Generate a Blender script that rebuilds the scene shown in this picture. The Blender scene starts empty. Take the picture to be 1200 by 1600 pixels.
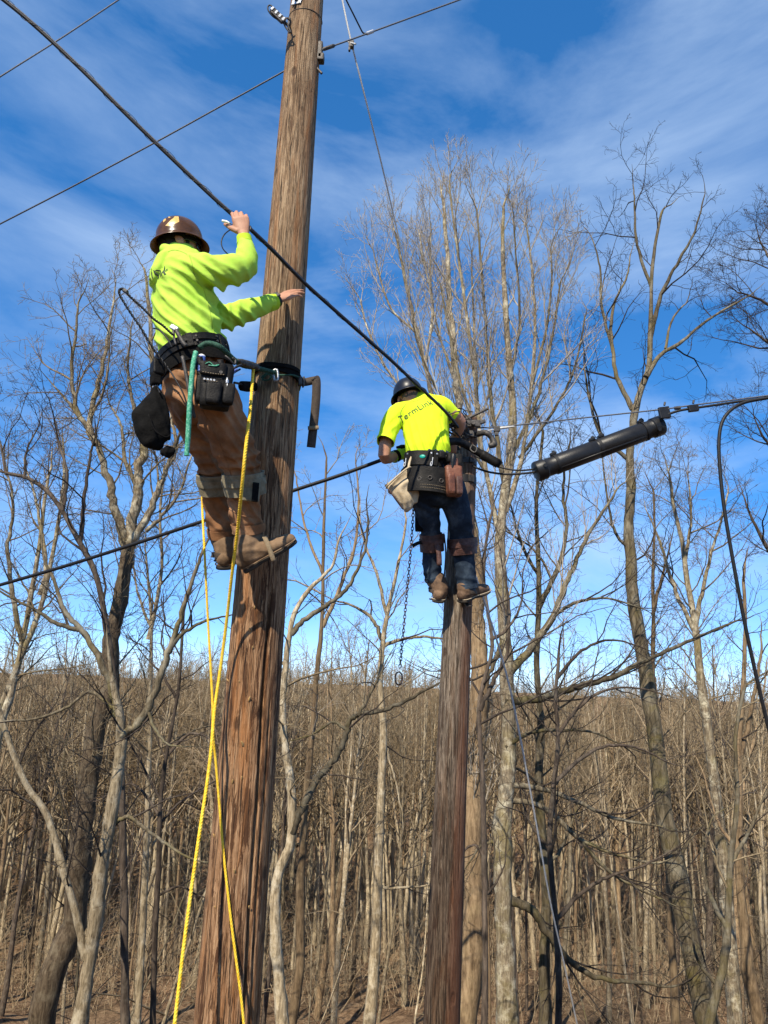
import bpy, bmesh, math, random
import numpy as np
from mathutils import Vector, Matrix, noise
from mathutils.bvhtree import BVHTree

random.seed(7)
C = bpy.context.scene.collection
SC = bpy.context.scene

# ------------------------------------------------------------------ camera
FPX, PITCH, ROLL, EYE = 1100.0, math.radians(13.2), math.radians(2.3), Vector((0, 0, 1.6))
cF = Vector((0, math.cos(PITCH), math.sin(PITCH)))
cU0 = Vector((0, -math.sin(PITCH), math.cos(PITCH)))
cR0 = Vector((1, 0, 0))
cR = cR0 * math.cos(ROLL) + cU0 * math.sin(ROLL)
cU = cU0 * math.cos(ROLL) - cR0 * math.sin(ROLL)
cam = bpy.data.cameras.new('camera')
cam.sensor_fit = 'VERTICAL'
cam.sensor_height = 36.0
cam.lens = 36.0 * FPX / 1600.0
cam.clip_start, cam.clip_end = 0.05, 3000.0
camo = bpy.data.objects.new('camera', cam)
C.objects.link(camo)
camo.matrix_world = Matrix(((cR.x, cU.x, -cF.x, EYE.x), (cR.y, cU.y, -cF.y, EYE.y),
                            (cR.z, cU.z, -cF.z, EYE.z), (0, 0, 0, 1)))
SC.camera = camo

# ------------------------------------------------------------------ sun, sky, exposure
SUN_AZ, SUN_EL = math.radians(25), math.radians(45)        # az: degrees to the left of straight behind the camera
SUNV = Vector((-math.sin(SUN_AZ) * math.cos(SUN_EL), -math.cos(SUN_AZ) * math.cos(SUN_EL), math.sin(SUN_EL)))
sl = bpy.data.lights.new('sun', 'SUN')
sl.energy, sl.angle, sl.color = 5.0, math.radians(0.53), (1.0, 0.90, 0.74)
so = bpy.data.objects.new('sun', sl)
C.objects.link(so)
so.rotation_euler = SUNV.to_track_quat('Z', 'Y').to_euler()
so.location = (-20, -20, 30)

W = bpy.data.worlds.new('World')
SC.world = W
W.use_nodes = True
nt = W.node_tree
nt.nodes.clear()
out = nt.nodes.new('ShaderNodeOutputWorld')
bg = nt.nodes.new('ShaderNodeBackground')
bg.inputs[1].default_value = 0.148
sky = nt.nodes.new('ShaderNodeTexSky')
sky.sky_type = 'NISHITA'
sky.sun_disc = False
sky.sun_elevation = SUN_EL
sky.sun_rotation = math.atan2(SUNV.x, SUNV.y)
sky.altitude = 200
sky.air_density, sky.dust_density, sky.ozone_density = 0.4, 0.0, 3.0
hs = nt.nodes.new('ShaderNodeHueSaturation')
hs.inputs['Saturation'].default_value = 1.52
hs.inputs['Value'].default_value = 1.0
tc = nt.nodes.new('ShaderNodeTexCoord')
mp = nt.nodes.new('ShaderNodeMapping')
mp.inputs['Rotation'].default_value = (0.25, 0.5, 0.5)
mp.inputs['Scale'].default_value = (1.7, 1.0, 5.0)
n1 = nt.nodes.new('ShaderNodeTexNoise')
n1.inputs['Scale'].default_value = 1.35
n1.inputs['Detail'].default_value = 12
n1.inputs['Roughness'].default_value = 0.58
n1.inputs['Distortion'].default_value = 0.35
n2 = nt.nodes.new('ShaderNodeTexNoise')
n2.inputs['Scale'].default_value = 1.1
n2.inputs['Detail'].default_value = 3
cr1 = nt.nodes.new('ShaderNodeMapRange')
for k, v in ((1, 0.38), (2, 0.84), (3, 0.0), (4, 1.0)):
    cr1.inputs[k].default_value = v
cr2 = nt.nodes.new('ShaderNodeMapRange')
for k, v in ((1, 0.34), (2, 0.66), (3, 0.32), (4, 1.0)):
    cr2.inputs[k].default_value = v
mul = nt.nodes.new('ShaderNodeMath'); mul.operation = 'MULTIPLY'
mul2 = nt.nodes.new('ShaderNodeMath'); mul2.operation = 'MULTIPLY'; mul2.inputs[1].default_value = 0.72
mix = nt.nodes.new('ShaderNodeMixRGB')
mix.inputs[2].default_value = (3.6, 4.5, 5.6, 1)
L = nt.links.new
L(tc.outputs['Generated'], mp.inputs[0]); L(mp.outputs[0], n1.inputs['Vector']); L(tc.outputs['Generated'], n2.inputs['Vector'])
L(n1.outputs[0], cr1.inputs[0]); L(n2.outputs[0], cr2.inputs[0])
L(cr1.outputs[0], mul.inputs[0]); L(cr2.outputs[0], mul.inputs[1]); L(mul.outputs[0], mul2.inputs[0])
gm = nt.nodes.new('ShaderNodeGamma'); gm.inputs[1].default_value = 0.60          # even out the sky from zenith to horizon
sc_ = nt.nodes.new('ShaderNodeMixRGB'); sc_.blend_type = 'MULTIPLY'; sc_.inputs[0].default_value = 1.0; sc_.inputs[2].default_value = (1.84, 1.90, 2.06, 1)
L(sky.outputs[0], gm.inputs[0]); L(gm.outputs[0], sc_.inputs[1])
L(sc_.outputs[0], hs.inputs['Color']); L(hs.outputs[0], mix.inputs[1]); L(mul2.outputs[0], mix.inputs[0])
L(mix.outputs[0], bg.inputs[0]); L(bg.outputs[0], out.inputs[0])

SC.view_settings.view_transform = 'Standard'
SC.view_settings.look = 'None'
SC.view_settings.exposure = 0.66
SC.view_settings.gamma = 1.0
SC.view_settings.use_curve_mapping = False
SC.render.engine = 'CYCLES'
SC.cycles.max_bounces = 4
SC.cycles.diffuse_bounces = 2
SC.cycles.glossy_bounces = 2


# ------------------------------------------------------------------ helpers
def at(px, py, D):
    """A point of the place: seen at pixel (px, py) of the 1200x1600 photograph, D metres ahead."""
    d = cR * ((px - 600.0) / FPX) + cU * ((800.0 - py) / FPX) + cF
    return EYE + d * (D / d.y)


def pxm(px_w, py, D):
    """Metres spanned by px_w pixels at row py, distance D."""
    d = cU * ((800.0 - py) / FPX) + cF
    return px_w / FPX * (D / d.y)


def tag(o, label=None, cat=None, group=None, kind=None):
    if label: o['label'] = label
    if cat: o['category'] = cat
    if group: o['group'] = group
    if kind: o['kind'] = kind
    return o


def empty(name, loc=(0, 0, 0), label=None, cat=None, group=None):
    o = bpy.data.objects.new(name, None)
    o.empty_display_size = 0.1
    o.location = loc
    C.objects.link(o)
    return tag(o, label, cat, group)


def link(name, me, mat, parent=None, smooth=True):
    if mat is not None and not me.materials:
        me.materials.append(mat)
    if smooth:
        me.polygons.foreach_set('use_smooth', np.ones(len(me.polygons), dtype=bool))
    o = bpy.data.objects.new(name, me)
    C.objects.link(o)
    if parent is not None:
        o.parent = parent
        m = Matrix.Identity(4)
        q = parent
        while q is not None:                       # parents here carry plain transforms only
            m = q.matrix_basis @ m if q.parent is None else q.matrix_parent_inverse @ q.matrix_basis @ m
            q = q.parent
        o.matrix_parent_inverse = m.inverted()
    return o


def mesh_np(name, V, F):
    """Mesh from numpy verts (n,3) and quads/tris (m,k)."""
    me = bpy.data.meshes.new(name)
    V = np.ascontiguousarray(V, dtype=np.float32)
    F = np.ascontiguousarray(F, dtype=np.int32)
    k = F.shape[1]
    me.vertices.add(len(V)); me.vertices.foreach_set('co', V.ravel())
    me.loops.add(F.size); me.loops.foreach_set('vertex_index', F.ravel())
    me.polygons.add(len(F))
    me.polygons.foreach_set('loop_start', np.arange(0, F.size, k, dtype=np.int32))
    me.polygons.foreach_set('loop_total', np.full(len(F), k, dtype=np.int32))
    me.update(calc_edges=True)
    return me


def bm_mesh(name, bm):
    bmesh.ops.recalc_face_normals(bm, faces=bm.faces)
    me = bpy.data.meshes.new(name)
    bm.to_mesh(me)
    bm.free()
    return me


def spline(pts, n):
    """Catmull-Rom through pts (k,d) -> (n,d)."""
    P = np.asarray(pts, dtype=float)
    if len(P) == 2:
        t = np.linspace(0, 1, n)[:, None]
        return P[0] * (1 - t) + P[1] * t
    Q = np.vstack([2 * P[0] - P[1], P, 2 * P[-1] - P[-2]])
    u = np.linspace(0, len(P) - 1 - 1e-9, n)
    i = u.astype(int); f = (u - i)[:, None]
    p0, p1, p2, p3 = Q[i], Q[i + 1], Q[i + 2], Q[i + 3]
    return 0.5 * (2 * p1 + (p2 - p0) * f + (2 * p0 - 5 * p1 + 4 * p2 - p3) * f ** 2 + (3 * p1 - p0 - 3 * p2 + p3) * f ** 3)


def rings(P, R, sides, noise_amp=0.0, rng=None):
    """Batched tubes. P (B,N,3), R (B,N) -> verts, quads."""
    B, N, _ = P.shape
    T = np.gradient(P, axis=1)
    T /= np.linalg.norm(T, axis=2, keepdims=True) + 1e-12
    m = P[:, -1] - P[:, 0]
    m /= np.linalg.norm(m, axis=1, keepdims=True) + 1e-12
    ref = np.where(np.abs(m[:, :1]) < 0.6, np.array([[1.0, 0, 0]]), np.array([[0, 1.0, 0]]))
    n1 = np.cross(T, ref[:, None, :]); n1 /= np.linalg.norm(n1, axis=2, keepdims=True) + 1e-12
    n2 = np.cross(T, n1)
    a = np.linspace(0, 2 * np.pi, sides, endpoint=False)
    rr = R[:, :, None] * np.ones(sides)
    if noise_amp and rng is not None:
        rr = rr * (1 + noise_amp * rng.standard_normal(rr.shape))
    V = P[:, :, None, :] + rr[..., None] * (np.cos(a)[None, None, :, None] * n1[:, :, None, :] + np.sin(a)[None, None, :, None] * n2[:, :, None, :])
    idx = np.arange(B * N * sides).reshape(B, N, sides)
    a0 = idx[:, :-1, :]; a1 = np.roll(a0, -1, axis=2); b0 = idx[:, 1:, :]; b1 = np.roll(b0, -1, axis=2)
    F = np.stack([a0, a1, b1, b0], axis=-1).reshape(-1, 4)
    return V.reshape(-1, 3), F


class Soup:
    def __init__(self): self.V, self.F, self.n = [], [], 0
    def add(self, V, F):
        self.V.append(V); self.F.append(F + self.n); self.n += len(V)
    def mesh(self, name): return mesh_np(name, np.concatenate(self.V), np.concatenate(self.F))


def tube_mesh(name, pts, r, sides=8, n=None, caps=True):
    P = np.asarray([tuple(p) for p in pts], dtype=float)
    if n: P = spline(P, n)
    R = np.full(len(P), r) if np.isscalar(r) else np.interp(np.linspace(0, 1, len(P)), np.linspace(0, 1, len(r)), r)
    if caps:
        d0 = (P[0] - P[1]); d0 /= np.linalg.norm(d0) + 1e-12
        d1 = (P[-1] - P[-2]); d1 /= np.linalg.norm(d1) + 1e-12
        P = np.vstack([P[0] + d0 * 1e-4, P, P[-1] + d1 * 1e-4])
        R = np.concatenate([[R[0] * 0.02], R, [R[-1] * 0.02]])
    V, F = rings(P[None], R[None], sides)
    return mesh_np(name, V, F)


def tube(name, pts, r, mat, parent=None, sides=8, n=None):
    return link(name, tube_mesh(name, pts, r, sides, n), mat, parent)


# ------------------------------------------------------------------ materials
def mat_new(name, rough=0.7, base=(0.5, 0.5, 0.5), metal=0.0, spec=0.3):
    m = bpy.data.materials.new(name)
    m.use_nodes = True
    b = m.node_tree.nodes['Principled BSDF']
    b.inputs['Base Color'].default_value = (*base, 1)
    b.inputs['Roughness'].default_value = rough
    b.inputs['Metallic'].default_value = metal
    b.inputs['Specular IOR Level'].default_value = spec
    return m, m.node_tree, b


def N(t, kind, **kw):
    n = t.nodes.new(kind)
    for k, v in kw.items():
        if k in n.inputs: n.inputs[k].default_value = v
        else: setattr(n, k, v)
    return n


def ramp(t, stops, interp='LINEAR'):
    r = t.nodes.new('ShaderNodeValToRGB')
    r.color_ramp.interpolation = interp
    e = r.color_ramp.elements
    while len(e) < len(stops): e.new(0.5)
    for q, (p, c) in zip(e, stops):
        q.position = p
        q.color = (*c, 1) if len(c) == 3 else c
    return r


def noisy_mat(name, cols, scale=20, rough=0.7, bump=0.2, bscale=None, stretch=(1, 1, 1), metal=0.0, spec=0.3, detail=6, dist=0.01, coord='Object'):
    """Colour from stretched noise through a ramp, plus fine bump."""
    m, t, b = mat_new(name, rough, cols[0], metal, spec)
    tc = N(t, 'ShaderNodeTexCoord')
    mp = N(t, 'ShaderNodeMapping')
    mp.inputs['Scale'].default_value = stretch
    t.links.new(tc.outputs[coord], mp.inputs[0])
    n = N(t, 'ShaderNodeTexNoise', Scale=scale, Detail=detail, Roughness=0.62)
    t.links.new(mp.outputs[0], n.inputs['Vector'])
    st = [(0.28 + 0.44 * i / max(1, len(cols) - 1), c) for i, c in enumerate(cols)]
    r = ramp(t, st)
    t.links.new(n.outputs[0], r.inputs[0])
    t.links.new(r.outputs[0], b.inputs['Base Color'])
    if bump:
        n2 = N(t, 'ShaderNodeTexNoise', Scale=bscale or scale * 4, Detail=4, Roughness=0.6)
        t.links.new(mp.outputs[0], n2.inputs['Vector'])
        bp = N(t, 'ShaderNodeBump', Strength=bump, Distance=dist)
        t.links.new(n2.outputs[0], bp.inputs['Height'])
        t.links.new(bp.outputs[0], b.inputs['Normal'])
    return m


def bark_mat(name, dark, mid, pale, patch=(0.5, 0.48, 0.4), patch_amt=0.5, moss=None, scale=1.0, lo=0.60, hi=1.20):
    m, t, b = mat_new(name, 0.9, mid, spec=0.15)
    tc = N(t, 'ShaderNodeTexCoord')
    mp = N(t, 'ShaderNodeMapping'); mp.inputs['Scale'].default_value = (9 * scale, 9 * scale, 1.6 * scale)
    t.links.new(tc.outputs['Object'], mp.inputs[0])
    n = N(t, 'ShaderNodeTexNoise', Scale=2.2, Detail=8, Roughness=0.68, Distortion=0.4)
    t.links.new(mp.outputs[0], n.inputs['Vector'])
    r = ramp(t, [(0.30, dark), (0.5, mid), (0.68, pale)])
    t.links.new(n.outputs[0], r.inputs[0])
    np_ = N(t, 'ShaderNodeTexNoise', Scale=3.2 * scale, Detail=7, Roughness=0.7)
    t.links.new(tc.outputs['Object'], np_.inputs['Vector'])
    mr = N(t, 'ShaderNodeMapRange'); mr.inputs[1].default_value = 0.50; mr.inputs[2].default_value = 0.66; mr.inputs[4].default_value = patch_amt
    t.links.new(np_.outputs[0], mr.inputs[0])
    mx = N(t, 'ShaderNodeMixRGB'); mx.inputs[2].default_value = (*patch, 1)
    t.links.new(mr.outputs[0], mx.inputs[0]); t.links.new(r.outputs[0], mx.inputs[1])
    last = mx
    if moss:
        n3 = N(t, 'ShaderNodeTexNoise', Scale=1.7, Detail=6, Roughness=0.7)
        t.links.new(tc.outputs['Object'], n3.inputs['Vector'])
        m3 = N(t, 'ShaderNodeMapRange'); m3.inputs[1].default_value = 0.5; m3.inputs[2].default_value = 0.7; m3.inputs[4].default_value = 0.7
        t.links.new(n3.outputs[0], m3.inputs[0])
        mx3 = N(t, 'ShaderNodeMixRGB'); mx3.inputs[2].default_value = (*moss, 1)
        t.links.new(m3.outputs[0], mx3.inputs[0]); t.links.new(last.outputs[0], mx3.inputs[1])
        last = mx3
    oi = N(t, 'ShaderNodeObjectInfo')
    m4 = N(t, 'ShaderNodeMapRange'); m4.inputs[3].default_value = lo; m4.inputs[4].default_value = hi
    t.links.new(oi.outputs['Random'], m4.inputs[0])
    mm = N(t, 'ShaderNodeMixRGB', blend_type='MULTIPLY'); mm.inputs[0].default_value = 1
    t.links.new(last.outputs[0], mm.inputs[1]); t.links.new(m4.outputs[0], mm.inputs[2])
    t.links.new(mm.outputs[0], b.inputs['Base Color'])
    bp = N(t, 'ShaderNodeBump', Strength=0.7, Distance=0.03)
    t.links.new(n.outputs[0], bp.inputs['Height']); t.links.new(bp.outputs[0], b.inputs['Normal'])
    return m

# ------------------------------------------------------------------ ground: the bank drops into a valley, a wooded hill rises beyond
GY = np.array([-60, -6, 2.5, 4, 8, 18, 30, 45, 58, 75, 100, 150, 220, 280, 400, 700, 1500], dtype=float)
GZ = np.array([1.0, 0.0, 0.0, -0.35, -2.9, -8.2, -12.2, -15.0, -15.2, -13.2, -9.8, -6.2, -4.6, -4.4, -8, -16, -20], dtype=float)


def gz(x, y):
    x = np.asarray(x, dtype=float); y = np.asarray(y, dtype=float)
    z = np.interp(y, GY, GZ)
    far = np.clip((y - 20) / 60, 0, 1)
    z = z + far * (1.6 * np.sin(x * 0.021 + 1.3) + 0.9 * np.sin(x * 0.055 + y * 0.03) + 0.5 * np.sin(y * 0.11 - x * 0.04))
    z = z + np.clip((y - 4) / 10, 0, 1) * (0.22 * np.sin(x * 0.6 + y * 0.37) + 0.14 * np.sin(x * 1.13 - y * 0.8))
    return z


def gz1(x, y): return float(gz(x, y))


ys = np.concatenate([np.linspace(-60, -2, 20), np.linspace(0, 130, 261), np.linspace(132, 320, 95), np.linspace(330, 1500, 60)])
us = np.linspace(-1, 1, 301)
Yg, Ug = np.meshgrid(ys, us, indexing='ij')
Xg = Ug * (40 + np.abs(Yg) * 1.35) + 0.0 * Ug
Zg = gz(Xg, Yg)
rg = np.random.default_rng(5)
Zg = Zg + rg.normal(0, 0.05, Zg.shape) * np.clip((Yg - 4) / 10, 0, 1)
Vg = np.stack([Xg, Yg, Zg], -1).reshape(-1, 3)
ni, nj = Yg.shape
ig = np.arange(ni * nj).reshape(ni, nj)
Fg = np.stack([ig[:-1, :-1], ig[:-1, 1:], ig[1:, 1:], ig[1:, :-1]], -1).reshape(-1, 4)

m_ground, t, b = mat_new('leaf_litter', 0.95, (0.12, 0.085, 0.055), spec=0.1)
tcg = N(t, 'ShaderNodeTexCoord')
na = N(t, 'ShaderNodeTexNoise', Scale=1.3, Detail=10, Roughness=0.72)
nb = N(t, 'ShaderNodeTexNoise', Scale=0.16, Detail=4)
t.links.new(tcg.outputs['Object'], na.inputs['Vector']); t.links.new(tcg.outputs['Object'], nb.inputs['Vector'])
nd = N(t, 'ShaderNodeTexNoise', Scale=7.0, Detail=8, Roughness=0.8)
t.links.new(tcg.outputs['Object'], nd.inputs['Vector'])
nm_ = N(t, 'ShaderNodeMath', operation='MULTIPLY_ADD'); nm_.inputs[1].default_value = 0.9
ns_ = N(t, 'ShaderNodeMath', operation='ADD'); ns_.inputs[1].default_value = -0.45
t.links.new(nd.outputs[0], nm_.inputs[0]); t.links.new(na.outputs[0], nm_.inputs[2]); t.links.new(nm_.outputs[0], ns_.inputs[0])
ra = ramp(t, [(0.3, (0.06, 0.040, 0.025)), (0.44, (0.21, 0.145, 0.092)), (0.57, (0.36, 0.26, 0.165)), (0.72, (0.52, 0.40, 0.27))])
t.links.new(ns_.outputs[0], ra.inputs[0])
rb = ramp(t, [(0.35, (0.75, 0.72, 0.68)), (0.65, (1.15, 1.0, 0.9))])
t.links.new(nb.outputs[0], rb.inputs[0])
mg = N(t, 'ShaderNodeMixRGB', blend_type='MULTIPLY'); mg.inputs[0].default_value = 1
t.links.new(ra.outputs[0], mg.inputs[1]); t.links.new(rb.outputs[0], mg.inputs[2]); t.links.new(mg.outputs[0], b.inputs['Base Color'])
nc = N(t, 'ShaderNodeTexNoise', Scale=9.0, Detail=6, Roughness=0.75)
t.links.new(tcg.outputs['Object'], nc.inputs['Vector'])
bpg = N(t, 'ShaderNodeBump', Strength=1.0, Distance=0.25)
t.links.new(nc.outputs[0], bpg.inputs['Height']); t.links.new(bpg.outputs[0], b.inputs['Normal'])
tag(link('ground', mesh_np('ground', Vg, Fg), m_ground), kind='structure')

# ------------------------------------------------------------------ trees
m_bark_pale = bark_mat('pale_bark', (0.06, 0.044, 0.027), (0.27, 0.212, 0.132), (0.48, 0.39, 0.255), patch=(0.62, 0.55, 0.41), patch_amt=0.6, scale=1.7)
m_bark_lichen = bark_mat('lichen_bark', (0.045, 0.035, 0.024), (0.19, 0.15, 0.10), (0.38, 0.32, 0.21), patch=(0.58, 0.53, 0.39), patch_amt=0.85, moss=(0.20, 0.16, 0.05), scale=1.6)
m_bark_dark = bark_mat('dark_bark', (0.02, 0.016, 0.012), (0.075, 0.056, 0.042), (0.15, 0.115, 0.085), patch=(0.22, 0.19, 0.15), patch_amt=0.35)
m_bark_tan = bark_mat('tan_bark', (0.07, 0.046, 0.026), (0.215, 0.148, 0.085), (0.36, 0.26, 0.155), patch=(0.33, 0.25, 0.14), patch_amt=0.4)
m_bark_moss = bark_mat('mossy_bark', (0.03, 0.025, 0.016), (0.10, 0.08, 0.05), (0.20, 0.165, 0.11), patch=(0.33, 0.31, 0.24), patch_amt=0.4, moss=(0.14, 0.115, 0.03))
m_twig_pale = bark_mat('pale_twigs', (0.14, 0.115, 0.092), (0.33, 0.285, 0.225), (0.52, 0.46, 0.37), patch=(0.48, 0.41, 0.31), patch_amt=0.3)
m_twig_brown = bark_mat('brown_twigs', (0.055, 0.042, 0.025), (0.16, 0.12, 0.072), (0.28, 0.22, 0.135), patch=(0.32, 0.27, 0.17), patch_amt=0.3)
m_twig_wood = bark_mat('woodland_twigs', (0.12, 0.088, 0.054), (0.30, 0.226, 0.138), (0.47, 0.37, 0.24), patch=(0.40, 0.32, 0.21), patch_amt=0.3)
m_twig_dark = bark_mat('dark_twigs', (0.022, 0.017, 0.014), (0.055, 0.042, 0.034), (0.10, 0.08, 0.062), patch=(0.16, 0.14, 0.11), patch_amt=0.3)


m_bark_brown = bark_mat('brown_bark', (0.028, 0.020, 0.013), (0.10, 0.073, 0.047), (0.19, 0.145, 0.095), patch=(0.26, 0.22, 0.15), patch_amt=0.45, scale=1.5)


def unit(v): return v / (np.linalg.norm(v, axis=-1, keepdims=True) + 1e-12)


def grow(rng, S, Dr, Ln, R0, R1, n, wig, up, kink=0.0):
    B = len(S)
    P = np.zeros((B, n, 3)); P[:, 0] = S
    d = unit(Dr)
    for i in range(1, n):
        d = d + rng.standard_normal((B, 3)) * wig
        d[:, 2] += up
        d = unit(d)
        P[:, i] = P[:, i - 1] + d * (Ln / (n - 1))[:, None]
    s = np.linspace(0, 1, n)[None]
    R = R0[:, None] * (1 - s) + R1[:, None] * s
    return P, R


def spawn(rng, P, R, K, t0, t1, a0, a1, lf, drop=0.0, rf=0.62, taper=0.55, lmin=0.05, side_bias=None):
    """K children on each parent -> start, dir, length, radius."""
    B, n, _ = P.shape
    seg = np.linalg.norm(np.diff(P, axis=1), axis=2).sum(1)
    t = t0 + (t1 - t0) * (np.arange(K)[None] + rng.random((B, K))) / K
    u = t * (n - 1); i = np.clip(u.astype(int), 0, n - 2); f = (u - i)[..., None]
    bi = np.arange(B)[:, None]
    S = P[bi, i] * (1 - f) + P[bi, i + 1] * f
    pd = unit(P[bi, i + 1] - P[bi, i])
    rr = R[bi, i] * (1 - f[..., 0]) + R[bi, i + 1] * f[..., 0]
    az = rng.random((B, 1)) * 6.28 + np.arange(K)[None] * 2.4 + rng.random((B, K)) * 1.2
    ref = np.where(np.abs(pd[..., 2:3]) < 0.9, np.array([0, 0, 1.0]), np.array([1.0, 0, 0]))
    e1 = unit(np.cross(pd, ref)); e2 = np.cross(pd, e1)
    perp = e1 * np.cos(az)[..., None] + e2 * np.sin(az)[..., None]
    a = np.radians(a0 + (a1 - a0) * rng.random((B, K)))[..., None]
    d = pd * np.cos(a) + perp * np.sin(a)
    ln = seg[:, None] * (lf[0] + (lf[1] - lf[0]) * rng.random((B, K))) * (1 - taper * (t - t0) / max(1e-6, t1 - t0))
    keep = (rng.random((B, K)) >= drop) & (ln > lmin)
    return S[keep], d[keep], ln[keep], np.minimum(rr * rf, rr * 0.9)[keep]


def twig_levels(rng, soup, P, R, spec, rmin):
    """Grow successive orders of branches from parent polylines; spec is a list of dicts."""
    for q in spec:
        S, d, ln, r = spawn(rng, P, R, q['K'], q.get('t0', 0.15), q.get('t1', 1.0), *q.get('ang', (28, 62)), q.get('lf', (0.3, 0.6)),
                            q.get('drop', 0.1), q.get('rf', 0.6), q.get('taper', 0.55), q.get('lmin', 0.06))
        if len(S) == 0: return
        r = np.maximum(r, rmin * 1.2)
        r = np.minimum(r, np.maximum(ln * q.get('slim', 0.012), rmin))
        P, R = grow(rng, S, d, ln, r, np.full(len(r), rmin), q.get('n', 5), q.get('wig', 0.16), q.get('up', 0.05))
        soup.add(*rings(P, R, q.get('sides', 3)))


FORE = dict(
    fine=[dict(K=11, n=7, sides=4, lf=(0.30, 0.62), up=0.06, wig=0.15, t0=0.12),
          dict(K=8, n=6, lf=(0.3, 0.6), up=0.03, wig=0.2),
          dict(K=7, n=5, lf=(0.36, 0.8), up=0.02, wig=0.22)],
    upright=[dict(K=12, n=7, sides=4, lf=(0.26, 0.5), up=0.16, wig=0.10, ang=(18, 42), t0=0.1),
             dict(K=8, n=6, lf=(0.3, 0.6), up=0.10, wig=0.14, ang=(20, 45)),
             dict(K=5, n=5, lf=(0.4, 0.85), up=0.06, wig=0.16, ang=(22, 50))],
    sparse=[dict(K=5, n=7, sides=4, lf=(0.22, 0.5), up=0.04, wig=0.2, t0=0.1),
            dict(K=7, n=6, lf=(0.3, 0.6), up=0.02, wig=0.22),
            dict(K=6, n=5, lf=(0.3, 0.65), up=0.0, wig=0.24)],
)


def px_line(pts, D, n):
    """[(px,py[,dD])...] -> smooth polyline in the place."""
    Q = [tuple(at(p[0], p[1], D + (p[2] if len(p) > 2 else 0.0))) for p in pts]
    return spline(Q, n)


def to_ground(P, r0):
    """Carry a stem's lower end down to the soil."""
    P = [np.array(p) for p in P]
    d = P[0] - P[1]; d = d / np.linalg.norm(d)
    d = d * 0.55 + np.array([0, 0, -1.0]) * 0.45; d /= np.linalg.norm(d)
    k = 0
    pre = []
    p = P[0]
    while p[2] > gz1(p[0], p[1]) - 0.15 and k < 60:
        p = p + d * 0.5; pre.append(p); k += 1
    return np.array(pre[::-1] + P), len(pre)


def with_tip(rng, P, R, rmin, cut=.05):
    """Carry a stem's end out into a fine wandering tip."""
    if R[-1] > 0.09: return P, R
    c = len(P) - max(1, int(len(P) * cut)); P, R = P[:c], R[:c]
    d = unit((P[-1] - P[-4])[None])
    ln = np.array([0.3 + R[-1] * 17])
    T_, Q_ = grow(rng, P[-1:], d, ln, R[-1:] * 0.98, np.array([rmin]), 9, 0.12, 0.02)
    return np.concatenate([P, T_[0, 1:]]), np.concatenate([R, Q_[0, 1:]])


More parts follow.
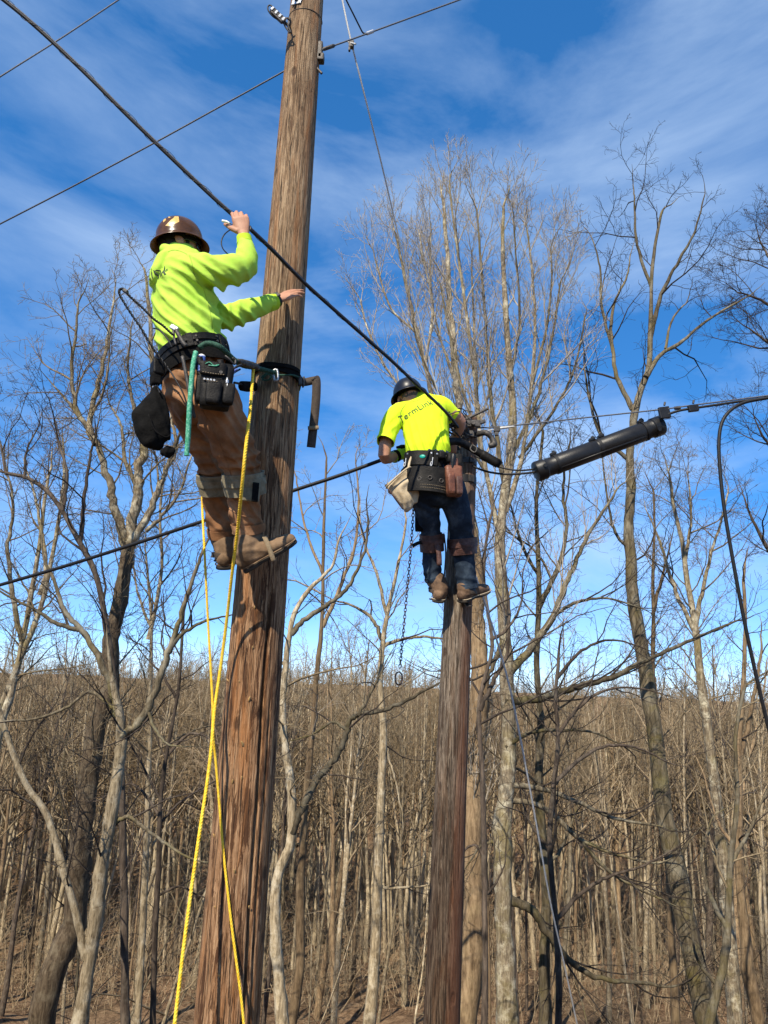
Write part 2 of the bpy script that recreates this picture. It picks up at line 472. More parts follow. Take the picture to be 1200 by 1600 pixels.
def big_tree(name, label, D, stems, limbs, bark, twigbark, kind='fine', seed=1, limb_bark=None, twig_r=0.0026, group=None, extra=None, stem_twigs=(0.35, 8)):
    """stems/limbs: (pixel points, px width at start, px width at end); first stem reaches the ground."""
    rng = np.random.default_rng(seed)
    tr, lm, tw = Soup(), [], Soup()
    base = None
    parents = []
    for i, (pts, w0, w1) in enumerate(stems):
        n = max(14, len(pts) * 6)
        P = px_line(pts, D, n)
        if kind == 'upright' and i: w0 *= 0.72
        ra, rb = pxm(w0, 1000, D) / 2 * .86, pxm(w1, 700, D) / 2 * .9
        R = ra + (rb - ra) * np.linspace(0, 1, n) ** 0.8
        if i == 0:
            P, k = to_ground(P, ra)
            R = np.concatenate([np.linspace(ra * 1.25, ra, k), R]) if k else R
            base = P[0].copy()
        P = P + rng.normal(0, 1, P.shape) * R[:, None] * 0.05
        kk = max(4, n // 5)                                       # slow wander: no bole is a clean curve
        wv = rng.normal(0, 1, (kk, 3)) * (1, 1, 0)
        wv = np.stack([np.interp(np.linspace(0, 1, len(P)), np.linspace(0, 1, kk), wv[:, c]) for c in range(3)], 1)
        P = P + wv * R[:, None] * 0.35
        R = R * (1 + 0.06 * np.interp(np.linspace(0, 1, len(R)), np.linspace(0, 1, kk * 2), rng.normal(0, 1, kk * 2)))
        P, R = with_tip(rng, P, R, twig_r, .11 if kind == 'upright' else .06)
        tr.add(*rings(P[None], R[None], 14, 0.045, rng))
        parents.append((P, R, stem_twigs[0] if i == 0 else 0.1))
    for (pts, w0, w1) in limbs:
        if kind == 'upright' and pts[-1][1] < 700: w0 *= 0.72
        n = max(12, len(pts) * 5)
        P = px_line(pts, D, n)
        R = np.linspace(pxm(w0, 900, D) / 2, max(pxm(w1, 700, D) / 2, twig_r), n)
        P[2:] = P[2:] + rng.normal(0, 1, P[2:].shape) * R[2:, None] * 0.25
        P, R = with_tip(rng, P, R, twig_r, .17 if kind == 'upright' and pts[-1][1] < 500 else .06)
        s = Soup(); s.add(*rings(P[None], R[None], 8, 0.05, rng)); lm.append(s)
        parents.append((P, R, 0.12, min(q[1] for q in pts) > 780))
    spec = FORE[kind]
    # side limbs and twigs of every order
    tw2 = Soup()
    for P, R, t0, *lo in parents:
        sp = [dict(q) for q in spec]
        sp[0]['t0'] = t0
        ln = np.linalg.norm(np.diff(P, axis=0), axis=1).sum()
        sp[0]['K'] = max(4, int(sp[0]['K'] * min(2.6, 0.35 + ln / 4.0)))
        sp[0]['lf'] = (0.9 / max(ln, 1.0), 2.2 / max(ln, 2.2)) if kind != 'upright' else (0.8 / max(ln, 1.0), 2.1 / max(ln, 2.1))
        if lo and lo[0]: sp = [dict(q, K=max(3, int(q['K'] * .7))) for q in sp]
        twig_levels(rng, tw2 if lo and lo[0] else tw, P[None], R[None], sp, twig_r)
    root = empty(name, base, label, 'tree', group)
    link('trunk', tr.mesh('trunk'), bark, root)
    for s in lm: link('limb', s.mesh('limb'), limb_bark or bark, root)
    link('crown', tw.mesh('crown'), twigbark, root)
    if tw2.n: tag(link('low_twigs', tw2.mesh('low_twigs'), m_twig_dark, root), kind='stuff')
    return root


big_tree('bare_tree', 'tall bare tree with a thick dark leaning trunk behind the man in the lime sweatshirt', 11.0,
         [([(50, 1650), (78, 1550), (100, 1460), (118, 1380), (134, 1290), (148, 1200), (162, 1110), (172, 1030), (183, 960), (193, 900), (203, 850)], 43, 21)],
         [([(199, 872), (212, 790), (218, 735), (230, 690), (240, 640), (238, 560), (233, 480), (226, 420)], 19, 4),
          ([(201, 862), (184, 806), (168, 745), (152, 695), (128, 655), (97, 618)], 17, 4),
          ([(203, 858), (236, 790), (252, 755), (262, 728)], 14, 6),
          ([(150, 695), (140, 665), (150, 610), (163, 560), (172, 500), (180, 460)], 11, 3),
          ([(145, 680), (120, 640), (112, 580), (118, 520), (122, 470)], 9, 3),
          ([(218, 770), (196, 720), (190, 670), (178, 640)], 8, 3),
          ([(232, 690), (210, 640), (200, 580), (205, 520)], 8, 3),
          ([(258, 735), (275, 700), (268, 650), (262, 600)], 8, 3),
          ([(228, 830), (250, 810), (280, 770), (296, 720)], 7, 3)],
         m_bark_brown, m_twig_brown, 'fine', 11, limb_bark=m_bark_lichen)

big_tree('bare_tree', 'crooked pale trunk with a dark burl, forking low beside the leftmost dark trunk', 9.0,
         [([(110, 1650), (128, 1560), (146, 1460), (158, 1380), (170, 1300), (181, 1215), (186, 1165), (190, 1140)], 26, 16),
          ([(130, 1500), (118, 1420), (98, 1345), (72, 1275), (40, 1225), (12, 1150), (-10, 1080)], 14, 8)],
         [([(190, 1150), (212, 1135), (238, 1092), (256, 1040), (272, 990), (290, 940), (306, 890), (320, 850)], 14, 4),
          ([(256, 1040), (268, 1010), (300, 980), (335, 965)], 9, 3),
          ([(182, 1120), (172, 1070), (150, 1020), (128, 985), (102, 955), (84, 905), (70, 880)], 12, 4),
          ([(128, 985), (90, 975), (50, 950), (0, 925)], 8, 3),
          ([(183, 1110), (168, 1100), (140, 1080), (105, 1105), (60, 1122), (0, 1128)], 6, 3),
          ([(232, 1100), (238, 1130), (258, 1160), (276, 1166)], 6, 2),
          ([(178, 1285), (200, 1275), (220, 1290), (255, 1315), (292, 1340)], 7, 3)],
         m_bark_pale, m_twig_dark, 'sparse', 12, limb_bark=m_bark_moss)

big_tree('bare_tree', 'slim two-stemmed tree with lichen-spotted bark at the left edge', 14.0,
         [([(-30, 1300), (-8, 1180), (15, 1100), (30, 1020), (44, 950), (62, 860), (72, 780), (80, 720)], 17, 4),
          ([(-5, 1120), (20, 1060), (45, 1000), (68, 930), (84, 850), (98, 760), (100, 690)], 13, 4)],
         [([(34, 1000), (20, 930), (12, 860), (20, 790), (8, 720)], 9, 3),
          ([(62, 930), (72, 880), (60, 800), (45, 740)], 7, 3)],
         m_bark_lichen, m_twig_brown, 'fine', 13)

big_tree('bare_tree', 'bent dark limb tree arching over the left edge below the cable', 10.0,
         [([(200, 1700), (195, 1500), (192, 1350), (186, 1150), (168, 980), (150, 900), (125, 850), (98, 800), (70, 765), (38, 745), (8, 742)], 14, 6)],
         [([(125, 850), (130, 790), (140, 720), (146, 690)], 8, 3),
          ([(98, 800), (105, 740), (92, 690), (84, 650)], 6, 2),
          ([(38, 748), (42, 705), (58, 670)], 5, 2),
          ([(10, 742), (2, 700), (-8, 660)], 5, 2)],
         m_bark_dark, m_twig_dark, 'sparse', 14)

big_tree('bare_tree', 'pale wavy trunk with a mossy low fork just right of the near pole', 9.5,
         [([(446, 1660), (438, 1540), (431, 1450), (437, 1370), (452, 1310), (454, 1240), (446, 1170), (441, 1100), (444, 1045), (452, 1000), (462, 955), (482, 920), (507, 898), (522, 878), (530, 820)], 22, 4)],
         [([(456, 1302), (474, 1258), (500, 1212), (526, 1180), (540, 1152), (545, 1130), (562, 1116), (600, 1110), (640, 1092), (660, 1080)], 12, 4),
          ([(455, 992), (478, 968), (512, 945), (540, 922), (558, 892), (572, 850), (576, 800)], 9, 3),
          ([(541, 1140), (522, 1128), (500, 1140), (480, 1152)], 5, 2),
          ([(560, 1118), (575, 1090), (590, 1062), (596, 1050)], 6, 2)],
         m_bark_pale, m_twig_brown, 'sparse', 15, limb_bark=m_bark_moss)

big_tree('bare_tree', 'slim grey trunk rising straight behind the pale wavy trunk', 12.0,
         [([(452, 1660), (462, 1540), (468, 1400), (474, 1310), (482, 1220), (490, 1130), (498, 1030), (504, 940), (506, 850), (509, 760), (512, 680)], 19, 3)],
         [([(504, 980), (530, 920), (555, 850), (560, 780), (556, 720)], 7, 2),
          ([(506, 900), (485, 850), (470, 790), (462, 740)], 5, 2)],
         m_bark_tan, m_twig_pale, 'sparse', 16)

big_tree('bare_tree', 'pale straight trunk in the gap between the two poles', 13.5,
         [([(574, 1660), (583, 1520), (590, 1390), (596, 1240), (600, 1140), (597, 1050), (599, 1000), (606, 960), (618, 905), (630, 840), (640, 780)], 21, 3)],
         [([(597, 1000), (580, 965), (548, 945), (520, 938)], 7, 2),
          ([(598, 1010), (625, 1000), (655, 995), (690, 998)], 6, 3),
          ([(604, 960), (590, 900), (570, 850), (560, 800)], 6, 2),
          ([(600, 1150), (606, 1180), (618, 1220), (625, 1260)], 4, 2),
          ([(584, 1385), (610, 1388), (640, 1386), (668, 1384)], 5, 2)],
         m_bark_pale, m_twig_brown, 'sparse', 17)

big_tree('bare_tree', 'broad tan trunk standing right behind the far pole', 13.0,
         [([(740, 1660), (739, 1500), (737, 1350), (736, 1200), (742, 1080), (744, 980), (742, 900), (738, 820)], 42, 26)],
         [([(740, 850), (728, 720), (716, 620), (706, 520), (700, 420), (694, 330), (690, 270)], 26, 3),
          ([(740, 930), (720, 800), (690, 680), (664, 570), (640, 470), (622, 380), (618, 320)], 15, 3),
          ([(730, 740), (745, 640), (742, 540), (738, 440), (735, 350)], 9, 2),
          ([(690, 680), (640, 620), (600, 570), (570, 500), (560, 440)], 8, 2),
          ([(664, 570), (676, 480), (660, 400), (654, 350)], 7, 2),
          ([(650, 520), (610, 480), (590, 420), (580, 370)], 6, 2),
          ([(712, 600), (680, 500), (672, 410), (676, 320)], 6, 2)],
         m_bark_tan, m_twig_pale, 'upright', 18, limb_bark=m_bark_lichen)

big_tree('bare_tree', 'tallest bare tree, lichen-grey trunk fanning into pale upright twigs beside the far pole', 11.5,
         [([(788, 1660), (791, 1500), (790, 1330), (792, 1180), (790, 1050), (788, 940), (787, 850), (792, 760), (799, 660), (796, 570), (790, 470), (786, 380), (788, 300), (790, 262)], 38, 3),
          ([(788, 880), (770, 790), (752, 700), (744, 610), (730, 500), (716, 400), (704, 310), (698, 255)], 15, 3),
          ([(790, 800), (814, 710), (830, 610), (836, 510), (830, 410), (820, 330)], 14, 3)],
         [([(790, 770), (772, 660), (762, 550), (754, 440), (746, 340), (742, 270)], 11, 2),
          ([(796, 720), (832, 640), (856, 560), (872, 470), (882, 390)], 10, 2),
          ([(812, 715), (860, 650), (892, 590), (910, 520), (915, 460)], 8, 2),
          ([(752, 700), (720, 600), (698, 500), (682, 410)], 9, 2),
          ([(796, 600), (812, 500), (806, 400), (800, 310)], 8, 2),
          ([(760, 740), (700, 640), (660, 560), (636, 470)], 8, 2),
          ([(832, 600), (856, 500), (862, 420), (858, 360)], 7, 2),
          ([(788, 1094), (835, 1092), (880, 1080), (930, 1066), (985, 1044), (1040, 1018), (1100, 992), (1160, 965)], 13, 3),
          ([(788, 1062), (828, 1012), (864, 962), (888, 905), (908, 858), (938, 805), (970, 760)], 13, 3),
          ([(864, 962), (905, 940), (950, 935), (1000, 950)], 6, 2),
          ([(789, 1402), (828, 1420), (858, 1458), (888, 1500), (935, 1528), (1000, 1536), (1060, 1545)], 14, 3),
          ([(790, 1226), (848, 1234), (900, 1252), (958, 1278), (1035, 1292)], 9, 3),
          ([(791, 1250), (850, 1262), (905, 1310), (960, 1334), (1022, 1350)], 9, 3),
          ([(905, 1310), (950, 1360), (1000, 1390), (1040, 1408)], 6, 2),
          ([(790, 1168), (830, 1145), (880, 1140), (930, 1145), (972, 1165)], 7, 2),
          ([(786, 1000), (770, 1040), (752, 1080), (744, 1120)], 8, 3),
          ([(788, 1320), (766, 1316), (748, 1325), (735, 1345)], 6, 2)],
         m_bark_lichen, m_twig_pale, 'upright', 19, limb_bark=m_bark_moss)

big_tree('bare_tree', 'thin mossy trunk close on the right of the tallest bare tree', 12.5,
         [([(856, 1660), (855, 1540), (852, 1430), (849, 1330), (843, 1230), (846, 1130), (840, 1040), (842, 950), (840, 860), (838, 780), (846, 700), (852, 640)], 22, 4)],
         [([(842, 950), (870, 890), (885, 830), (880, 760), (890, 690)], 9, 3),
          ([(842, 900), (815, 850), (800, 800)], 6, 3),
          ([(850, 1360), (880, 1320), (905, 1250)], 6, 2),
          ([(852, 1440), (870, 1500), (868, 1560)], 6, 2)],
         m_bark_moss, m_twig_brown, 'fine', 20)

big_tree('bare_tree', 'leaning trunk right of the black cable closure, its crown open against the sky', 12.0,
         [([(1128, 1660), (1092, 1520), (1060, 1390), (1038, 1260), (1018, 1130), (1003, 1030), (988, 940), (985, 860), (980, 780), (984, 710), (990, 650), (1002, 605), (1014, 570), (1016, 500), (1018, 420), (1032, 340), (1054, 262)], 38, 3),
          ([(1008, 590), (1030, 556), (1060, 538), (1090, 512), (1125, 488), (1172, 462)], 10, 3)],
         [([(1016, 530), (1034, 460), (1062, 405), (1086, 360), (1102, 300)], 8, 2),
          ([(988, 640), (965, 590), (956, 540), (958, 480), (978, 436), (985, 400)], 9, 2),
          ([(956, 540), (940, 480), (938, 420), (925, 370)], 6, 2),
          ([(1018, 450), (995, 380), (992, 320), (990, 290)], 6, 2),
          ([(984, 720), (940, 680), (920, 620), (912, 560)], 8, 2),
          ([(985, 860), (960, 830), (948, 770), (940, 700)], 6, 2),
          ([(1040, 545), (1050, 500), (1075, 470)], 5, 2),
          ([(1055, 1390), (1068, 1330), (1088, 1300)], 9, 2)],
         m_bark_moss, m_twig_dark, 'sparse', 21)

big_tree('bare_tree', 'slim forked trunk second from the right, splitting just above the ridge', 15.0,
         [([(1150, 1660), (1140, 1500), (1128, 1340), (1112, 1200), (1098, 1090), (1088, 1000), (1076, 920), (1066, 860), (1052, 790), (1045, 730)], 26, 4)],
         [([(1084, 985), (1050, 910), (1032, 850), (1012, 800)], 8, 2),
          ([(1086, 985), (1096, 930), (1110, 870), (1128, 810), (1140, 760)], 8, 2),
          ([(1070, 880), (1080, 810), (1075, 740)], 6, 2)],
         m_bark_lichen, m_twig_brown, 'fine', 22)

big_tree('bare_tree', 'smooth yellowish trunk leaning in the lower right corner', 13.0,
         [([(1200, 1680), (1180, 1560), (1164, 1470), (1156, 1400), (1152, 1300), (1158, 1180), (1162, 1060), (1165, 960), (1160, 870)], 24, 4)],
         [([(1158, 1180), (1178, 1090), (1192, 1000)], 8, 3),
          ([(1156, 1330), (1120, 1280), (1100, 1210)], 6, 2)],
         m_bark_tan, m_twig_dark, 'sparse', 23)

big_tree('bare_tree', 'tangled mossy sapling in front of the yellowish trunk at lower right', 9.5,
         [([(1096, 1680), (1118, 1560), (1136, 1450), (1140, 1350), (1152, 1250), (1150, 1150), (1168, 1050)], 17, 4)],
         [([(1136, 1450), (1110, 1400), (1096, 1340), (1108, 1290)], 8, 2),
          ([(1142, 1350), (1170, 1300), (1195, 1240)], 7, 2),
          ([(1120, 1540), (1090, 1500), (1080, 1450)], 6, 2)],
         m_bark_moss, m_twig_brown, 'sparse', 24)

big_tree('bare_tree', 'dense twiggy crown reaching in from the right edge of the sky', 13.0,
         [([(1330, 1650), (1310, 1300), (1290, 1000), (1285, 800), (1275, 650), (1268, 540), (1262, 430), (1258, 340)], 34, 5)],
         [([(1275, 640), (1235, 570), (1200, 535), (1165, 510)], 10, 2),
          ([(1270, 560), (1230, 500), (1190, 470), (1150, 455)], 9, 2),
          ([(1266, 500), (1228, 440), (1200, 400), (1185, 370)], 8, 2),
          ([(1262, 440), (1225, 400), (1205, 370)], 7, 2),
          ([(1285, 800), (1240, 740), (1205, 700), (1180, 660)], 10, 2),
          ([(1290, 1000), (1230, 900), (1190, 840), (1165, 790)], 10, 3)],
         m_bark_dark, m_twig_dark, 'fine', 25)

big_tree('bare_tree', 'thin straight tree between the leaning trunk and the slim forked one', 17.0,
         [([(1060, 1660), (1046, 1400), (1036, 1200), (1024, 1080), (1020, 980), (1018, 900), (1022, 820), (1020, 740)], 14, 3)],
         [([(1020, 960), (1035, 900), (1050, 840)], 6, 2), ([(1022, 1060), (1008, 1000), (1000, 960)], 5, 2)],
         m_bark_tan, m_twig_brown, 'fine', 26)

big_tree('bare_tree', 'twin thin grey trees rising left of the near pole under the cable', 13.0,
         [([(212, 1660), (222, 1500), (228, 1350), (232, 1200), (234, 1080), (236, 980), (232, 900), (226, 850)], 13, 3),
          ([(234, 1000), (246, 940), (254, 880), (250, 800), (258, 740)], 9, 3)],
         [([(236, 980), (216, 930), (208, 880)], 5, 2)],
         m_bark_pale, m_twig_brown, 'fine', 27)

big_tree('bare_tree', 'thin dark crooked tree squeezed between the far pole and the tallest bare tree', 9.0,
         [([(758, 1660), (760, 1500), (756, 1350), (753, 1220), (748, 1120), (757, 1065), (768, 1010), (762, 950), (757, 890), (764, 820), (778, 770)], 11, 4)],
         [([(750, 1110), (772, 1060), (792, 1020), (796, 960), (790, 900)], 8, 3),
          ([(766, 1000), (790, 985), (812, 950), (818, 900)], 6, 2),
          ([(756, 1340), (742, 1320), (725, 1330), (712, 1350)], 4, 2),
          ([(757, 1400), (775, 1380), (790, 1350)], 4, 2)],
         m_bark_dark, m_twig_dark, 'sparse', 31)

big_tree('bare_tree', 'dark many-limbed tree arching its branches low in front of the leaning trunk', 10.5,
         [([(868, 1700), (872, 1560), (866, 1440), (858, 1330), (862, 1230), (872, 1150), (868, 1080), (876, 1010)], 12, 5)],
         [([(862, 1230), (900, 1190), (950, 1165), (1000, 1170), (1040, 1190)], 7, 2),
          ([(866, 1440), (905, 1400), (950, 1370), (1000, 1355), (1050, 1330)], 7, 2),
          ([(870, 1150), (910, 1100), (960, 1075), (1020, 1078)], 6, 2),
          ([(870, 1060), (905, 1020), (950, 1000), (1000, 1010)], 6, 2),
          ([(860, 1330), (830, 1290), (815, 1250)], 5, 2)],
         m_bark_dark, m_twig_dark, 'sparse', 32)

big_tree('bare_tree', 'dark slender tree with drooping limbs between the burl tree and the near pole', 10.5,
         [([(236, 1700), (240, 1540), (246, 1400), (252, 1280), (262, 1180), (276, 1090), (284, 1000), (288, 920)], 11, 4)],
         [([(262, 1180), (290, 1150), (315, 1148), (335, 1160)], 5, 2),
          ([(252, 1280), (225, 1240), (200, 1225), (170, 1240)], 5, 2),
          ([(246, 1400), (280, 1385), (310, 1400)], 4, 2),
          ([(276, 1090), (250, 1050), (230, 1030)], 5, 2)],
         m_bark_dark, m_twig_dark, 'sparse', 33)

# ------------------------------------------------------------------ the woods in the valley: 300 single trees, then the far mass
def forest_variant(seed, h, detail, lean=0.03, dead_low=True):
    rng = np.random.default_rng(seed)
    n = 14
    P, R = grow(rng, np.zeros((1, 3)), np.array([[rng.normal(0, lean), rng.normal(0, lean), 1.0]]), np.array([h]), np.array([0.0075 * h + 0.03]), np.array([0.02]), n, 0.035, 0.03)
    tr, cr = Soup(), Soup()
    tr.add(*rings(P, R, 7 if detail else 5, 0.04, rng))
    if rng.random() < 0.5:                                     # a forked leader
        S, d, ln, r = spawn(rng, P, R, 1, 0.35, 0.6, 12, 24, (0.4, 0.55), 0, 0.8, 0)
        P2, R2 = grow(rng, S, d, ln, r, np.full(1, 0.02), 10, 0.05, 0.05)
        tr.add(*rings(P2, R2, 6 if detail else 4, 0.04, rng))
    rm = 0.006 if detail else 0.010
    low = [dict(K=20, t0=0.46, n=7, sides=4, ang=(25, 58), lf=(0.16, 0.34), up=0.10, wig=0.13, taper=0.6, drop=0.05),
           dict(K=6, n=5, lf=(0.3, 0.6), up=0.05, wig=0.16, ang=(22, 50)),
           dict(K=4, n=4, lf=(0.35, 0.7), up=0.03, wig=0.18)]
    if not detail:
        low = [dict(K=13, t0=0.42, n=5, sides=3, ang=(25, 58), lf=(0.18, 0.36), up=0.10, wig=0.13, taper=0.6),
               dict(K=8, n=4, lf=(0.35, 0.75), up=0.05, wig=0.2)]
    for q in low: q['slim'] = .018
    twig_levels(rng, cr, P, R, low, rm)
    if detail and dead_low:                                    # thin dead side branches low on the trunk
        twig_levels(rng, cr, P, R, [dict(K=4, t0=0.1, t1=0.45, n=6, ang=(55, 95), lf=(0.06, 0.16), up=-0.02, wig=0.2, taper=0.1, rf=0.2, slim=0.007),
                                    dict(K=4, n=4, lf=(0.3, 0.6), up=0.0, wig=0.25)], 0.006)
    return tr, cr


VARH = [17, 19, 15, 18, 16, 20, 14, 17]
VAR = []
for i, h in enumerate(VARH):
    a, c = forest_variant(100 + i, h, True)
    VAR.append((a.mesh('forest_trunk'), c.mesh('forest_crown'), h))


def sapling_variant(seed, h):
    rng = np.random.default_rng(seed)
    P, R = grow(rng, np.zeros((1, 3)), np.array([[rng.normal(0, .12), rng.normal(0, .12), 1.0]]), np.array([h]), np.array([0.012 + 0.004 * h]), np.array([0.006]), 12, 0.07, 0.03)
    tr, cr = Soup(), Soup()
    tr.add(*rings(P, R, 6, 0.03, rng))
    twig_levels(rng, cr, P, R, [dict(K=16, t0=0.15, n=6, sides=3, ang=(35, 75), lf=(0.2, 0.42), up=0.03, wig=0.16, taper=0.5),
                                dict(K=6, n=5, lf=(0.3, 0.6), up=0.0, wig=0.22),
                                dict(K=4, n=4, lf=(0.3, 0.6), up=0.0, wig=0.24)], 0.0035)
    return tr, cr


SAP = []
for i, h in enumerate([6, 7.5, 5, 8]):
    a, c = sapling_variant(200 + i, h)
    SAP.append((a.mesh('sapling_trunk'), c.mesh('sapling_crown'), h))

rf = np.random.default_rng(77)


def cam_xy(px, D):                                             # lateral place for a column of the picture at distance D
    p = at(px, 1150, D)
    return p.x, p.y


def put_tree(name, label, group, va, x, y, s, rz, bark, twig, lean):
    z = gz1(x, y) - 0.2
    root = empty(name, (x, y, z), label, 'tree', group)
    root.rotation_euler = (lean[0], lean[1], rz)
    root.scale = (s[0], s[0], s[1])
    for nm, me, mt in (('trunk', va[0], bark), ('crown', va[1], twig)):
        o = bpy.data.objects.new(nm, me)
        C.objects.link(o)
        o.parent = root
        if not me.materials: me.materials.append(None)
        o.material_slots[0].link = 'OBJECT'
        o.material_slots[0].material = mt
    return root


def pick_spots(n, d0, d1, sep, avoid=(), power=1.0):
    got = []
    tries = 0
    while len(got) < n and tries < 20000:
        tries += 1
        D = d0 + (d1 - d0) * rf.random() ** power
        x, y = cam_xy(rf.uniform(-140, 1340), D)
        if all((x - a) ** 2 + (y - b_) ** 2 > sep * sep for a, b_ in got):
            got.append((x, y))
    return got


KINDS = [('pale-barked slender bare tree standing in the valley woods', 'pale slender trees of the valley woods', m_bark_pale, m_twig_wood),
         ('grey-brown slender bare tree standing in the valley woods', 'grey-brown trees of the valley woods', m_bark_tan, m_twig_brown),
         ('dark-barked slender bare tree standing in the valley woods', 'dark trees of the valley woods', m_bark_dark, m_twig_dark)]
spots = pick_spots(284, 26, 84, 1.4, power=0.9)
for (x, y) in spots:
    k = rf.choice(3, p=[0.48, 0.30, 0.22])
    va = VAR[rf.integers(len(VAR))]
    top = 1.6 + y * math.tan(math.radians(rf.uniform(-1.6, 0.7)))
    hh = max(9.0, min(21.0, top - gz1(x, y)))
    if y < 42 and rf.random() < 0.4: hh *= rf.uniform(1.05, 1.25)
    s = hh / va[2]
    g = KINDS[k]
    cxp = 600 + 1100 * x / (y * 1.0) - 20
    zone = next(z for lim, z in ((60, 'at the left edge'), (150, 'behind the thick leaning trunk'), (290, 'left of the near pole'), (440, 'just behind the near pole'), (560, 'right of the near pole'),
                                 (660, 'left of the far pole'), (770, 'just behind the far pole'), (870, 'behind the tallest tree'), (960, 'under the black closure'), (1050, 'left of the leaning trunk'), (1130, 'behind the leaning trunk'), (9999, 'near the right edge')) if cxp < lim)
    dist = 'on the near slope' if y < 40 else 'on the valley floor' if y < 60 else 'at the foot of the hill'
    put_tree('woodland_tree', ('pale', 'grey-brown', 'dark')[k] + (' stout' if s * va[2] > 17 else ' slim') + ' bare tree ' + dist + ', ' + zone, g[1], va, x, y, (s * (0.45 + 0.85 * rf.random() ** 1.6), s), rf.uniform(0, 6.28), g[2], g[3], (rf.normal(0, .03), rf.normal(0, .03)))
for (x, y) in pick_spots(14, 14, 30, 0.9, power=0.8):
    va = SAP[rf.integers(len(SAP))]
    k = rf.integers(2)
    hh = min(rf.uniform(4.5, 8.5), 1.0 + y * 0.02 - gz1(x, y))
    s = hh / va[2]
    cxp = 600 + 1100 * x / y - 20
    zone = next(z for lim, z in ((100, 'at the left edge'), (290, 'left of the near pole'), (440, 'by the near pole'), (560, 'right of the near pole'), (660, 'left of the far pole'), (770, 'by the far pole'), (870, 'by the tallest tree'),
                                 (1000, 'below the black closure'), (1120, 'by the leaning trunk'), (9999, 'near the right edge')) if cxp < lim)
    put_tree('sapling', ('pale', 'brown')[k] + ' twiggy sapling ' + ('high' if y < 19 else 'low') + ' on the bank, ' + zone,
             ('pale saplings on the bank', 'brown saplings on the bank')[k], va, x, y, (s, s), rf.uniform(0, 6.28),
             (m_bark_pale, m_bark_moss)[k], (m_twig_brown, m_twig_dark)[k], (rf.normal(0, .08), rf.normal(0, .08)))

# the far hillside, too many and too small to count
LOWV = [forest_variant(300 + i, 16, False) for i in range(6)]
LOWM = []
for a, c in LOWV:
    LOWM.append(((np.concatenate(a.V), np.concatenate(a.F)), (np.concatenate(c.V), np.concatenate(c.F))))
fv, ff, cv, cf = [], [], [], []
nf = nc_ = 0
for i in range(1900):
    D = 42 + 228 * rf.random() ** 1.35
    x, y = cam_xy(rf.uniform(-260, 1460), D)
    (tv, tf), (wv, wf) = LOWM[rf.integers(len(LOWM))]
    top = 1.6 + y * math.tan(math.radians(rf.uniform(-2.2, 0.40 + 0.75 * math.sin(x / y * 6.5 + 2.2) + 0.45 * math.sin(x / y * 17 + 1) + (0.6 if rf.random() < 0.05 else 0))))
    hh = max(5.5, min(19.0, top - gz1(x, y)))
    s = hh / 16.0
    a = rf.uniform(0, 6.28)
    w = s * rf.uniform(0.8, 1.3)
    Rm = np.array([[math.cos(a) * w, -math.sin(a) * w, 0], [math.sin(a) * w, math.cos(a) * w, 0], [0, 0, s]])
    o = np.array([x, y, gz1(x, y) - 0.3])
    fv.append(tv @ Rm.T + o); ff.append(tf + nf); nf += len(tv)
    cv.append(wv @ Rm.T + o); cf.append(wf + nc_); nc_ += len(wv)
m_far_bark = bark_mat('far_bark', (0.105, 0.08, 0.05), (0.31, 0.25, 0.16), (0.52, 0.43, 0.285), patch=(0.58, 0.50, 0.37), patch_amt=0.5, scale=0.3)
m_far_twig = bark_mat('far_twigs', (0.11, 0.077, 0.042), (0.265, 0.19, 0.105), (0.42, 0.31, 0.178), patch=(0.31, 0.23, 0.15), patch_amt=0.4, scale=0.1)
far = empty('woods', (0, 120, gz1(0, 120)), 'brown bare wood covering the far hillside up to the ridge', 'woods')
far['kind'] = 'stuff'
tag(link('trunks', mesh_np('far_trunks', np.concatenate(fv), np.concatenate(ff)), m_far_bark, far), kind='stuff')
tag(link('crowns', mesh_np('far_crowns', np.concatenate(cv), np.concatenate(cf)), m_far_twig, far), kind='stuff')

# thin brush and fallen wood on the forest floor
ub = Soup()
nb_ = 6500
Dn = 34 + 75 * rf.random(nb_) ** 1.3
pxs = rf.uniform(-150, 1350, nb_)
bx = np.array([cam_xy(a, d)[0] for a, d in zip(pxs, Dn)])
S_ = np.stack([bx, Dn, gz(bx, Dn) - 0.05], 1)
hh_ = rf.uniform(0.6, 4.6, nb_)
Pb, Rb = grow(rf, S_, np.stack([rf.normal(0, .35, nb_), rf.normal(0, .35, nb_), np.ones(nb_)], 1), hh_, 0.005 + 0.0035 * hh_, np.full(nb_, 0.004), 4, 0.16, 0.0)
ub.add(*rings(Pb, Rb, 3))
twig_levels(rf, ub, Pb[:6000], Rb[:6000], [dict(K=5, t0=0.3, n=3, ang=(25, 60), lf=(0.3, 0.6), wig=0.2, up=0.02)], 0.004)
tag(link('undergrowth', ub.mesh('undergrowth'), m_twig_wood), 'thin leafless brush standing on the leaf-covered forest floor', 'undergrowth', kind='stuff')
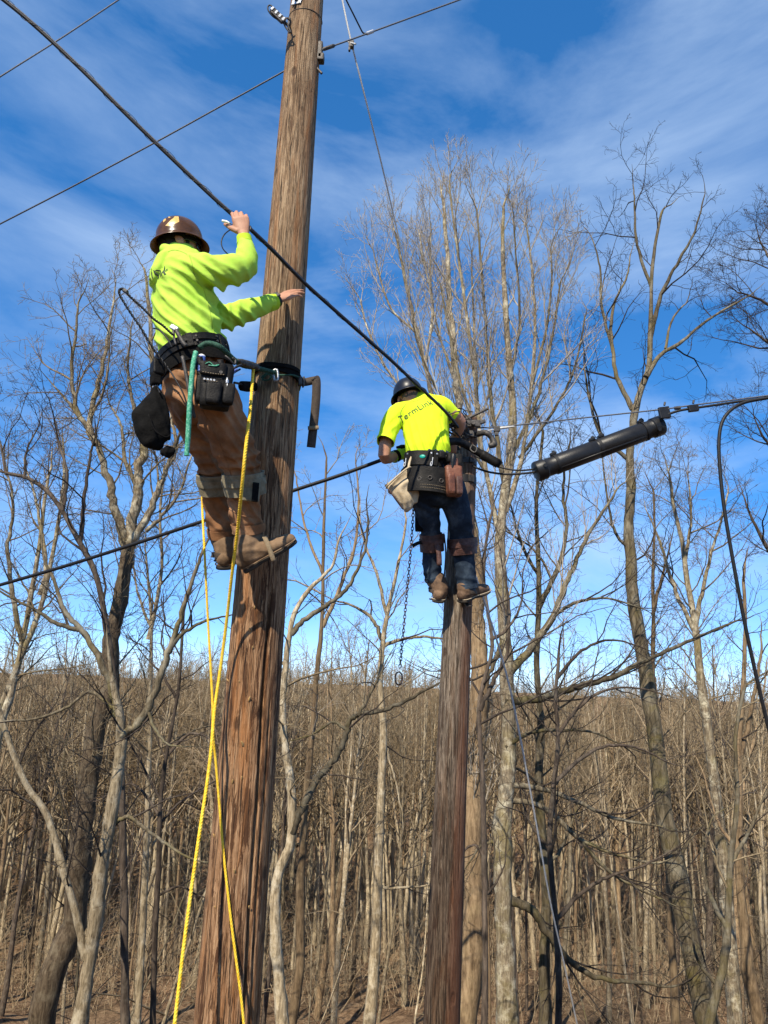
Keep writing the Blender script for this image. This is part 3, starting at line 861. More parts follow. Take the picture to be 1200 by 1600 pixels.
for i in range(12):
    px_, D_ = (150, 640, 1010, 60, 520, 880, 240, 1120, 700, 960, 590, 40)[i], (46, 52, 48, 60, 64, 58, 72, 66, 76, 84, 45, 50)[i]
    x, y = cam_xy(px_, D_)
    a = rf.uniform(-.7, .7); Lg = rf.uniform(4, 9)
    pts_ = []
    for k in range(7):
        q = (k / 6 - .5) * Lg
        xx, yy = x + q * math.cos(a), y + q * math.sin(a) * 1.2
        pts_.append((xx, yy, gz1(xx, yy) + 0.13 + rf.normal(0, .02)))
    side = ('at the left edge' if px_ < 100 else 'left of the near pole' if px_ < 300 else 'between the two poles' if px_ < 660 else 'behind the far pole' if px_ < 760 else 'below the black closure' if px_ < 1000 else 'near the right edge')
    fl = empty('fallen_log', pts_[3], ('pale' if i % 2 else 'dark') + ' fallen log lying on the forest floor ' + ('close by, ' if D_ < 51 else 'midway, ' if D_ < 66 else 'far off, ') + side, 'log', 'fallen logs')
    tube('log', pts_, [rf.uniform(.12, .2), rf.uniform(.06, .1)], m_bark_pale if i % 2 else m_bark_moss, fl, 8, 14)
    tube('branch_stub', [pts_[2], (pts_[2][0] + .2, pts_[2][1] - .2, pts_[2][2] + .9)], [.05, .02], m_bark_moss, fl, 5)

# ------------------------------------------------------------------ shared small-object materials
m_black_rub = noisy_mat('black_cable_jacket', [(0.007, 0.007, 0.0075), (0.014, 0.014, 0.015)], 60, 0.5, 0.15, spec=0.25)
m_black_pl = noisy_mat('black_plastic', [(0.006, 0.006, 0.0065), (0.013, 0.013, 0.014)], 18, 0.42, 0.12, bscale=120, spec=0.3)
m_steel = noisy_mat('galvanised_steel', [(0.30, 0.31, 0.32), (0.52, 0.53, 0.54)], 40, 0.42, 0.15, metal=0.75)
m_dsteel = noisy_mat('weathered_steel', [(0.03, 0.028, 0.026), (0.10, 0.092, 0.085)], 50, 0.55, 0.25, metal=0.5)
m_strand = noisy_mat('grey_strand', [(0.42, 0.42, 0.41), (0.70, 0.70, 0.68)], 180, 0.6, 0.3, metal=0.1)
m_dstrand = noisy_mat('dark_strand', [(0.05, 0.055, 0.07), (0.12, 0.125, 0.14)], 180, 0.5, 0.3, metal=0.3)
m_white_pl = noisy_mat('white_plastic', [(0.70, 0.70, 0.68), (0.80, 0.80, 0.78)], 30, 0.4, 0.05)


def box_bm(bm, c, sx, sy, sz, M=None, bev=0.0):
    r = bmesh.ops.create_cube(bm, size=1.0)
    vs = r['verts']
    bmesh.ops.scale(bm, vec=(sx, sy, sz), verts=vs)
    if bev:
        es = list({e for v in vs for e in v.link_edges})
        q = bmesh.ops.bevel(bm, geom=es, offset=bev, segments=2, profile=0.6, affect='EDGES')
        vs = [v for v in q['verts']] if q['verts'] else vs
        vs = list({v for f in q['faces'] for v in f.verts} | {v for v in vs if v.is_valid})
    if M is not None: bmesh.ops.transform(bm, matrix=M, verts=vs)
    bmesh.ops.translate(bm, vec=c, verts=vs)
    return vs


def boxes(name, items, mat, parent=None, bev=0.002, smooth=False):
    """items: (centre, (sx,sy,sz), rotation Matrix or None) -> one mesh."""
    V, F = [], []
    bm = bmesh.new()
    for c, s, M in items:
        b2 = bmesh.new()
        bmesh.ops.create_cube(b2, size=1.0)
        bmesh.ops.scale(b2, vec=s, verts=b2.verts)
        if bev: bmesh.ops.bevel(b2, geom=list(b2.edges), offset=min(bev, min(s) * 0.45), segments=2, profile=0.6, affect='EDGES')
        if M is not None: bmesh.ops.transform(b2, matrix=M.to_4x4(), verts=b2.verts)
        bmesh.ops.translate(b2, vec=c, verts=b2.verts)
        me = bpy.data.meshes.new('tmp'); b2.to_mesh(me); b2.free(); bm.from_mesh(me); bpy.data.meshes.remove(me)
    return link(name, bm_mesh(name, bm), mat, parent, smooth)


def frame(x, z):
    """Rotation whose local X runs along x and local Z lies near z."""
    x = Vector(x).normalized(); z = Vector(z)
    z = (z - x * z.dot(x)).normalized(); y = z.cross(x)
    return Matrix(((x.x, y.x, z.x), (x.y, y.y, z.y), (x.z, y.z, z.z)))


def cyl(name, a, b, r, mat, parent=None, sides=16, prof=None):
    """A turned body from a to b; prof is [(t, radius)...]."""
    a, b = Vector(a), Vector(b)
    prof = prof or [(0, r), (1, r)]
    P = [a + (b - a) * t for t, _ in prof]
    P = [a + (b - a) * (prof[0][0] - 1e-4)] + P + [a + (b - a) * (prof[-1][0] + 1e-4)]
    R = [1e-4] + [q for _, q in prof] + [1e-4]
    P = np.array([tuple(p) for p in P]); R = np.array(R)
    x = (b - a).normalized()
    M = frame(x, (0.2, 0.3, 1)) ; e1 = np.array(M.col[1]); e2 = np.array(M.col[2])
    an = np.linspace(0, 2 * np.pi, sides, endpoint=False)
    V = P[:, None] + R[:, None, None] * (np.cos(an)[None, :, None] * e1 + np.sin(an)[None, :, None] * e2)
    n = len(P)
    idx = np.arange(n * sides).reshape(n, sides)
    a0 = idx[:-1]; a1 = np.roll(a0, -1, 1); b0 = idx[1:]; b1 = np.roll(b0, -1, 1)
    F = np.stack([a0, b0, b1, a1], -1).reshape(-1, 4)
    me = mesh_np(name, V.reshape(-1, 3), F)
    o = link(name, me, mat, parent, True)
    me.set_sharp_from_angle(angle=math.radians(40))
    return o


# ------------------------------------------------------------------ poles
def wood_mat(name, top, low, stripe, z0, z1, side=None, heart=0.6):
    m, t, b = mat_new(name, 0.8, top[0], spec=0.2)
    tc = N(t, 'ShaderNodeTexCoord')
    def vn(sc, st, det=8, rough=0.65, dist=0.0):
        mp = N(t, 'ShaderNodeMapping'); mp.inputs['Scale'].default_value = st
        t.links.new(tc.outputs['Object'], mp.inputs[0])
        n = N(t, 'ShaderNodeTexNoise', Scale=sc, Detail=det, Roughness=rough, Distortion=dist)
        t.links.new(mp.outputs[0], n.inputs['Vector']); return n
    g0 = vn(3.0, (44, 44, 1.3), 9, 0.7, 0.25)
    g9 = vn(3.0, (120, 120, 3.0), 6, 0.7, 0.2)
    g8 = vn(1.0, (7, 7, 1.5), 7, 0.65, 0.6)
    ga_ = N(t, 'ShaderNodeMath', operation='MULTIPLY_ADD'); ga_.inputs[1].default_value = 0.5
    gb_ = N(t, 'ShaderNodeMath', operation='MULTIPLY_ADD'); gb_.inputs[1].default_value = 0.30
    gc_ = N(t, 'ShaderNodeMath', operation='ADD'); gc_.inputs[1].default_value = -0.40
    t.links.new(g9.outputs[0], ga_.inputs[0]); t.links.new(g0.outputs[0], ga_.inputs[2])
    t.links.new(g8.outputs[0], gb_.inputs[0]); t.links.new(ga_.outputs[0], gb_.inputs[2]); t.links.new(gb_.outputs[0], gc_.inputs[0])
    g = gc_
    rt = ramp(t, [(0.36, top[0]), (0.5, top[1]), (0.64, top[2])])
    rl = ramp(t, [(0.36, low[0]), (0.5, low[1]), (0.64, low[2])])
    t.links.new(g.outputs[0], rt.inputs[0]); t.links.new(g.outputs[0], rl.inputs[0])
    sx = N(t, 'ShaderNodeSeparateXYZ'); t.links.new(tc.outputs['Object'], sx.inputs[0])
    big = vn(1.2, (3, 3, 0.5), 5)
    ad = N(t, 'ShaderNodeMath', operation='MULTIPLY_ADD'); ad.inputs[1].default_value = 1.6
    t.links.new(big.outputs[0], ad.inputs[0]); t.links.new(sx.outputs[2], ad.inputs[2])
    mr = N(t, 'ShaderNodeMapRange'); mr.inputs[1].default_value = z0 + 0.8; mr.inputs[2].default_value = z1 + 0.8
    t.links.new(ad.outputs[0], mr.inputs[0])
    mx = N(t, 'ShaderNodeMixRGB'); t.links.new(mr.outputs[0], mx.inputs[0]); t.links.new(rl.outputs[0], mx.inputs[1]); t.links.new(rt.outputs[0], mx.inputs[2])
    # dark resinous streaks, strongest in the lower wood
    s = vn(2.6, (15, 15, 1.5), 7, 0.7, 0.5)
    sr = N(t, 'ShaderNodeMapRange'); sr.inputs[1].default_value = 0.525; sr.inputs[2].default_value = 0.555
    t.links.new(s.outputs[0], sr.inputs[0])
    iv = N(t, 'ShaderNodeMath', operation='MULTIPLY_ADD'); iv.inputs[1].default_value = -0.45; iv.inputs[2].default_value = 0.88
    t.links.new(mr.outputs[0], iv.inputs[0])
    sm = N(t, 'ShaderNodeMath', operation='MULTIPLY'); t.links.new(sr.outputs[0], sm.inputs[0]); t.links.new(iv.outputs[0], sm.inputs[1])
    m2 = N(t, 'ShaderNodeMixRGB'); m2.inputs[2].default_value = (*stripe, 1)
    t.links.new(sm.outputs[0], m2.inputs[0]); t.links.new(mx.outputs[0], m2.inputs[1])
    # orange heartwood showing through in patches
    og = vn(1.6, (9, 9, 0.8), 5, 0.6, 0.6)
    ogr = N(t, 'ShaderNodeMapRange'); ogr.inputs[1].default_value = 0.52; ogr.inputs[2].default_value = 0.66; ogr.inputs[4].default_value = heart
    t.links.new(og.outputs[0], ogr.inputs[0])
    mo = N(t, 'ShaderNodeMixRGB', blend_type='MIX'); mo.inputs[2].default_value = (0.33, 0.135, 0.042, 1)
    t.links.new(ogr.outputs[0], mo.inputs[0]); t.links.new(m2.outputs[0], mo.inputs[1])
    m2 = mo
    # fine black checks
    ck = vn(5.0, (40, 40, 0.9), 4, 0.5)
    cr = N(t, 'ShaderNodeMapRange'); cr.inputs[1].default_value = 0.60; cr.inputs[2].default_value = 0.65; cr.inputs[4].default_value = 0.85
    t.links.new(ck.outputs[0], cr.inputs[0])
    m3 = N(t, 'ShaderNodeMixRGB'); m3.inputs[2].default_value = (0.025, 0.017, 0.011, 1)
    t.links.new(cr.outputs[0], m3.inputs[0]); t.links.new(m2.outputs[0], m3.inputs[1])
    # spur pocks and knots
    vo = N(t, 'ShaderNodeTexVoronoi', Scale=7.0)
    mpv = N(t, 'ShaderNodeMapping'); mpv.inputs['Scale'].default_value = (1.0, 1.0, 0.55)
    t.links.new(tc.outputs['Object'], mpv.inputs[0]); t.links.new(mpv.outputs[0], vo.inputs['Vector'])
    vr = N(t, 'ShaderNodeMapRange'); vr.inputs[1].default_value = 0.17; vr.inputs[2].default_value = 0.09; vr.inputs[4].default_value = 0.8
    t.links.new(vo.outputs['Distance'], vr.inputs[0])
    m4 = N(t, 'ShaderNodeMixRGB'); m4.inputs[2].default_value = (0.05, 0.026, 0.014, 1)
    t.links.new(vr.outputs[0], m4.inputs[0]); t.links.new(m3.outputs[0], m4.inputs[1])
    last = m4
    if side:                                                     # freshly stripped reddish flank
        d, col = side[:2]
        dp = N(t, 'ShaderNodeVectorMath', operation='DOT_PRODUCT'); dp.inputs[1].default_value = d
        t.links.new(tc.outputs['Object'], dp.inputs[0])
        wv = N(t, 'ShaderNodeMath', operation='MULTIPLY_ADD'); wv.inputs[1].default_value = 0.10
        t.links.new(g.outputs[0], wv.inputs[0]); t.links.new(dp.outputs['Value'], wv.inputs[2])
        dr = N(t, 'ShaderNodeMapRange'); dr.inputs[1].default_value = side[2]; dr.inputs[2].default_value = side[2] + 0.035
        t.links.new(wv.outputs[0], dr.inputs[0])
        m5 = N(t, 'ShaderNodeMixRGB', blend_type='MIX'); m5.inputs[2].default_value = (*col, 1)
        dm = N(t, 'ShaderNodeMath', operation='MULTIPLY'); dm.inputs[1].default_value = 0.45
        t.links.new(dr.outputs[0], dm.inputs[0]); t.links.new(dm.outputs[0], m5.inputs[0]); t.links.new(last.outputs[0], m5.inputs[1])
        last = m5
    t.links.new(last.outputs[0], b.inputs['Base Color'])
    hm = N(t, 'ShaderNodeMath', operation='SUBTRACT'); t.links.new(g.outputs[0], hm.inputs[0]); t.links.new(cr.outputs[0], hm.inputs[1])
    h2 = N(t, 'ShaderNodeMath', operation='SUBTRACT'); t.links.new(hm.outputs[0], h2.inputs[0]); t.links.new(vr.outputs[0], h2.inputs[1])
    bp = N(t, 'ShaderNodeBump', Strength=1.0, Distance=0.010)
    t.links.new(h2.outputs[0], bp.inputs['Height']); t.links.new(bp.outputs[0], b.inputs['Normal'])
    return m


def pole(label, A, B, ra, rb, mat, seed, checks):
    """Round timber from A (butt) to B (top) with real drying checks cut into it."""
    A, B = Vector(A), Vector(B)
    ax = (B - A).normalized(); Lg = (B - A).length
    rows, cols = int(Lg / 0.022), 168
    e1 = Vector((1, 0, 0)); e1 = (e1 - ax * e1.dot(ax)).normalized(); e2 = ax.cross(e1)
    V = np.zeros((rows + 1, cols, 3))
    rng = np.random.default_rng(seed)
    ts = np.linspace(0, 1, rows + 1)
    an = np.linspace(0, 2 * np.pi, cols, endpoint=False)
    R = (ra + (rb - ra) * ts)[:, None] * np.ones(cols)
    for k in range(1, 7):
        R += 0.0016 / k * np.sin(k * an + rng.uniform(0, 6))[None] * np.sin(ts * Lg * rng.uniform(0.4, 2) + rng.uniform(0, 6))[:, None]
    R += rng.normal(0, 0.00035, R.shape)
    for a0, z0, z1, w, dp in checks:
        zz = A.z + (B.z - A.z) * ts
        drift = a0 + 0.05 * np.sin(zz * 1.9 + a0 * 5) + 0.02 * np.sin(zz * 7.1)
        da = np.abs((an[None] - drift[:, None] + np.pi) % (2 * np.pi) - np.pi)
        env = np.clip((zz - z0) / 0.15, 0, 1) * np.clip((z1 - zz) / 0.15, 0, 1)
        R -= dp * env[:, None] * np.clip(1 - da / (w * (0.6 + 0.4 * env[:, None])), 0, 1) ** 0.7
    P = np.array(A)[None] + ts[:, None] * Lg * np.array(ax)[None]
    V = P[:, None] + R[..., None] * (np.cos(an)[None, :, None] * np.array(e1) + np.sin(an)[None, :, None] * np.array(e2))
    idx = np.arange((rows + 1) * cols).reshape(rows + 1, cols)
    a0_ = idx[:-1]; a1_ = np.roll(a0_, -1, 1); b0_ = idx[1:]; b1_ = np.roll(b0_, -1, 1)
    F = np.stack([a0_, a1_, b1_, b0_], -1).reshape(-1, 4)
    # top cap
    Vc = np.vstack([V.reshape(-1, 3), (np.array(B) + 0.004 * np.array(ax))[None]])
    c = len(Vc) - 1
    Fc = np.stack([idx[-1], np.roll(idx[-1], -1), np.full(cols, c), np.full(cols, c)], -1)
    me = bpy.data.meshes.new('pole_shaft')
    me.from_pydata(Vc.tolist(), [], F.tolist() + [[int(q[0]), int(q[1]), int(q[2])] for q in Fc])
    root = empty('utility_pole', A, label, 'utility pole', 'wooden utility poles')
    link('shaft', me, mat, root)
    return root, ax


D1, D2 = 3.7, 5.25
p1a, p1b = at(354, 1600, D1), at(480, 0, D1)
dd = (p1b - p1a).normalized()
P1A = p1a - dd * ((p1a.z + 0.6) / dd.z); P1B = p1b + dd * 0.9
R1A = pxm(102, 1600, D1) / 2; R1B = pxm(50, 0, D1) / 2
k1 = (R1B - R1A) / (p1b - p1a).length
m_pole1 = wood_mat('pole_wood_brown', [(0.065, 0.038, 0.020), (0.235, 0.150, 0.082), (0.41, 0.29, 0.175)], [(0.075, 0.035, 0.015), (0.27, 0.145, 0.070), (0.46, 0.29, 0.16)],
                   (0.060, 0.024, 0.010), 1.9, 3.2)
pole_a, ax1 = pole('taller brown wooden pole that the man in the lime sweatshirt is strapped to', P1A, P1B, R1A - k1 * (p1a - P1A).length, R1B + k1 * 0.9, m_pole1, 3,
                   [(5.33, -0.6, 2.05, 0.085, 0.030), (5.62, -0.6, 1.5, 0.05, 0.012), (5.40, 1.9, 3.3, 0.03, 0.006), (5.1, 1.7, 2.9, 0.03, 0.005), (4.3, 0.2, 1.3, 0.02, 0.004), (4.75, 1.1, 2.4, 0.022, 0.004), (4.0, 2.3, 3.4, 0.02, 0.003),
                    (4.6, 3.2, 4.6, 0.02, 0.003), (5.3, 3.4, 5.0, 0.025, 0.004), (3.8, 0.9, 2.2, 0.018, 0.003), (4.9, 0.1, 0.8, 0.02, 0.003)])


def on1(py, side=0.0, off=0.0):
    """Axis point of the near pole at image row py, its radius there."""
    t = (1600.0 - py) / 1600.0
    px = 354 + (480 - 354) * t
    c = at(px, py, D1)
    return c, R1A + k1 * (c - p1a).length


p2a, p2b = at(690, 1600, D2), at(727, 655, D2)
dd2 = (p2b - p2a).normalized()
P2A = p2a - dd2 * ((p2a.z + 1.4) / dd2.z)
R2A, R2B = pxm(56, 1600, D2) / 2, pxm(38, 655, D2) / 2
sd2 = Vector((0.96, -0.28, 0)); sd2 = (sd2 - dd2 * sd2.dot(dd2)).normalized()
m_pole2 = wood_mat('pole_wood_grey', [(0.040, 0.030, 0.021), (0.150, 0.116, 0.083), (0.32, 0.265, 0.205)], [(0.017, 0.011, 0.007), (0.066, 0.043, 0.027), (0.165, 0.117, 0.078)],
                   (0.040, 0.020, 0.011), 0.2, 1.8, side=(tuple(sd2), (0.17, 0.066, 0.032), sd2.dot(P2A) + 0.085 + 0.0), heart=0.1)
pole_b, ax2 = pole('shorter grey wooden pole that the man in the yellow t-shirt stands on', P2A, p2b, R2A * 1.06, R2B, m_pole2, 4,
                   [(4.9, -0.4, 1.5, 0.04, 0.008), (4.4, 0.3, 2.2, 0.03, 0.006), (5.3, 0.2, 1.8, 0.03, 0.006), (4.1, -0.3, 1.1, 0.03, 0.005), (5.6, 0.8, 2.6, 0.03, 0.005), (4.7, 1.2, 2.8, 0.02, 0.004)])


def on2(py):
    t = (1600.0 - py) / 945.0
    return at(690 + 37 * t, py, D2), R2A + (R2B - R2A) * t


# chips lifted by climbing gaffs, and a gouged patch high up
m_chip = noisy_mat('fresh_wood', [(0.34, 0.19, 0.06), (0.55, 0.36, 0.15)], 60, 0.7, 0.3)
rc_ = np.random.default_rng(21)


def chips(root, on, pts, mat):
    for (px, py, sz) in pts:
        c, r = on(py)
        x = at(px, py, c.y).x - c.x
        if abs(x) > r * .95: continue
        n_ = Vector((x, -math.sqrt(r * r - x * x), 0)) / r
        q = c + n_ * r; q.z = at(px, py, c.y - r).z
        ax_ = Vector((rc_.normal(0, .2), 0, 1)).normalized()
        P_ = [q - ax_ * sz * .5 - n_ * .003, q + n_ * sz * .10, q + ax_ * sz * .30 + n_ * sz * .32, q + ax_ * sz * .55 + n_ * sz * .62]
        tube('splinter', P_, [sz * .10, sz * .24, sz * .20, sz * .04], mat, root, 5, 7)


chips(pole_a, on1, [(382, 1066, .016), (397, 1093, .026), (387, 1163, .030), (372, 1222, .026), (386, 1216, .020), (362, 1064, .018), (351, 1085, .016), (375, 1362, .024), (352, 1525, .02), (398, 985, .02), (405, 950, .018), (402, 1012, .016),
                    (341, 1310, .02), (395, 1420, .018), (345, 1420, .016), (420, 760, .014), (430, 640, .014), (366, 1180, .014)], m_chip)
# ------------------------------------------------------------------ hardware on the near pole
c, r = on1(22)
fr = Vector((-0.42, -0.9, 0.0)).normalized()
MX = frame(Vector((fr.y, -fr.x, 0)) * -1, (0, 0, 1))
boxes('square_washer', [(c + fr * (r + 0.004), (0.07, 0.008, 0.07), MX @ Matrix.Rotation(0.2, 3, 'Y'))], m_steel, pole_a, 0.002)
cyl('through_bolt', c + fr * (r + 0.004), c + fr * (r + 0.07) + Vector((-0.015, 0, 0.02)), 0.009, m_dsteel, pole_a, 12, [(0, 0.016), (0.2, 0.016), (0.21, 0.009), (1, 0.009)])
wr = []
for k in range(25):
    a = 3.2 + 3.3 * k / 24
    wr.append(on1(33)[0] + Vector((math.cos(a), math.sin(a), 0)) * (on1(33)[1] + 0.002) + ax1 * 0.02 * math.sin(a))
tube('wire_band', wr, 0.0022, m_dsteel, pole_a, 6)
# dead-end hook low on the left, at the head of the incoming wire
c, r = on1(52)
hk = c + Vector((-0.85, -0.52, 0)) * r
hookroot = empty('pole_hook', hk, 'dark eye bolt and hook bolted to the upper left of the near pole', 'hook')
tube('hook', [hk + Vector((0.02, 0.03, -0.02)), hk, at(452, 42, D1 - 0.13), at(444, 34, D1 - 0.15), at(447, 28, D1 - 0.16), at(454, 33, D1 - 0.15), at(452, 42, D1 - 0.13)], 0.0065, m_dsteel, hookroot, 8, 30)
boxes('bracket', [(hk + Vector((0.004, -0.008, -0.01)), (0.02, 0.03, 0.09), MX)], m_dsteel, hookroot, 0.003)
gr = empty('wedge_clamp', at(432, 24, D1 - 0.18), 'metal wedge clamp with a looped tail at the upper left of the near pole', 'cable clamp')
ga, gb = at(424, 14, D1 - 0.18), at(443, 32, D1 - 0.16)
gx = (gb - ga).normalized()
MG = frame(gx, (0, 0, 1))
boxes('clamp_body', [(ga + (gb - ga) * 0.5, ((gb - ga).length, 0.03, 0.026), MG), (ga + (gb - ga) * 0.5 + Vector((0, 0, -0.02)), ((gb - ga).length * 0.9, 0.022, 0.02), MG)], m_dsteel, gr, 0.006)
for tt in (0.1, 0.42, 0.72, 1.0):
    q = ga + (gb - ga) * tt
    cyl('nut', q - gx * 0.006, q + gx * 0.006, 0.021, m_steel, gr, 6)
tube('tail_loop', [gb - gx * 0.02 + Vector((0, 0, -0.02)), at(428, 27, D1 - 0.17), at(420, 18, D1 - 0.18), at(418.5, 11, D1 - 0.18), at(422, 8, D1 - 0.18), at(427, 12, D1 - 0.18)], 0.0045, m_black_rub, gr, 8, 24)
tube('bail', [gb, at(449, 38, D1 - 0.15), at(455, 52, D1 - 0.14)], 0.005, m_dsteel, gr, 8, 12)
tube('bail', [gb + Vector((0, 0, -0.01)), at(446, 42, D1 - 0.15), at(453, 52, D1 - 0.14)], 0.005, m_dsteel, gr, 8, 12)
# fittings on the right flank
c, r = on1(85)
q = c + Vector((0.93, -0.2, 0)) * r
rt_ = empty('strand_bracket', q, 'black bracket bolted to the right flank of the near pole near its top', 'bracket')
boxes('bracket_plate', [(q + Vector((0.012, 0, 0.0)), (0.03, 0.05, 0.13), None), (q + Vector((0.018, 0, -0.05)), (0.045, 0.05, 0.05), None)], m_dsteel, rt_, 0.008)
c, r = on1(112)
q = c + Vector((0.9, -0.3, 0)) * r
cyl('bolt', q, q + Vector((0.035, 0, -0.04)), 0.008, m_dsteel, rt_, 8)

# ------------------------------------------------------------------ wires and cables
def wire(name, label, pts, r, mat, n=40, sides=7, cat='wire'):
    P = [at(*p) for p in pts]
    o = tube(name, P, r, mat, None, sides, n)
    return tag(o, label, cat)


wire('overhead_wire', 'thin dark wire crossing the top left corner of the sky', [(-60, 159, 4.2), (0, 120, 4.2), (95, 60, 4.3), (185, 0, 4.4), (240, -36, 4.45)], 0.0055, m_dstrand)
wire('overhead_wire', 'dark wire sloping up from the left edge to the back of the near pole', [(-60, 381, 4.6), (0, 350, 4.4), (120, 288, 4.2), (240, 224, 4.05), (345, 166, 3.95), (446, 110, 3.84), (474, 92, 3.84), (496, 80, 3.80)], 0.0052, m_dstrand)
wire('overhead_wire', 'dark wire running up and right from the right flank of the near pole', [(500, 79, 3.66), (548, 62, 3.70), (600, 43, 3.75), (660, 21, 3.8), (720, -1, 3.85), (780, -24, 3.9)], 0.0052, m_dstrand)
sp = empty('wire_grip', at(515, 72, 3.67), 'metal sleeve gripping the wire beside the near pole', 'wire grip')
cyl('sleeve', at(504, 77.5, 3.665), at(523, 71, 3.68), 0.010, m_dsteel, sp, 12, [(0, 0.007), (0.1, 0.011), (0.9, 0.011), (1, 0.007)])
sp = empty('wire_splice', at(578, 51, 3.73), 'silver crimp joining the black jumper to the wire right of the near pole', 'wire splice')
cyl('crimp', at(572, 53, 3.725), at(584, 48.5, 3.735), 0.009, m_steel, sp, 12, [(0, 0.006), (0.08, 0.0105), (0.92, 0.0105), (1, 0.006)])
wire('jumper_wire', 'short black jumper wire dropping to the crimp on the wire', [(522, -40, 3.5), (541, 0, 3.6), (552, 22, 3.65), (562, 42, 3.7), (567, 51, 3.72), (572, 53, 3.725)], 0.005, m_black_rub)


def strand(name, label, pts, r, mat, n=80, twist=60.0, cat='guy wire'):
    """A seven-wire strand: six wires laid in a helix round the middle."""
    P = spline([tuple(at(*p)) for p in pts], n * 4)
    T = unit(np.gradient(P, axis=0))
    e1 = unit(np.cross(T, np.array([0.3, 1.0, 0.1]))); e2 = np.cross(T, e1)
    s = np.concatenate([[0], np.cumsum(np.linalg.norm(np.diff(P, axis=0), axis=1))])
    S = Soup()
    for k in range(5):
        a = s * twist + k * 2 * np.pi / 5
        Q = P + r * 0.55 * (np.cos(a)[:, None] * e1 + np.sin(a)[:, None] * e2)
        S.add(*rings(Q[None], np.full((1, len(Q)), r * 0.5), 5))
    return tag(link(name, S.mesh(name), mat), label, cat)


strand('guy_strand', 'pale twisted steel strand slanting from the top of the sky down to the far pole',
       [(528, -40, 3.75), (535, 0, 3.8), (548, 62, 3.86), (562, 118, 3.95), (580, 190, 4.12), (600, 272, 4.35), (622, 366, 4.6), (655, 500, 4.95), (692, 636, 5.2), (722, 668, 5.2)], 0.0058, m_strand, 120)
gk = empty('strand_clamp', at(549, 67, 3.86), 'small bolted clamp where the pale strand crosses the wire', 'strand clamp')
boxes('clamp_plate', [(at(549, 70, 3.86), (0.035, 0.03, 0.05), None), (at(546, 77, 3.85), (0.014, 0.02, 0.03), None)], m_dsteel, gk, 0.005)
cyl('bolt', at(544, 66, 3.86), at(556, 69, 3.83), 0.006, m_steel, gk, 8)
strand('guy_strand', 'grey guy strand slanting from the far pole down through the branches to the lower right',
       [(738, 885, 5.3), (764, 962, 5.5), (782, 1020, 5.7), (800, 1090, 5.9), (820, 1190, 6.2), (842, 1310, 6.6), (860, 1410, 7.0), (880, 1500, 7.4), (906, 1620, 7.9), (925, 1700, 8.3)], 0.0075, m_strand, 120)

# main lashed cable passing over both men
CX = lambda x: 1.0 / (0.317 - (x - 385) * (0.00033 if x > 385 else 0.00013))
cpts = [(-60, -48), (5, 0), (60, 46), (130, 112), (200, 182), (262, 242), (323, 300), (364, 337), (391, 359), (431, 397), (475, 442), (518, 481), (570, 527), (618, 570), (647, 598), (667, 616), (697, 645), (716, 668)]
mainP = [at(x, y, CX(x)) for x, y in cpts]
mc = empty('aerial_cable', mainP[0], 'thick black lashed cable slanting from the top left past the raised hand', 'cable')
MP = spline([tuple(p) for p in mainP], 160)
o = tube('cable_jacket', MP, 0.0085, m_black_rub, mc, 10)
tube('support_strand', MP + np.array([0, 0, 0.0125]), 0.0045, m_dstrand, mc, 8)
T = unit(np.gradient(MP, axis=0)); sN = np.concatenate([[0], np.cumsum(np.linalg.norm(np.diff(MP, axis=0), axis=1))])
PP = spline(MP, 900); ss = np.linspace(0, sN[-1], 900); TT = unit(np.gradient(PP, axis=0))
e1 = unit(np.cross(TT, np.array([0, 0, 1.0]))); e2 = np.cross(e1, TT)
ang = ss * 2 * np.pi / 0.22
LW = PP + np.array([0, 0, 0.004]) + 0.0115 * np.cos(ang)[:, None] * e1 + 0.0150 * np.sin(ang)[:, None] * e2
tube('lashing_wire', LW, 0.0012, m_dsteel, mc, 4)

lowp = [(-60, 932, 5.9), (0, 914, 5.8), (100, 885, 5.65), (210, 850, 5.45), (312, 816, 5.3), (400, 787, 5.2), (460, 766, 5.15), (530, 743, 5.08), (590, 721, 5.02), (606, 716, 5.0), (625, 714, 4.99), (648, 712, 5.0), (690, 706, 5.1), (718, 700, 5.1)]
wire('aerial_cable', 'black cable rising from the left edge behind the near pole to the gloved hand', lowp, 0.0145, m_black_rub, 120, 10, 'cable')

# right-hand span
wire('span_strand', 'upper thin strand running right from the far pole over the black closure', [(742, 668, 5.18), (770, 668, 5.16), (810, 664, 5.1), (920, 652, 5.0), (1031, 640, 4.9), (1083, 633, 4.86), (1200, 618, 4.75), (1290, 607, 4.66)], 0.0055, m_dstrand, 60, 7, 'strand')
wire('span_cable', 'lower black cable of the right-hand span, leaving the closure clamps for the right edge', [(1036, 650, 4.9), (1060, 642, 4.88), (1083, 638, 4.86), (1120, 632.5, 4.83), (1157, 627, 4.8), (1200, 621.5, 4.75), (1290, 612, 4.66)], 0.0095, m_black_rub, 50, 8, 'cable')
wire('drop_cable', 'black cable hanging in a long curve from the span at the right edge', [(1240, 616, 4.70), (1195, 622.5, 4.74), (1163, 629, 4.76), (1143, 640, 4.76), (1130, 656, 4.76), (1124, 680, 4.76), (1124, 720, 4.76), (1131, 790, 4.76), (1146, 880, 4.76), (1166, 985, 4.78), (1186, 1075, 4.8), (1204, 1150, 4.82), (1240, 1290, 4.86)], 0.0125, m_black_rub, 90, 10, 'cable')
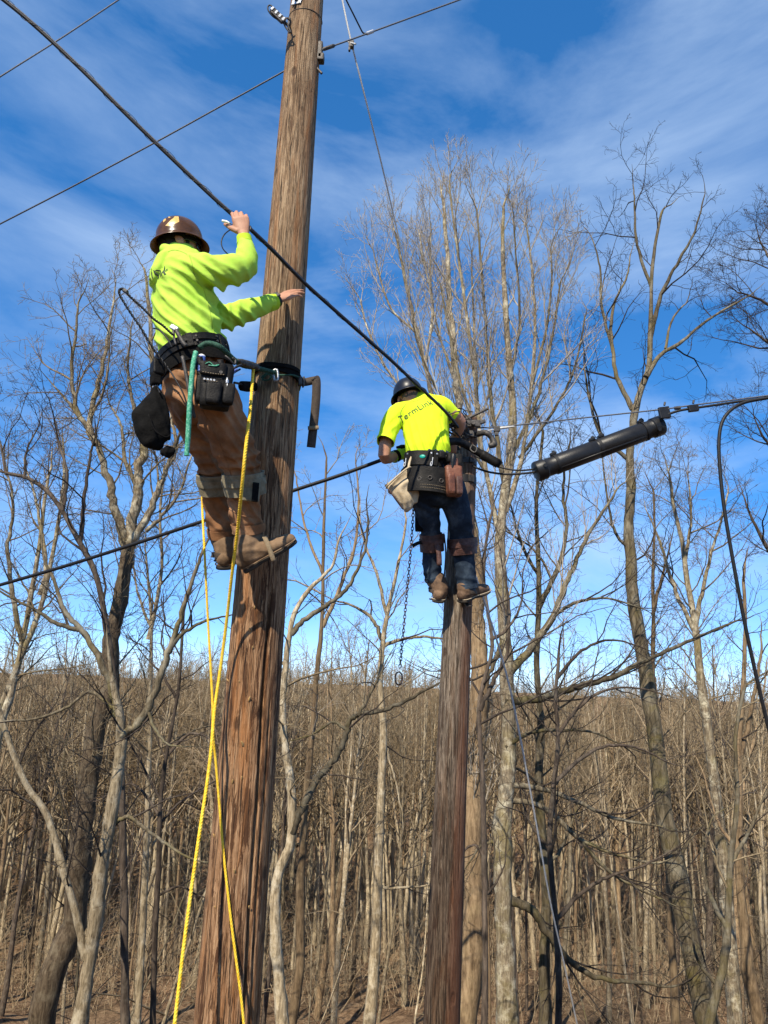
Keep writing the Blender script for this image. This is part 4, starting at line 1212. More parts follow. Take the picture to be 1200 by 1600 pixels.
for (x, y, w, h, lab) in ((1038, 643, 17, 19, 'black spacer clamp above the right end of the closure'), (1083, 636, 16, 11, 'black spacer clamp further out along the right-hand span')):
    D = 4.9 if x < 1060 else 4.86
    k = empty('spacer_clamp', at(x, y, D), lab, 'cable clamp')
    sdir = at(x + 20, y - 2.4, D) - at(x, y, D)
    boxes('clamp_block', [(at(x, y + 2, D), (pxm(w, y, D), 0.03, pxm(h, y, D)), frame(sdir, (0, 0, 1)))], m_black_pl, k, 0.006)
    cyl('bolt', at(x, y - h / 2, D - 0.01), at(x + 1, y - h / 2 - 5, D - 0.01), 0.008, m_dsteel, k, 8)
k = empty('strand_collar', at(1058, 637.5, 4.88), 'small metal collar on the strand between the two spacer clamps', 'collar')
cyl('ring', at(1054, 638, 4.885), at(1063, 637, 4.88), 0.014, m_dsteel, k, 10)

# closure
ca, cb = at(836, 738, 4.98), at(1034, 664, 5.0)
cl = empty('cable_closure', (ca + cb) / 2, 'long black plastic cable closure hung aslant under the right-hand span', 'cable closure')
rr = pxm(30.5, 700, 5.0) / 2
cyl('closure_body', ca, cb, rr, m_black_pl, cl, 40, [(0.0, rr * 0.62), (0.004, rr * 0.98), (0.012, rr * 1.05), (0.075, rr * 1.05), (0.08, rr * 0.96), (0.085, rr * 0.93), (0.15, rr * 0.93), (0.16, rr), (0.47, rr), (0.475, rr * 0.95), (0.485, rr * 0.95), (0.49, rr),
                                            (0.84, rr), (0.85, rr * 0.93), (0.915, rr * 0.93), (0.92, rr * 0.96), (0.925, rr * 1.05), (0.988, rr * 1.05), (0.996, rr * 0.98), (1.0, rr * 0.62)])
cxv = (cb - ca).normalized()
MC = frame(cxv, (0, 0, 1))
up_ = Vector(MC.col[2]); sd_ = Vector(MC.col[1])
for tt in (0.165, 0.5, 0.86):
    q = ca + (cb - ca) * tt
    cyl('strap_band', q - cxv * 0.012, q + cxv * 0.012, rr * 1.03, m_black_rub, cl, 40)
for tt in (0.17, 0.475, 0.545, 0.86):
    q = ca + (cb - ca) * tt + up_ * rr - sd_ * 0.01
    boxes('latch', [(q + up_ * 0.008, (0.045, 0.04, 0.022), MC), (q + up_ * 0.022 + cxv * 0.01, (0.018, 0.03, 0.016), MC)], m_black_pl, cl, 0.005)
seam = [ca + (cb - ca) * t - sd_ * 0.0 - up_ * 0.0 + (Vector(MC.col[1]) * -1).lerp(up_ * -1, 0.45).normalized() * (rr * 1.0) for t in (0.17, 0.83)]
tube('seam_rib', seam, 0.006, m_black_pl, cl, 6)
for tt, s_ in ((0.3, 1), (0.7, 1)):
    q = ca + (cb - ca) * tt + up_ * rr
    tube('hanger', [q, q + up_ * 0.02, at(836 + 198 * tt, 738 - 74 * tt - 24, 4.99)], 0.004, m_dsteel, cl, 6) if False else None
cyl('end_nub', ca + (cb - ca) * 0.93 - up_ * rr * 0.5 - sd_ * rr * 0.85, ca + (cb - ca) * 0.93 - up_ * rr * 0.55 - sd_ * rr * 1.15, 0.014, m_black_pl, cl, 12)
cyl('end_nub', ca + (cb - ca) * 0.06 + up_ * rr * 0.1 - sd_ * rr * 1.0, ca + (cb - ca) * 0.06 + up_ * rr * 0.1 - sd_ * rr * 1.22, 0.014, m_black_pl, cl, 12)
wire('closure_lead', 'upper of the two black leads sagging from the far pole into the closure', [(742, 712, 5.15), (762, 722, 5.1), (785, 731, 5.05), (812, 735, 5.0), (845, 732, 4.985)], 0.007, m_black_rub, 40, 8, 'cable')
wire('closure_lead', 'lower of the two black leads sagging from the far pole into the closure', [(738, 728, 5.15), (752, 734, 5.1), (772, 739, 5.05), (800, 741, 5.01), (845, 737, 4.985)], 0.0085, m_black_rub, 40, 8, 'cable')

# ------------------------------------------------------------------ hardware on the far pole
c, r = on2(672)
sw = empty('suspension_clamp', c + Vector((0, -r, 0)), 'dark bolted strand clamp near the top of the far pole', 'strand clamp')
fx = Vector((1, 0, 0.05))
MM = frame(fx, (0, 0, 1))
boxes('clamp_plate', [(c + Vector((0.005, -r - 0.025, 0.01)), (0.20, 0.022, 0.055), MM), (c + Vector((0.09, -r - 0.02, 0.02)), (0.11, 0.03, 0.03), frame((1, 0, 0.35), (0, 0, 1))),
                      (c + Vector((0.01, -r - 0.012, -0.07)), (0.10, 0.02, 0.05), MM)], m_dsteel, sw, 0.006)
cyl('bolt_head', c + Vector((-0.035, -r - 0.08, 0.0)), c + Vector((-0.035, -r - 0.02, 0.0)), 0.03, m_dsteel, sw, 24, [(0, 0.028), (0.1, 0.034), (0.45, 0.034), (0.5, 0.02), (1, 0.02)])
cyl('bolt_head', c + Vector((0.045, -r - 0.07, 0.005)), c + Vector((0.045, -r - 0.02, 0.0)), 0.018, m_dsteel, sw, 6)
cyl('bolt', c + Vector((0.0, -r, 0.055)), c + Vector((0.16, -r - 0.05, 0.13)), 0.010, m_dsteel, sw, 10)
c, r = on2(690)
hb = empty('hook_bracket', c + Vector((r * 0.8, -r * 0.5, 0)), 'rounded dark hook bracket on the right of the far pole', 'bracket')
tube('bracket', [c + Vector((r * 0.7, -r * 0.7, 0.03)), at(758, 676, 5.1), at(768, 684, 5.1), at(772, 694, 5.1), at(764, 697, 5.1)], [0.022, 0.024, 0.02, 0.026, 0.02], m_dsteel, hb, 12, 24)
gp = empty('dead_end_grip', at(790, 669, 5.13), 'pale metal grip clamping the strand just right of the far pole', 'strand grip')
cyl('grip_sleeve', at(781, 669, 5.145), at(804, 666, 5.11), 0.011, m_strand, gp, 12, [(0, 0.009), (0.1, 0.012), (0.9, 0.008), (1, 0.006)])
boxes('grip_block', [(at(776, 670.5, 5.14), (0.05, 0.03, 0.045), frame((1, 0, 0.06), (0, 0, 1))), (at(776, 678, 5.14), (0.03, 0.025, 0.03), None)], m_dsteel, gp, 0.006)
tube('grip_wire', [at(746, 672, 5.12), at(760, 673, 5.12), at(781, 670, 5.14)], 0.004, m_strand, gp, 6)
for (y, h, lab) in ((724, 9, 'upper'), (752, 12, 'lower')):
    c, r = on2(y)
    pb = empty('pole_band', c, ('dark steel strap band round the far pole behind the tool belt' if lab == 'upper' else 'wide black strap band round the far pole below the tool belt'), 'pole band')
    hh = pxm(h, y, D2)
    cyl('band', c - ax2 * hh / 2, c + ax2 * hh / 2, r + 0.006, m_dsteel if lab == 'upper' else m_black_rub, pb, 40)
    q = c + Vector((0.5, -0.85, 0)) * (r + 0.01)
    boxes('buckle', [(q, (0.05, 0.016, hh * 0.9), frame((0.85, 0.5, 0), (0, 0, 1)))], m_dsteel, pb, 0.004)
# tangle of loose wires lashed where the cable meets the pole
rngt = np.random.default_rng(9)
tg = empty('wire_tangle', at(704, 660, 5.0), 'tangled bundle of dark wire ends where the slanting cable meets the far pole', 'wire bundle')
for k in range(16):
    a = np.array(at(695 + rngt.normal(0, 3), 644 + rngt.normal(0, 3), 4.83)); z = np.array(at(728 + rngt.normal(0, 7), 676 + rngt.normal(0, 8), 5.08))
    m1 = a * 0.66 + z * 0.34 + rngt.normal(0, 0.025, 3); m2_ = a * 0.33 + z * 0.67 + rngt.normal(0, 0.035, 3)
    tube('loose_wire', [a, m1, m2_, z], rngt.uniform(0.003, 0.0065), [m_black_rub, m_dsteel, m_dstrand][k % 3], tg, 6, 14)
for k in range(9):
    q = np.array(at(712 + rngt.normal(0, 7), 668 + rngt.normal(0, 10), 5.0)); rad = rngt.uniform(0.03, 0.055)
    ax_ = unit(rngt.normal(0, 1, 3)); u1 = unit(np.cross(ax_, [0.1, 0.2, 1.0])); u2 = np.cross(ax_, u1)
    tube('wire_loop', [q + rad * (math.cos(t) * u1 + math.sin(t) * u2) + ax_ * 0.01 * t for t in np.linspace(0, 8.0, 26)], 0.0042, [m_black_rub, m_dsteel][k % 2], tg, 6)

# ------------------------------------------------------------------ people: materials
m_skin = noisy_mat('skin', [(0.33, 0.155, 0.092), (0.46, 0.245, 0.155)], 14, 0.55, 0.12, bscale=220, dist=0.002)
m_hair = noisy_mat('dark_hair', [(0.008, 0.006, 0.005), (0.03, 0.022, 0.016)], 90, 0.6, 0.5, stretch=(1, 1, 0.2), dist=0.006)
m_lime = noisy_mat('lime_fleece', [(0.37, 0.60, 0.065), (0.45, 0.68, 0.085)], 5, 0.9, 0.30, bscale=260, dist=0.004, spec=0.12)
m_lime_rib = noisy_mat('lime_cuff', [(0.36, 0.55, 0.03), (0.44, 0.64, 0.04)], 8, 0.9, 0.3, bscale=240, dist=0.004, spec=0.1)
def soil(m, amt, col, sc=3.0):
    t = m.node_tree; b = t.nodes['Principled BSDF']; l = b.inputs['Base Color'].links[0]
    tc = N(t, 'ShaderNodeTexCoord'); n = N(t, 'ShaderNodeTexNoise', Scale=sc, Detail=8, Roughness=0.7)
    t.links.new(tc.outputs['Object'], n.inputs['Vector'])
    mr = N(t, 'ShaderNodeMapRange'); mr.inputs[1].default_value = 0.52; mr.inputs[2].default_value = 0.75; mr.inputs[4].default_value = amt
    t.links.new(n.outputs[0], mr.inputs[0])
    mx = N(t, 'ShaderNodeMixRGB'); mx.inputs[2].default_value = (*col, 1)
    t.links.new(mr.outputs[0], mx.inputs[0]); t.links.new(l.from_socket, mx.inputs[1]); t.links.new(mx.outputs[0], b.inputs['Base Color'])


soil(m_lime, 0.5, (0.27, 0.33, 0.08), 5.0)
m_seam = noisy_mat('lime_seam', [(0.26, 0.38, 0.04), (0.32, 0.46, 0.05)], 60, 0.9, 0.2)
m_yellow = noisy_mat('yellow_jersey', [(0.55, 0.76, 0.020), (0.62, 0.82, 0.030)], 5, 0.85, 0.2, bscale=320, dist=0.003, spec=0.15)
soil(m_yellow, 0.25, (0.36, 0.44, 0.06), 6.0)
m_duck = noisy_mat('brown_duck_canvas', [(0.12, 0.055, 0.024), (0.235, 0.115, 0.054), (0.36, 0.20, 0.105)], 7, 0.9, 0.35, bscale=240, dist=0.004, spec=0.12)
soil(m_duck, 0.45, (0.36, 0.24, 0.15), 6.0)
m_denim = noisy_mat('blue_denim', [(0.008, 0.012, 0.020), (0.019, 0.030, 0.047), (0.070, 0.098, 0.130)], 8, 0.9, 0.35, bscale=260, dist=0.003, spec=0.12)
m_boot = noisy_mat('dusty_boot_leather', [(0.075, 0.045, 0.024), (0.16, 0.10, 0.055), (0.25, 0.165, 0.095)], 16, 0.85, 0.4, bscale=110, dist=0.004)
m_boot2 = noisy_mat('worn_boot_leather', [(0.05, 0.030, 0.018), (0.13, 0.078, 0.045), (0.23, 0.145, 0.085)], 16, 0.8, 0.4, bscale=110, dist=0.004)
m_sole = noisy_mat('boot_sole', [(0.02, 0.016, 0.012), (0.06, 0.048, 0.036)], 30, 0.85, 0.3)
m_welt = noisy_mat('pale_welt', [(0.30, 0.24, 0.16), (0.42, 0.35, 0.25)], 40, 0.8, 0.2)
m_black_lea = noisy_mat('black_leather', [(0.003, 0.0028, 0.0026), (0.007, 0.0065, 0.006), (0.020, 0.018, 0.016)], 24, 0.55, 0.5, bscale=130, dist=0.004, spec=0.14)
m_black_nyl = noisy_mat('black_nylon', [(0.004, 0.004, 0.004), (0.011, 0.0105, 0.010)], 20, 0.95, 0.4, spec=0.08) if True else noisy_mat('x', [(0, 0, 0)], 20, 0.9, 0.4, bscale=220, dist=0.004)
m_strap = noisy_mat('brown_black_webbing', [(0.035, 0.026, 0.020), (0.075, 0.056, 0.042)], 40, 0.8, 0.4, bscale=240)
m_brown_lea = noisy_mat('red_brown_leather', [(0.05, 0.018, 0.010), (0.14, 0.050, 0.026), (0.22, 0.092, 0.05)], 14, 0.5, 0.35, bscale=90, spec=0.4)
m_dbrown_lea = noisy_mat('dark_brown_leather', [(0.03, 0.014, 0.011), (0.075, 0.033, 0.025), (0.14, 0.075, 0.055)], 18, 0.55, 0.4, bscale=90, spec=0.35)
m_canvas = noisy_mat('olive_canvas_pad', [(0.10, 0.085, 0.05), (0.19, 0.16, 0.10), (0.27, 0.235, 0.155)], 22, 0.9, 0.5, bscale=230, dist=0.004)
m_bag = noisy_mat('natural_canvas', [(0.30, 0.225, 0.135), (0.47, 0.38, 0.25), (0.58, 0.49, 0.35)], 9, 0.9, 0.4, bscale=170, dist=0.005)
m_hat1 = noisy_mat('brown_hat_shell', [(0.022, 0.011, 0.005), (0.07, 0.032, 0.013), (0.12, 0.058, 0.022)], 9, 0.22, 0.02, spec=0.35)
m_hat2 = noisy_mat('navy_hat_shell', [(0.005, 0.006, 0.010), (0.011, 0.013, 0.020)], 9, 0.36, 0.03, spec=0.35)
m_gold = noisy_mat('gold_sticker', [(0.44, 0.26, 0.05), (0.66, 0.43, 0.12)], 22, 0.35, 0.1, spec=0.5)
m_liner = noisy_mat('red_brown_liner', [(0.10, 0.024, 0.016), (0.18, 0.05, 0.032)], 10, 0.45, 0.05)
m_ink = noisy_mat('dark_print', [(0.035, 0.045, 0.03), (0.055, 0.068, 0.045)], 40, 0.8, 0.0)
m_green_rope = noisy_mat('green_rope', [(0.02, 0.16, 0.09), (0.05, 0.30, 0.18), (0.30, 0.55, 0.42)], 120, 0.75, 0.6, bscale=260, dist=0.004)
m_dgreen_rope = noisy_mat('dark_green_rope', [(0.008, 0.02, 0.016), (0.02, 0.07, 0.045), (0.04, 0.12, 0.08)], 120, 0.75, 0.6, bscale=260, dist=0.004)
m_yrope = noisy_mat('yellow_rope', [(0.60, 0.33, 0.010), (0.80, 0.52, 0.03), (0.88, 0.66, 0.12)], 60, 0.6, 0.3, bscale=200)
m_blue = noisy_mat('blue_grip', [(0.035, 0.07, 0.25), (0.06, 0.11, 0.36)], 30, 0.45, 0.2)
m_teal = noisy_mat('teal_badge', [(0.0, 0.22, 0.17), (0.0, 0.30, 0.23)], 30, 0.4, 0.05)
m_rust = noisy_mat('rusty_chain', [(0.035, 0.02, 0.018), (0.10, 0.06, 0.05)], 60, 0.6, 0.3, metal=0.4)
m_tan_strap = noisy_mat('tan_strap', [(0.18, 0.13, 0.075), (0.30, 0.23, 0.14)], 30, 0.8, 0.3)
m_web = noisy_mat('pale_webbing', [(0.05, 0.048, 0.03), (0.20, 0.19, 0.12)], 160, 0.85, 0.3)
m_lens = noisy_mat('dark_lens', [(0.006, 0.006, 0.007), (0.012, 0.012, 0.014)], 10, 0.1, 0.0, spec=0.6)
m_eye = noisy_mat('eye_white', [(0.6, 0.58, 0.54), (0.66, 0.64, 0.6)], 10, 0.3, 0.0)


# ------------------------------------------------------------------ lofted bodies fused into one continuous skin
def loft(bm, stations, lat=None, sides=20, ex=2.2):
    """stations: (centre, half_lateral, half_depth[, lateral vector]); closed, rounded ends."""
    C_ = [Vector(s[0]) for s in stations]
    n = len(C_)
    T = []
    for i in range(n):
        a = C_[max(0, i - 1)]; b = C_[min(n - 1, i + 1)]
        T.append((b - a).normalized())
    L_ = []
    prev = Vector(lat) if lat is not None else None
    for i, s in enumerate(stations):
        l = Vector(s[3]) if len(s) > 3 else (prev if prev is not None else Vector((T[i].y, -T[i].x, 0.001)))
        l = (l - T[i] * l.dot(T[i]))
        if l.length < 1e-4: l = T[i].orthogonal()
        l.normalize(); L_.append(l)
        if lat is None and len(s) <= 3: prev = l
    rows = []
    def ring(c, l, d, w, h):
        vs = []
        for k in range(sides):
            a = 2 * math.pi * k / sides
            ca, sa = math.cos(a), math.sin(a)
            x = math.copysign(abs(ca) ** (2 / ex), ca); y = math.copysign(abs(sa) ** (2 / ex), sa)
            vs.append(bm.verts.new(c + l * (x * w) + d * (y * h)))
        return vs
    def at_i(i, off, sc):
        s = stations[i]; d = T[i].cross(L_[i])
        return ring(C_[i] + T[i] * off, L_[i], d, s[1] * sc, s[2] * sc)
    m0 = min(stations[0][1], stations[0][2]); m1 = min(stations[-1][1], stations[-1][2])
    rows.append(at_i(0, -m0 * 0.75, 0.35)); rows.append(at_i(0, -m0 * 0.45, 0.78))
    for i in range(n): rows.append(at_i(i, 0, 1.0))
    rows.append(at_i(n - 1, m1 * 0.45, 0.78)); rows.append(at_i(n - 1, m1 * 0.75, 0.35))
    for r0, r1 in zip(rows[:-1], rows[1:]):
        for k in range(sides):
            bm.faces.new((r0[k], r0[(k + 1) % sides], r1[(k + 1) % sides], r1[k]))
    bm.faces.new(rows[0][::-1]); bm.faces.new(rows[-1])


def limb(pts, radii):
    """Round tapering limb: smooth path through pts."""
    n = (len(pts) - 1) * 4 + 1
    P = spline([tuple(p) for p in pts], n)
    R = np.interp(np.linspace(0, 1, n), np.linspace(0, 1, len(radii)), radii)
    return [(Vector(p), r, r) for p, r in zip(P, R)]


def fuse(name, chains, mat, parent=None, voxel=0.007, smooth=4, disp=None, cut=None, holes=None):
    """Join closed lofts into one continuous surface."""
    bm = bmesh.new()
    for ch in chains:
        st, kw = (ch if isinstance(ch, tuple) else (ch, {}))
        b2 = bmesh.new(); loft(b2, st, **kw)
        bmesh.ops.recalc_face_normals(b2, faces=b2.faces)
        me = bpy.data.meshes.new('tmp'); b2.to_mesh(me); b2.free(); bm.from_mesh(me); bpy.data.meshes.remove(me)
    me = bpy.data.meshes.new(name + '_cage'); bm.to_mesh(me); bm.free()
    o = bpy.data.objects.new(name + '_cage', me); C.objects.link(o)
    r = o.modifiers.new('r', 'REMESH'); r.mode = 'VOXEL'; r.voxel_size = voxel; r.adaptivity = 0.0
    if smooth:
        s = o.modifiers.new('s', 'SMOOTH'); s.factor = 0.5; s.iterations = smooth
    dg = bpy.context.evaluated_depsgraph_get()
    res = bpy.data.meshes.new_from_object(o.evaluated_get(dg))
    res.name = name
    bpy.data.objects.remove(o); bpy.data.meshes.remove(me)
    if holes is not None:                                        # open a sleeve end: only the skin near it is cut
        bm = bmesh.new(); bm.from_mesh(res)
        for co, no, rad in holes:
            vs = [v for v in bm.verts if (v.co - co).length < rad]
            fs = list({f for v in vs for f in v.link_faces}); es = list({e for f in fs for e in f.edges}); v2 = list({v for f in fs for v in f.verts})
            bmesh.ops.bisect_plane(bm, geom=v2 + es + fs, plane_co=co, plane_no=no)
            bad = [f for f in bm.faces if (f.calc_center_median() - co).length < rad and (f.calc_center_median() - co).dot(no) > 0]
            bmesh.ops.delete(bm, geom=bad, context='FACES')
        bm.to_mesh(res); bm.free()
    if cut is not None:
        bm = bmesh.new(); bm.from_mesh(res)
        for co, no in cut:
            g = bmesh.ops.bisect_plane(bm, geom=list(bm.verts) + list(bm.edges) + list(bm.faces), plane_co=co, plane_no=no, clear_outer=True)
        bm.to_mesh(res); bm.free()
    if disp is not None:
        nv = len(res.vertices)
        co = np.empty(nv * 3); res.vertices.foreach_get('co', co); co = co.reshape(-1, 3)
        no = np.empty(nv * 3); res.vertex_normals.foreach_get('vector', no); no = no.reshape(-1, 3)
        co = co + no * disp(co)[:, None]
        res.vertices.foreach_set('co', co.ravel()); res.update()
    return link(name, res, mat, parent)


def nz(P, sc, seed=0.0):
    """Smooth noise of an array of points."""
    off = Vector((seed * 17.3, seed * 5.1, seed * 9.7))
    return np.array([noise.noise(Vector(p) * sc + off) for p in P])


def fold(P, d, freq, warp=0.8, wsc=6.0, seed=0.0, sharp=1.6):
    """Soft ridges across direction d, -1..1, warped so no two folds are alike."""
    d = np.array(Vector(d).normalized())
    ph = P @ d * freq * 2 * np.pi + warp * 2 * np.pi * nz(P, wsc, seed)
    s = 0.5 + 0.5 * np.sin(ph)
    return 2 * s ** sharp - 1


def near(P, c, r):
    d = np.linalg.norm(P - np.array(c), axis=1)
    return np.clip(1 - d / r, 0, 1)


class Fr:
    """A local frame: forward, right, up."""
    def __init__(self, o, f, u):
        self.o = Vector(o); self.u = Vector(u).normalized()
        f = Vector(f); self.f = (f - self.u * f.dot(self.u)).normalized(); self.r = self.f.cross(self.u)
    def p(self, f=0, r=0, u=0): return self.o + self.f * f + self.r * r + self.u * u


def head_chains(H, jaw=1.0):
    st = [(-.118, .040, .026, .030), (-.098, .032, .048, .056), (-.065, .016, .062, .080), (-.025, .006, .070, .092), (.025, .0, .074, .098), (.07, -.004, .068, .088), (.105, -.008, .042, .054)]
    ch = [([(H.p(f, 0, u), w, d) for u, f, w, d in st], dict(lat=H.r))]
    ch.append([(H.p(.088, 0, .005), .009, .010), (H.p(.104, 0, -.022), .011, .012), (H.p(.108, 0, -.042), .016, .013)])          # nose
    ch.append([(H.p(.078, -.022, -.072), .008, .008), (H.p(.090, 0, -.070), .011, .009), (H.p(.078, .022, -.072), .008, .008)])    # lips
    ch.append([(H.p(.082, -.035, .02), .010, .010), (H.p(.094, 0, .018), .010, .010), (H.p(.082, .035, .02), .010, .010)])         # brow
    for s in (-1, 1):
        ch.append(([(H.p(-.014, s * .080, .020), .022, .008), (H.p(-.012, s * .088, -.006), .021, .008), (H.p(-.002, s * .083, -.038), .012, .008)], dict(lat=H.f)))
    return ch


def hand_chains(wr, d, pn, th, curl, spread=0.08, sc=1.0, thumb=(0.9, 0.5), tcurl=0.5):
    """wrist point, finger direction, palm-facing normal, thumb side; curl = bend per finger (index..little), radians per joint."""
    d = Vector(d).normalized(); pn = Vector(pn); pn = (pn - d * pn.dot(d)).normalized(); th = d.cross(pn) if Vector(th).dot(d.cross(pn)) > 0 else -d.cross(pn)
    ch = [([(wr, .026 * sc, .019 * sc), (wr + d * .03 * sc, .033 * sc, .017 * sc), (wr + d * .062 * sc + pn * .002, .041 * sc, .016 * sc), (wr + d * .088 * sc, .042 * sc, .013 * sc)], dict(lat=th))]
    ln = ((.044, .026, .021), (.049, .030, .022), (.045, .028, .021), (.035, .021, .018))
    for i in range(4):
        x = (.031, .0105, -.0105, -.031)[i]
        kn = wr + d * ((.090, .096, .092, .083)[i] * sc) + th * x * sc
        dirv = (d + th * (x / .031) * spread).normalized()
        pts = [kn - dirv * .02 * sc, kn]
        q = kn; a = 0.0
        for j in range(3):
            a += curl[i] * (0.75, 1.0, 0.7)[j]
            v = dirv * math.cos(a) + pn * math.sin(a)
            q = q + v * ln[i][j] * sc
            pts.append(q)
        rr = [.0095, .0092, .0085, .0078, .0066]
        ch.append([(p, r * sc * (.9 if i == 3 else 1), r * sc * (.9 if i == 3 else 1)) for p, r in zip(pts, rr)])
    b0 = wr + d * .022 * sc + th * .024 * sc
    v1 = (d * thumb[1] + th * thumb[0] + pn * 0.35).normalized()
    b1 = b0 + v1 * .040 * sc
    v2 = (v1 * math.cos(tcurl) + (d * 0.8 + pn * 0.5).normalized() * math.sin(tcurl)).normalized()
    b2 = b1 + v2 * .032 * sc; b3 = b2 + (v2 + pn * .2).normalized() * .024 * sc
    ch.append([(b0, .015 * sc, .014 * sc), (b1, .012 * sc, .012 * sc), (b2, .0105 * sc, .0105 * sc), (b3, .0085 * sc, .008 * sc)])
    return ch


def band(name, c, ax, lat, w, d, h, th, mat, parent=None, a0=0.0, a1=360.0, flare=0.0, sides=40, rows=3, wob=0.0, ex=2.2):
    """A strap or cuff of real thickness round an axis: half-widths w (along lat) and d, height h."""
    ax = Vector(ax).normalized(); lat = Vector(lat); lat = (lat - ax * lat.dot(ax)).normalized(); dp = ax.cross(lat)
    full = a1 - a0 >= 359.9
    n = sides if full else max(6, int(sides * (a1 - a0) / 360) + 1)
    rng = np.random.default_rng(int(abs(c[0] * 9173 + c[2] * 733)) % 99991)
    bm = bmesh.new()
    G = []
    for layer in (0, 1):
        g = []
        for i in range(rows + 1):
            v = i / rows - 0.5
            row = []
            for k in range(n):
                a = math.radians(a0 + (a1 - a0) * (k / n if full else k / (n - 1)))
                ca, sa = math.cos(a), math.sin(a)
                x = math.copysign(abs(ca) ** (2 / ex), ca); y = math.copysign(abs(sa) ** (2 / ex), sa)
                s = (1 + flare * v)
                rw = wob * math.sin(3 * a + v * 4 + c[0] * 7)
                row.append(bm.verts.new(Vector(c) + ax * (v * h) + lat * (x * ((w + rw) * s + layer * th)) + dp * (y * ((d + rw) * s + layer * th))))
            g.append(row)
        G.append(g)
    m = n if full else n - 1
    for i in range(rows):
        for k in range(m):
            k2 = (k + 1) % n
            bm.faces.new((G[1][i][k], G[1][i][k2], G[1][i + 1][k2], G[1][i + 1][k]))
            bm.faces.new((G[0][i][k2], G[0][i][k], G[0][i + 1][k], G[0][i + 1][k2]))
    for k in range(m):
        k2 = (k + 1) % n
        bm.faces.new((G[0][0][k], G[0][0][k2], G[1][0][k2], G[1][0][k]))
        bm.faces.new((G[1][rows][k], G[1][rows][k2], G[0][rows][k2], G[0][rows][k]))
    if not full:
        for i in range(rows):
            bm.faces.new((G[0][i][0], G[1][i][0], G[1][i + 1][0], G[0][i + 1][0]))
            bm.faces.new((G[1][i][-1], G[0][i][-1], G[0][i + 1][-1], G[1][i + 1][-1]))
    me = bm_mesh(name, bm)
    o = link(name, me, mat, parent)
    me.set_sharp_from_angle(angle=math.radians(50))
    return o


def ribbon(name, pts, width_dir, w, th, mat, parent=None, n=40):
    """Flat strap of real thickness along a smooth path."""
    P = spline([tuple(p) for p in pts], n)
    T = unit(np.gradient(P, axis=0))
    wd = np.array(Vector(width_dir))[None] * np.ones((n, 1))
    wd = unit(wd - T * (wd * T).sum(1, keepdims=True)); nn = np.cross(T, wd)
    q = [P + wd * w / 2 + nn * th / 2, P - wd * w / 2 + nn * th / 2, P - wd * w / 2 - nn * th / 2, P + wd * w / 2 - nn * th / 2]
    V = np.stack(q, 1).reshape(-1, 3)
    idx = np.arange(n * 4).reshape(n, 4)
    F = []
    for i in range(n - 1):
        for k in range(4):
            F.append((idx[i, k], idx[i, (k + 1) % 4], idx[i + 1, (k + 1) % 4], idx[i + 1, k]))
    F.append(tuple(idx[0][::-1])); F.append(tuple(idx[-1]))
    return link(name, mesh_np(name, V, np.array(F)), mat, parent, False)


def hard_hat(label, H, mat, emblem=None, ridge=True, liner=None, sc=0.86):
    """Full-brim hard hat: H frame sits on the brim plane."""
    root = empty('hard_hat', H.o, label, 'hard hat')
    seg, sy, sx = 56, 1.10 * sc, 0.98 * sc
    prof = []
    for k in range(15):                                          # crown
        a = math.pi / 2 * (1 - k / 14)
        prof.append((0.125 * math.cos(a) ** 0.9, 0.012 + 0.125 * math.sin(a) ** 0.92))
    prof += [(0.128, 0.004), (0.140, -0.003), (0.150, -0.009), (0.156, -0.0135)]
    inner = [(0.156, -0.0165), (0.149, -0.0125), (0.138, -0.0065), (0.124, 0.0)]
    for k in range(12):
        a = math.pi / 2 * (k / 11)
        inner.append((0.121 * math.cos(a) ** 0.9, 0.010 + 0.121 * math.sin(a) ** 0.92))
    def shell(name, pr, m):
        V, F = [], []
        for r, z in pr:
            for k in range(seg):
                a = 2 * math.pi * k / seg
                rr_ = max(r, 1e-4)
                bump = 0.0
                if ridge and z > 0.02 and r < 0.124:
                    lat_ = rr_ * math.sin(a) * sx
                    bump = 0.004 * math.exp(-(lat_ / 0.012) ** 2) + 0.0025 * math.exp(-((abs(lat_) - 0.045) / 0.010) ** 2)
                f_ = rr_ * math.cos(a) * sy; l_ = rr_ * math.sin(a) * sx
                dip = -0.012 * (f_ / 0.17) ** 2 * (1 if r > 0.13 else 0) * (1 if f_ > 0 else 0.6)
                V.append(tuple(H.p(f_, l_, z + bump + dip)))
        idx = np.arange(len(pr) * seg).reshape(len(pr), seg)
        a0 = idx[:-1]; a1 = np.roll(a0, -1, 1); b0 = idx[1:]; b1 = np.roll(b0, -1, 1)
        F = np.stack([a0, b0, b1, a1], -1).reshape(-1, 4)
        bm = bmesh.new(); me = mesh_np(name, np.array(V), F); bm.from_mesh(me); bpy.data.meshes.remove(me)
        bmesh.ops.remove_doubles(bm, verts=bm.verts, dist=2e-4)
        return link(name, bm_mesh(name, bm), m, root)
    sh = shell('shell', prof + inner[:1], mat)
    shell('lining', inner, liner or mat)
    band('headband', H.p(0, 0, -0.010), H.u, H.r, .086, .104, .020, .002, m_black_pl, root)
    return root, sh


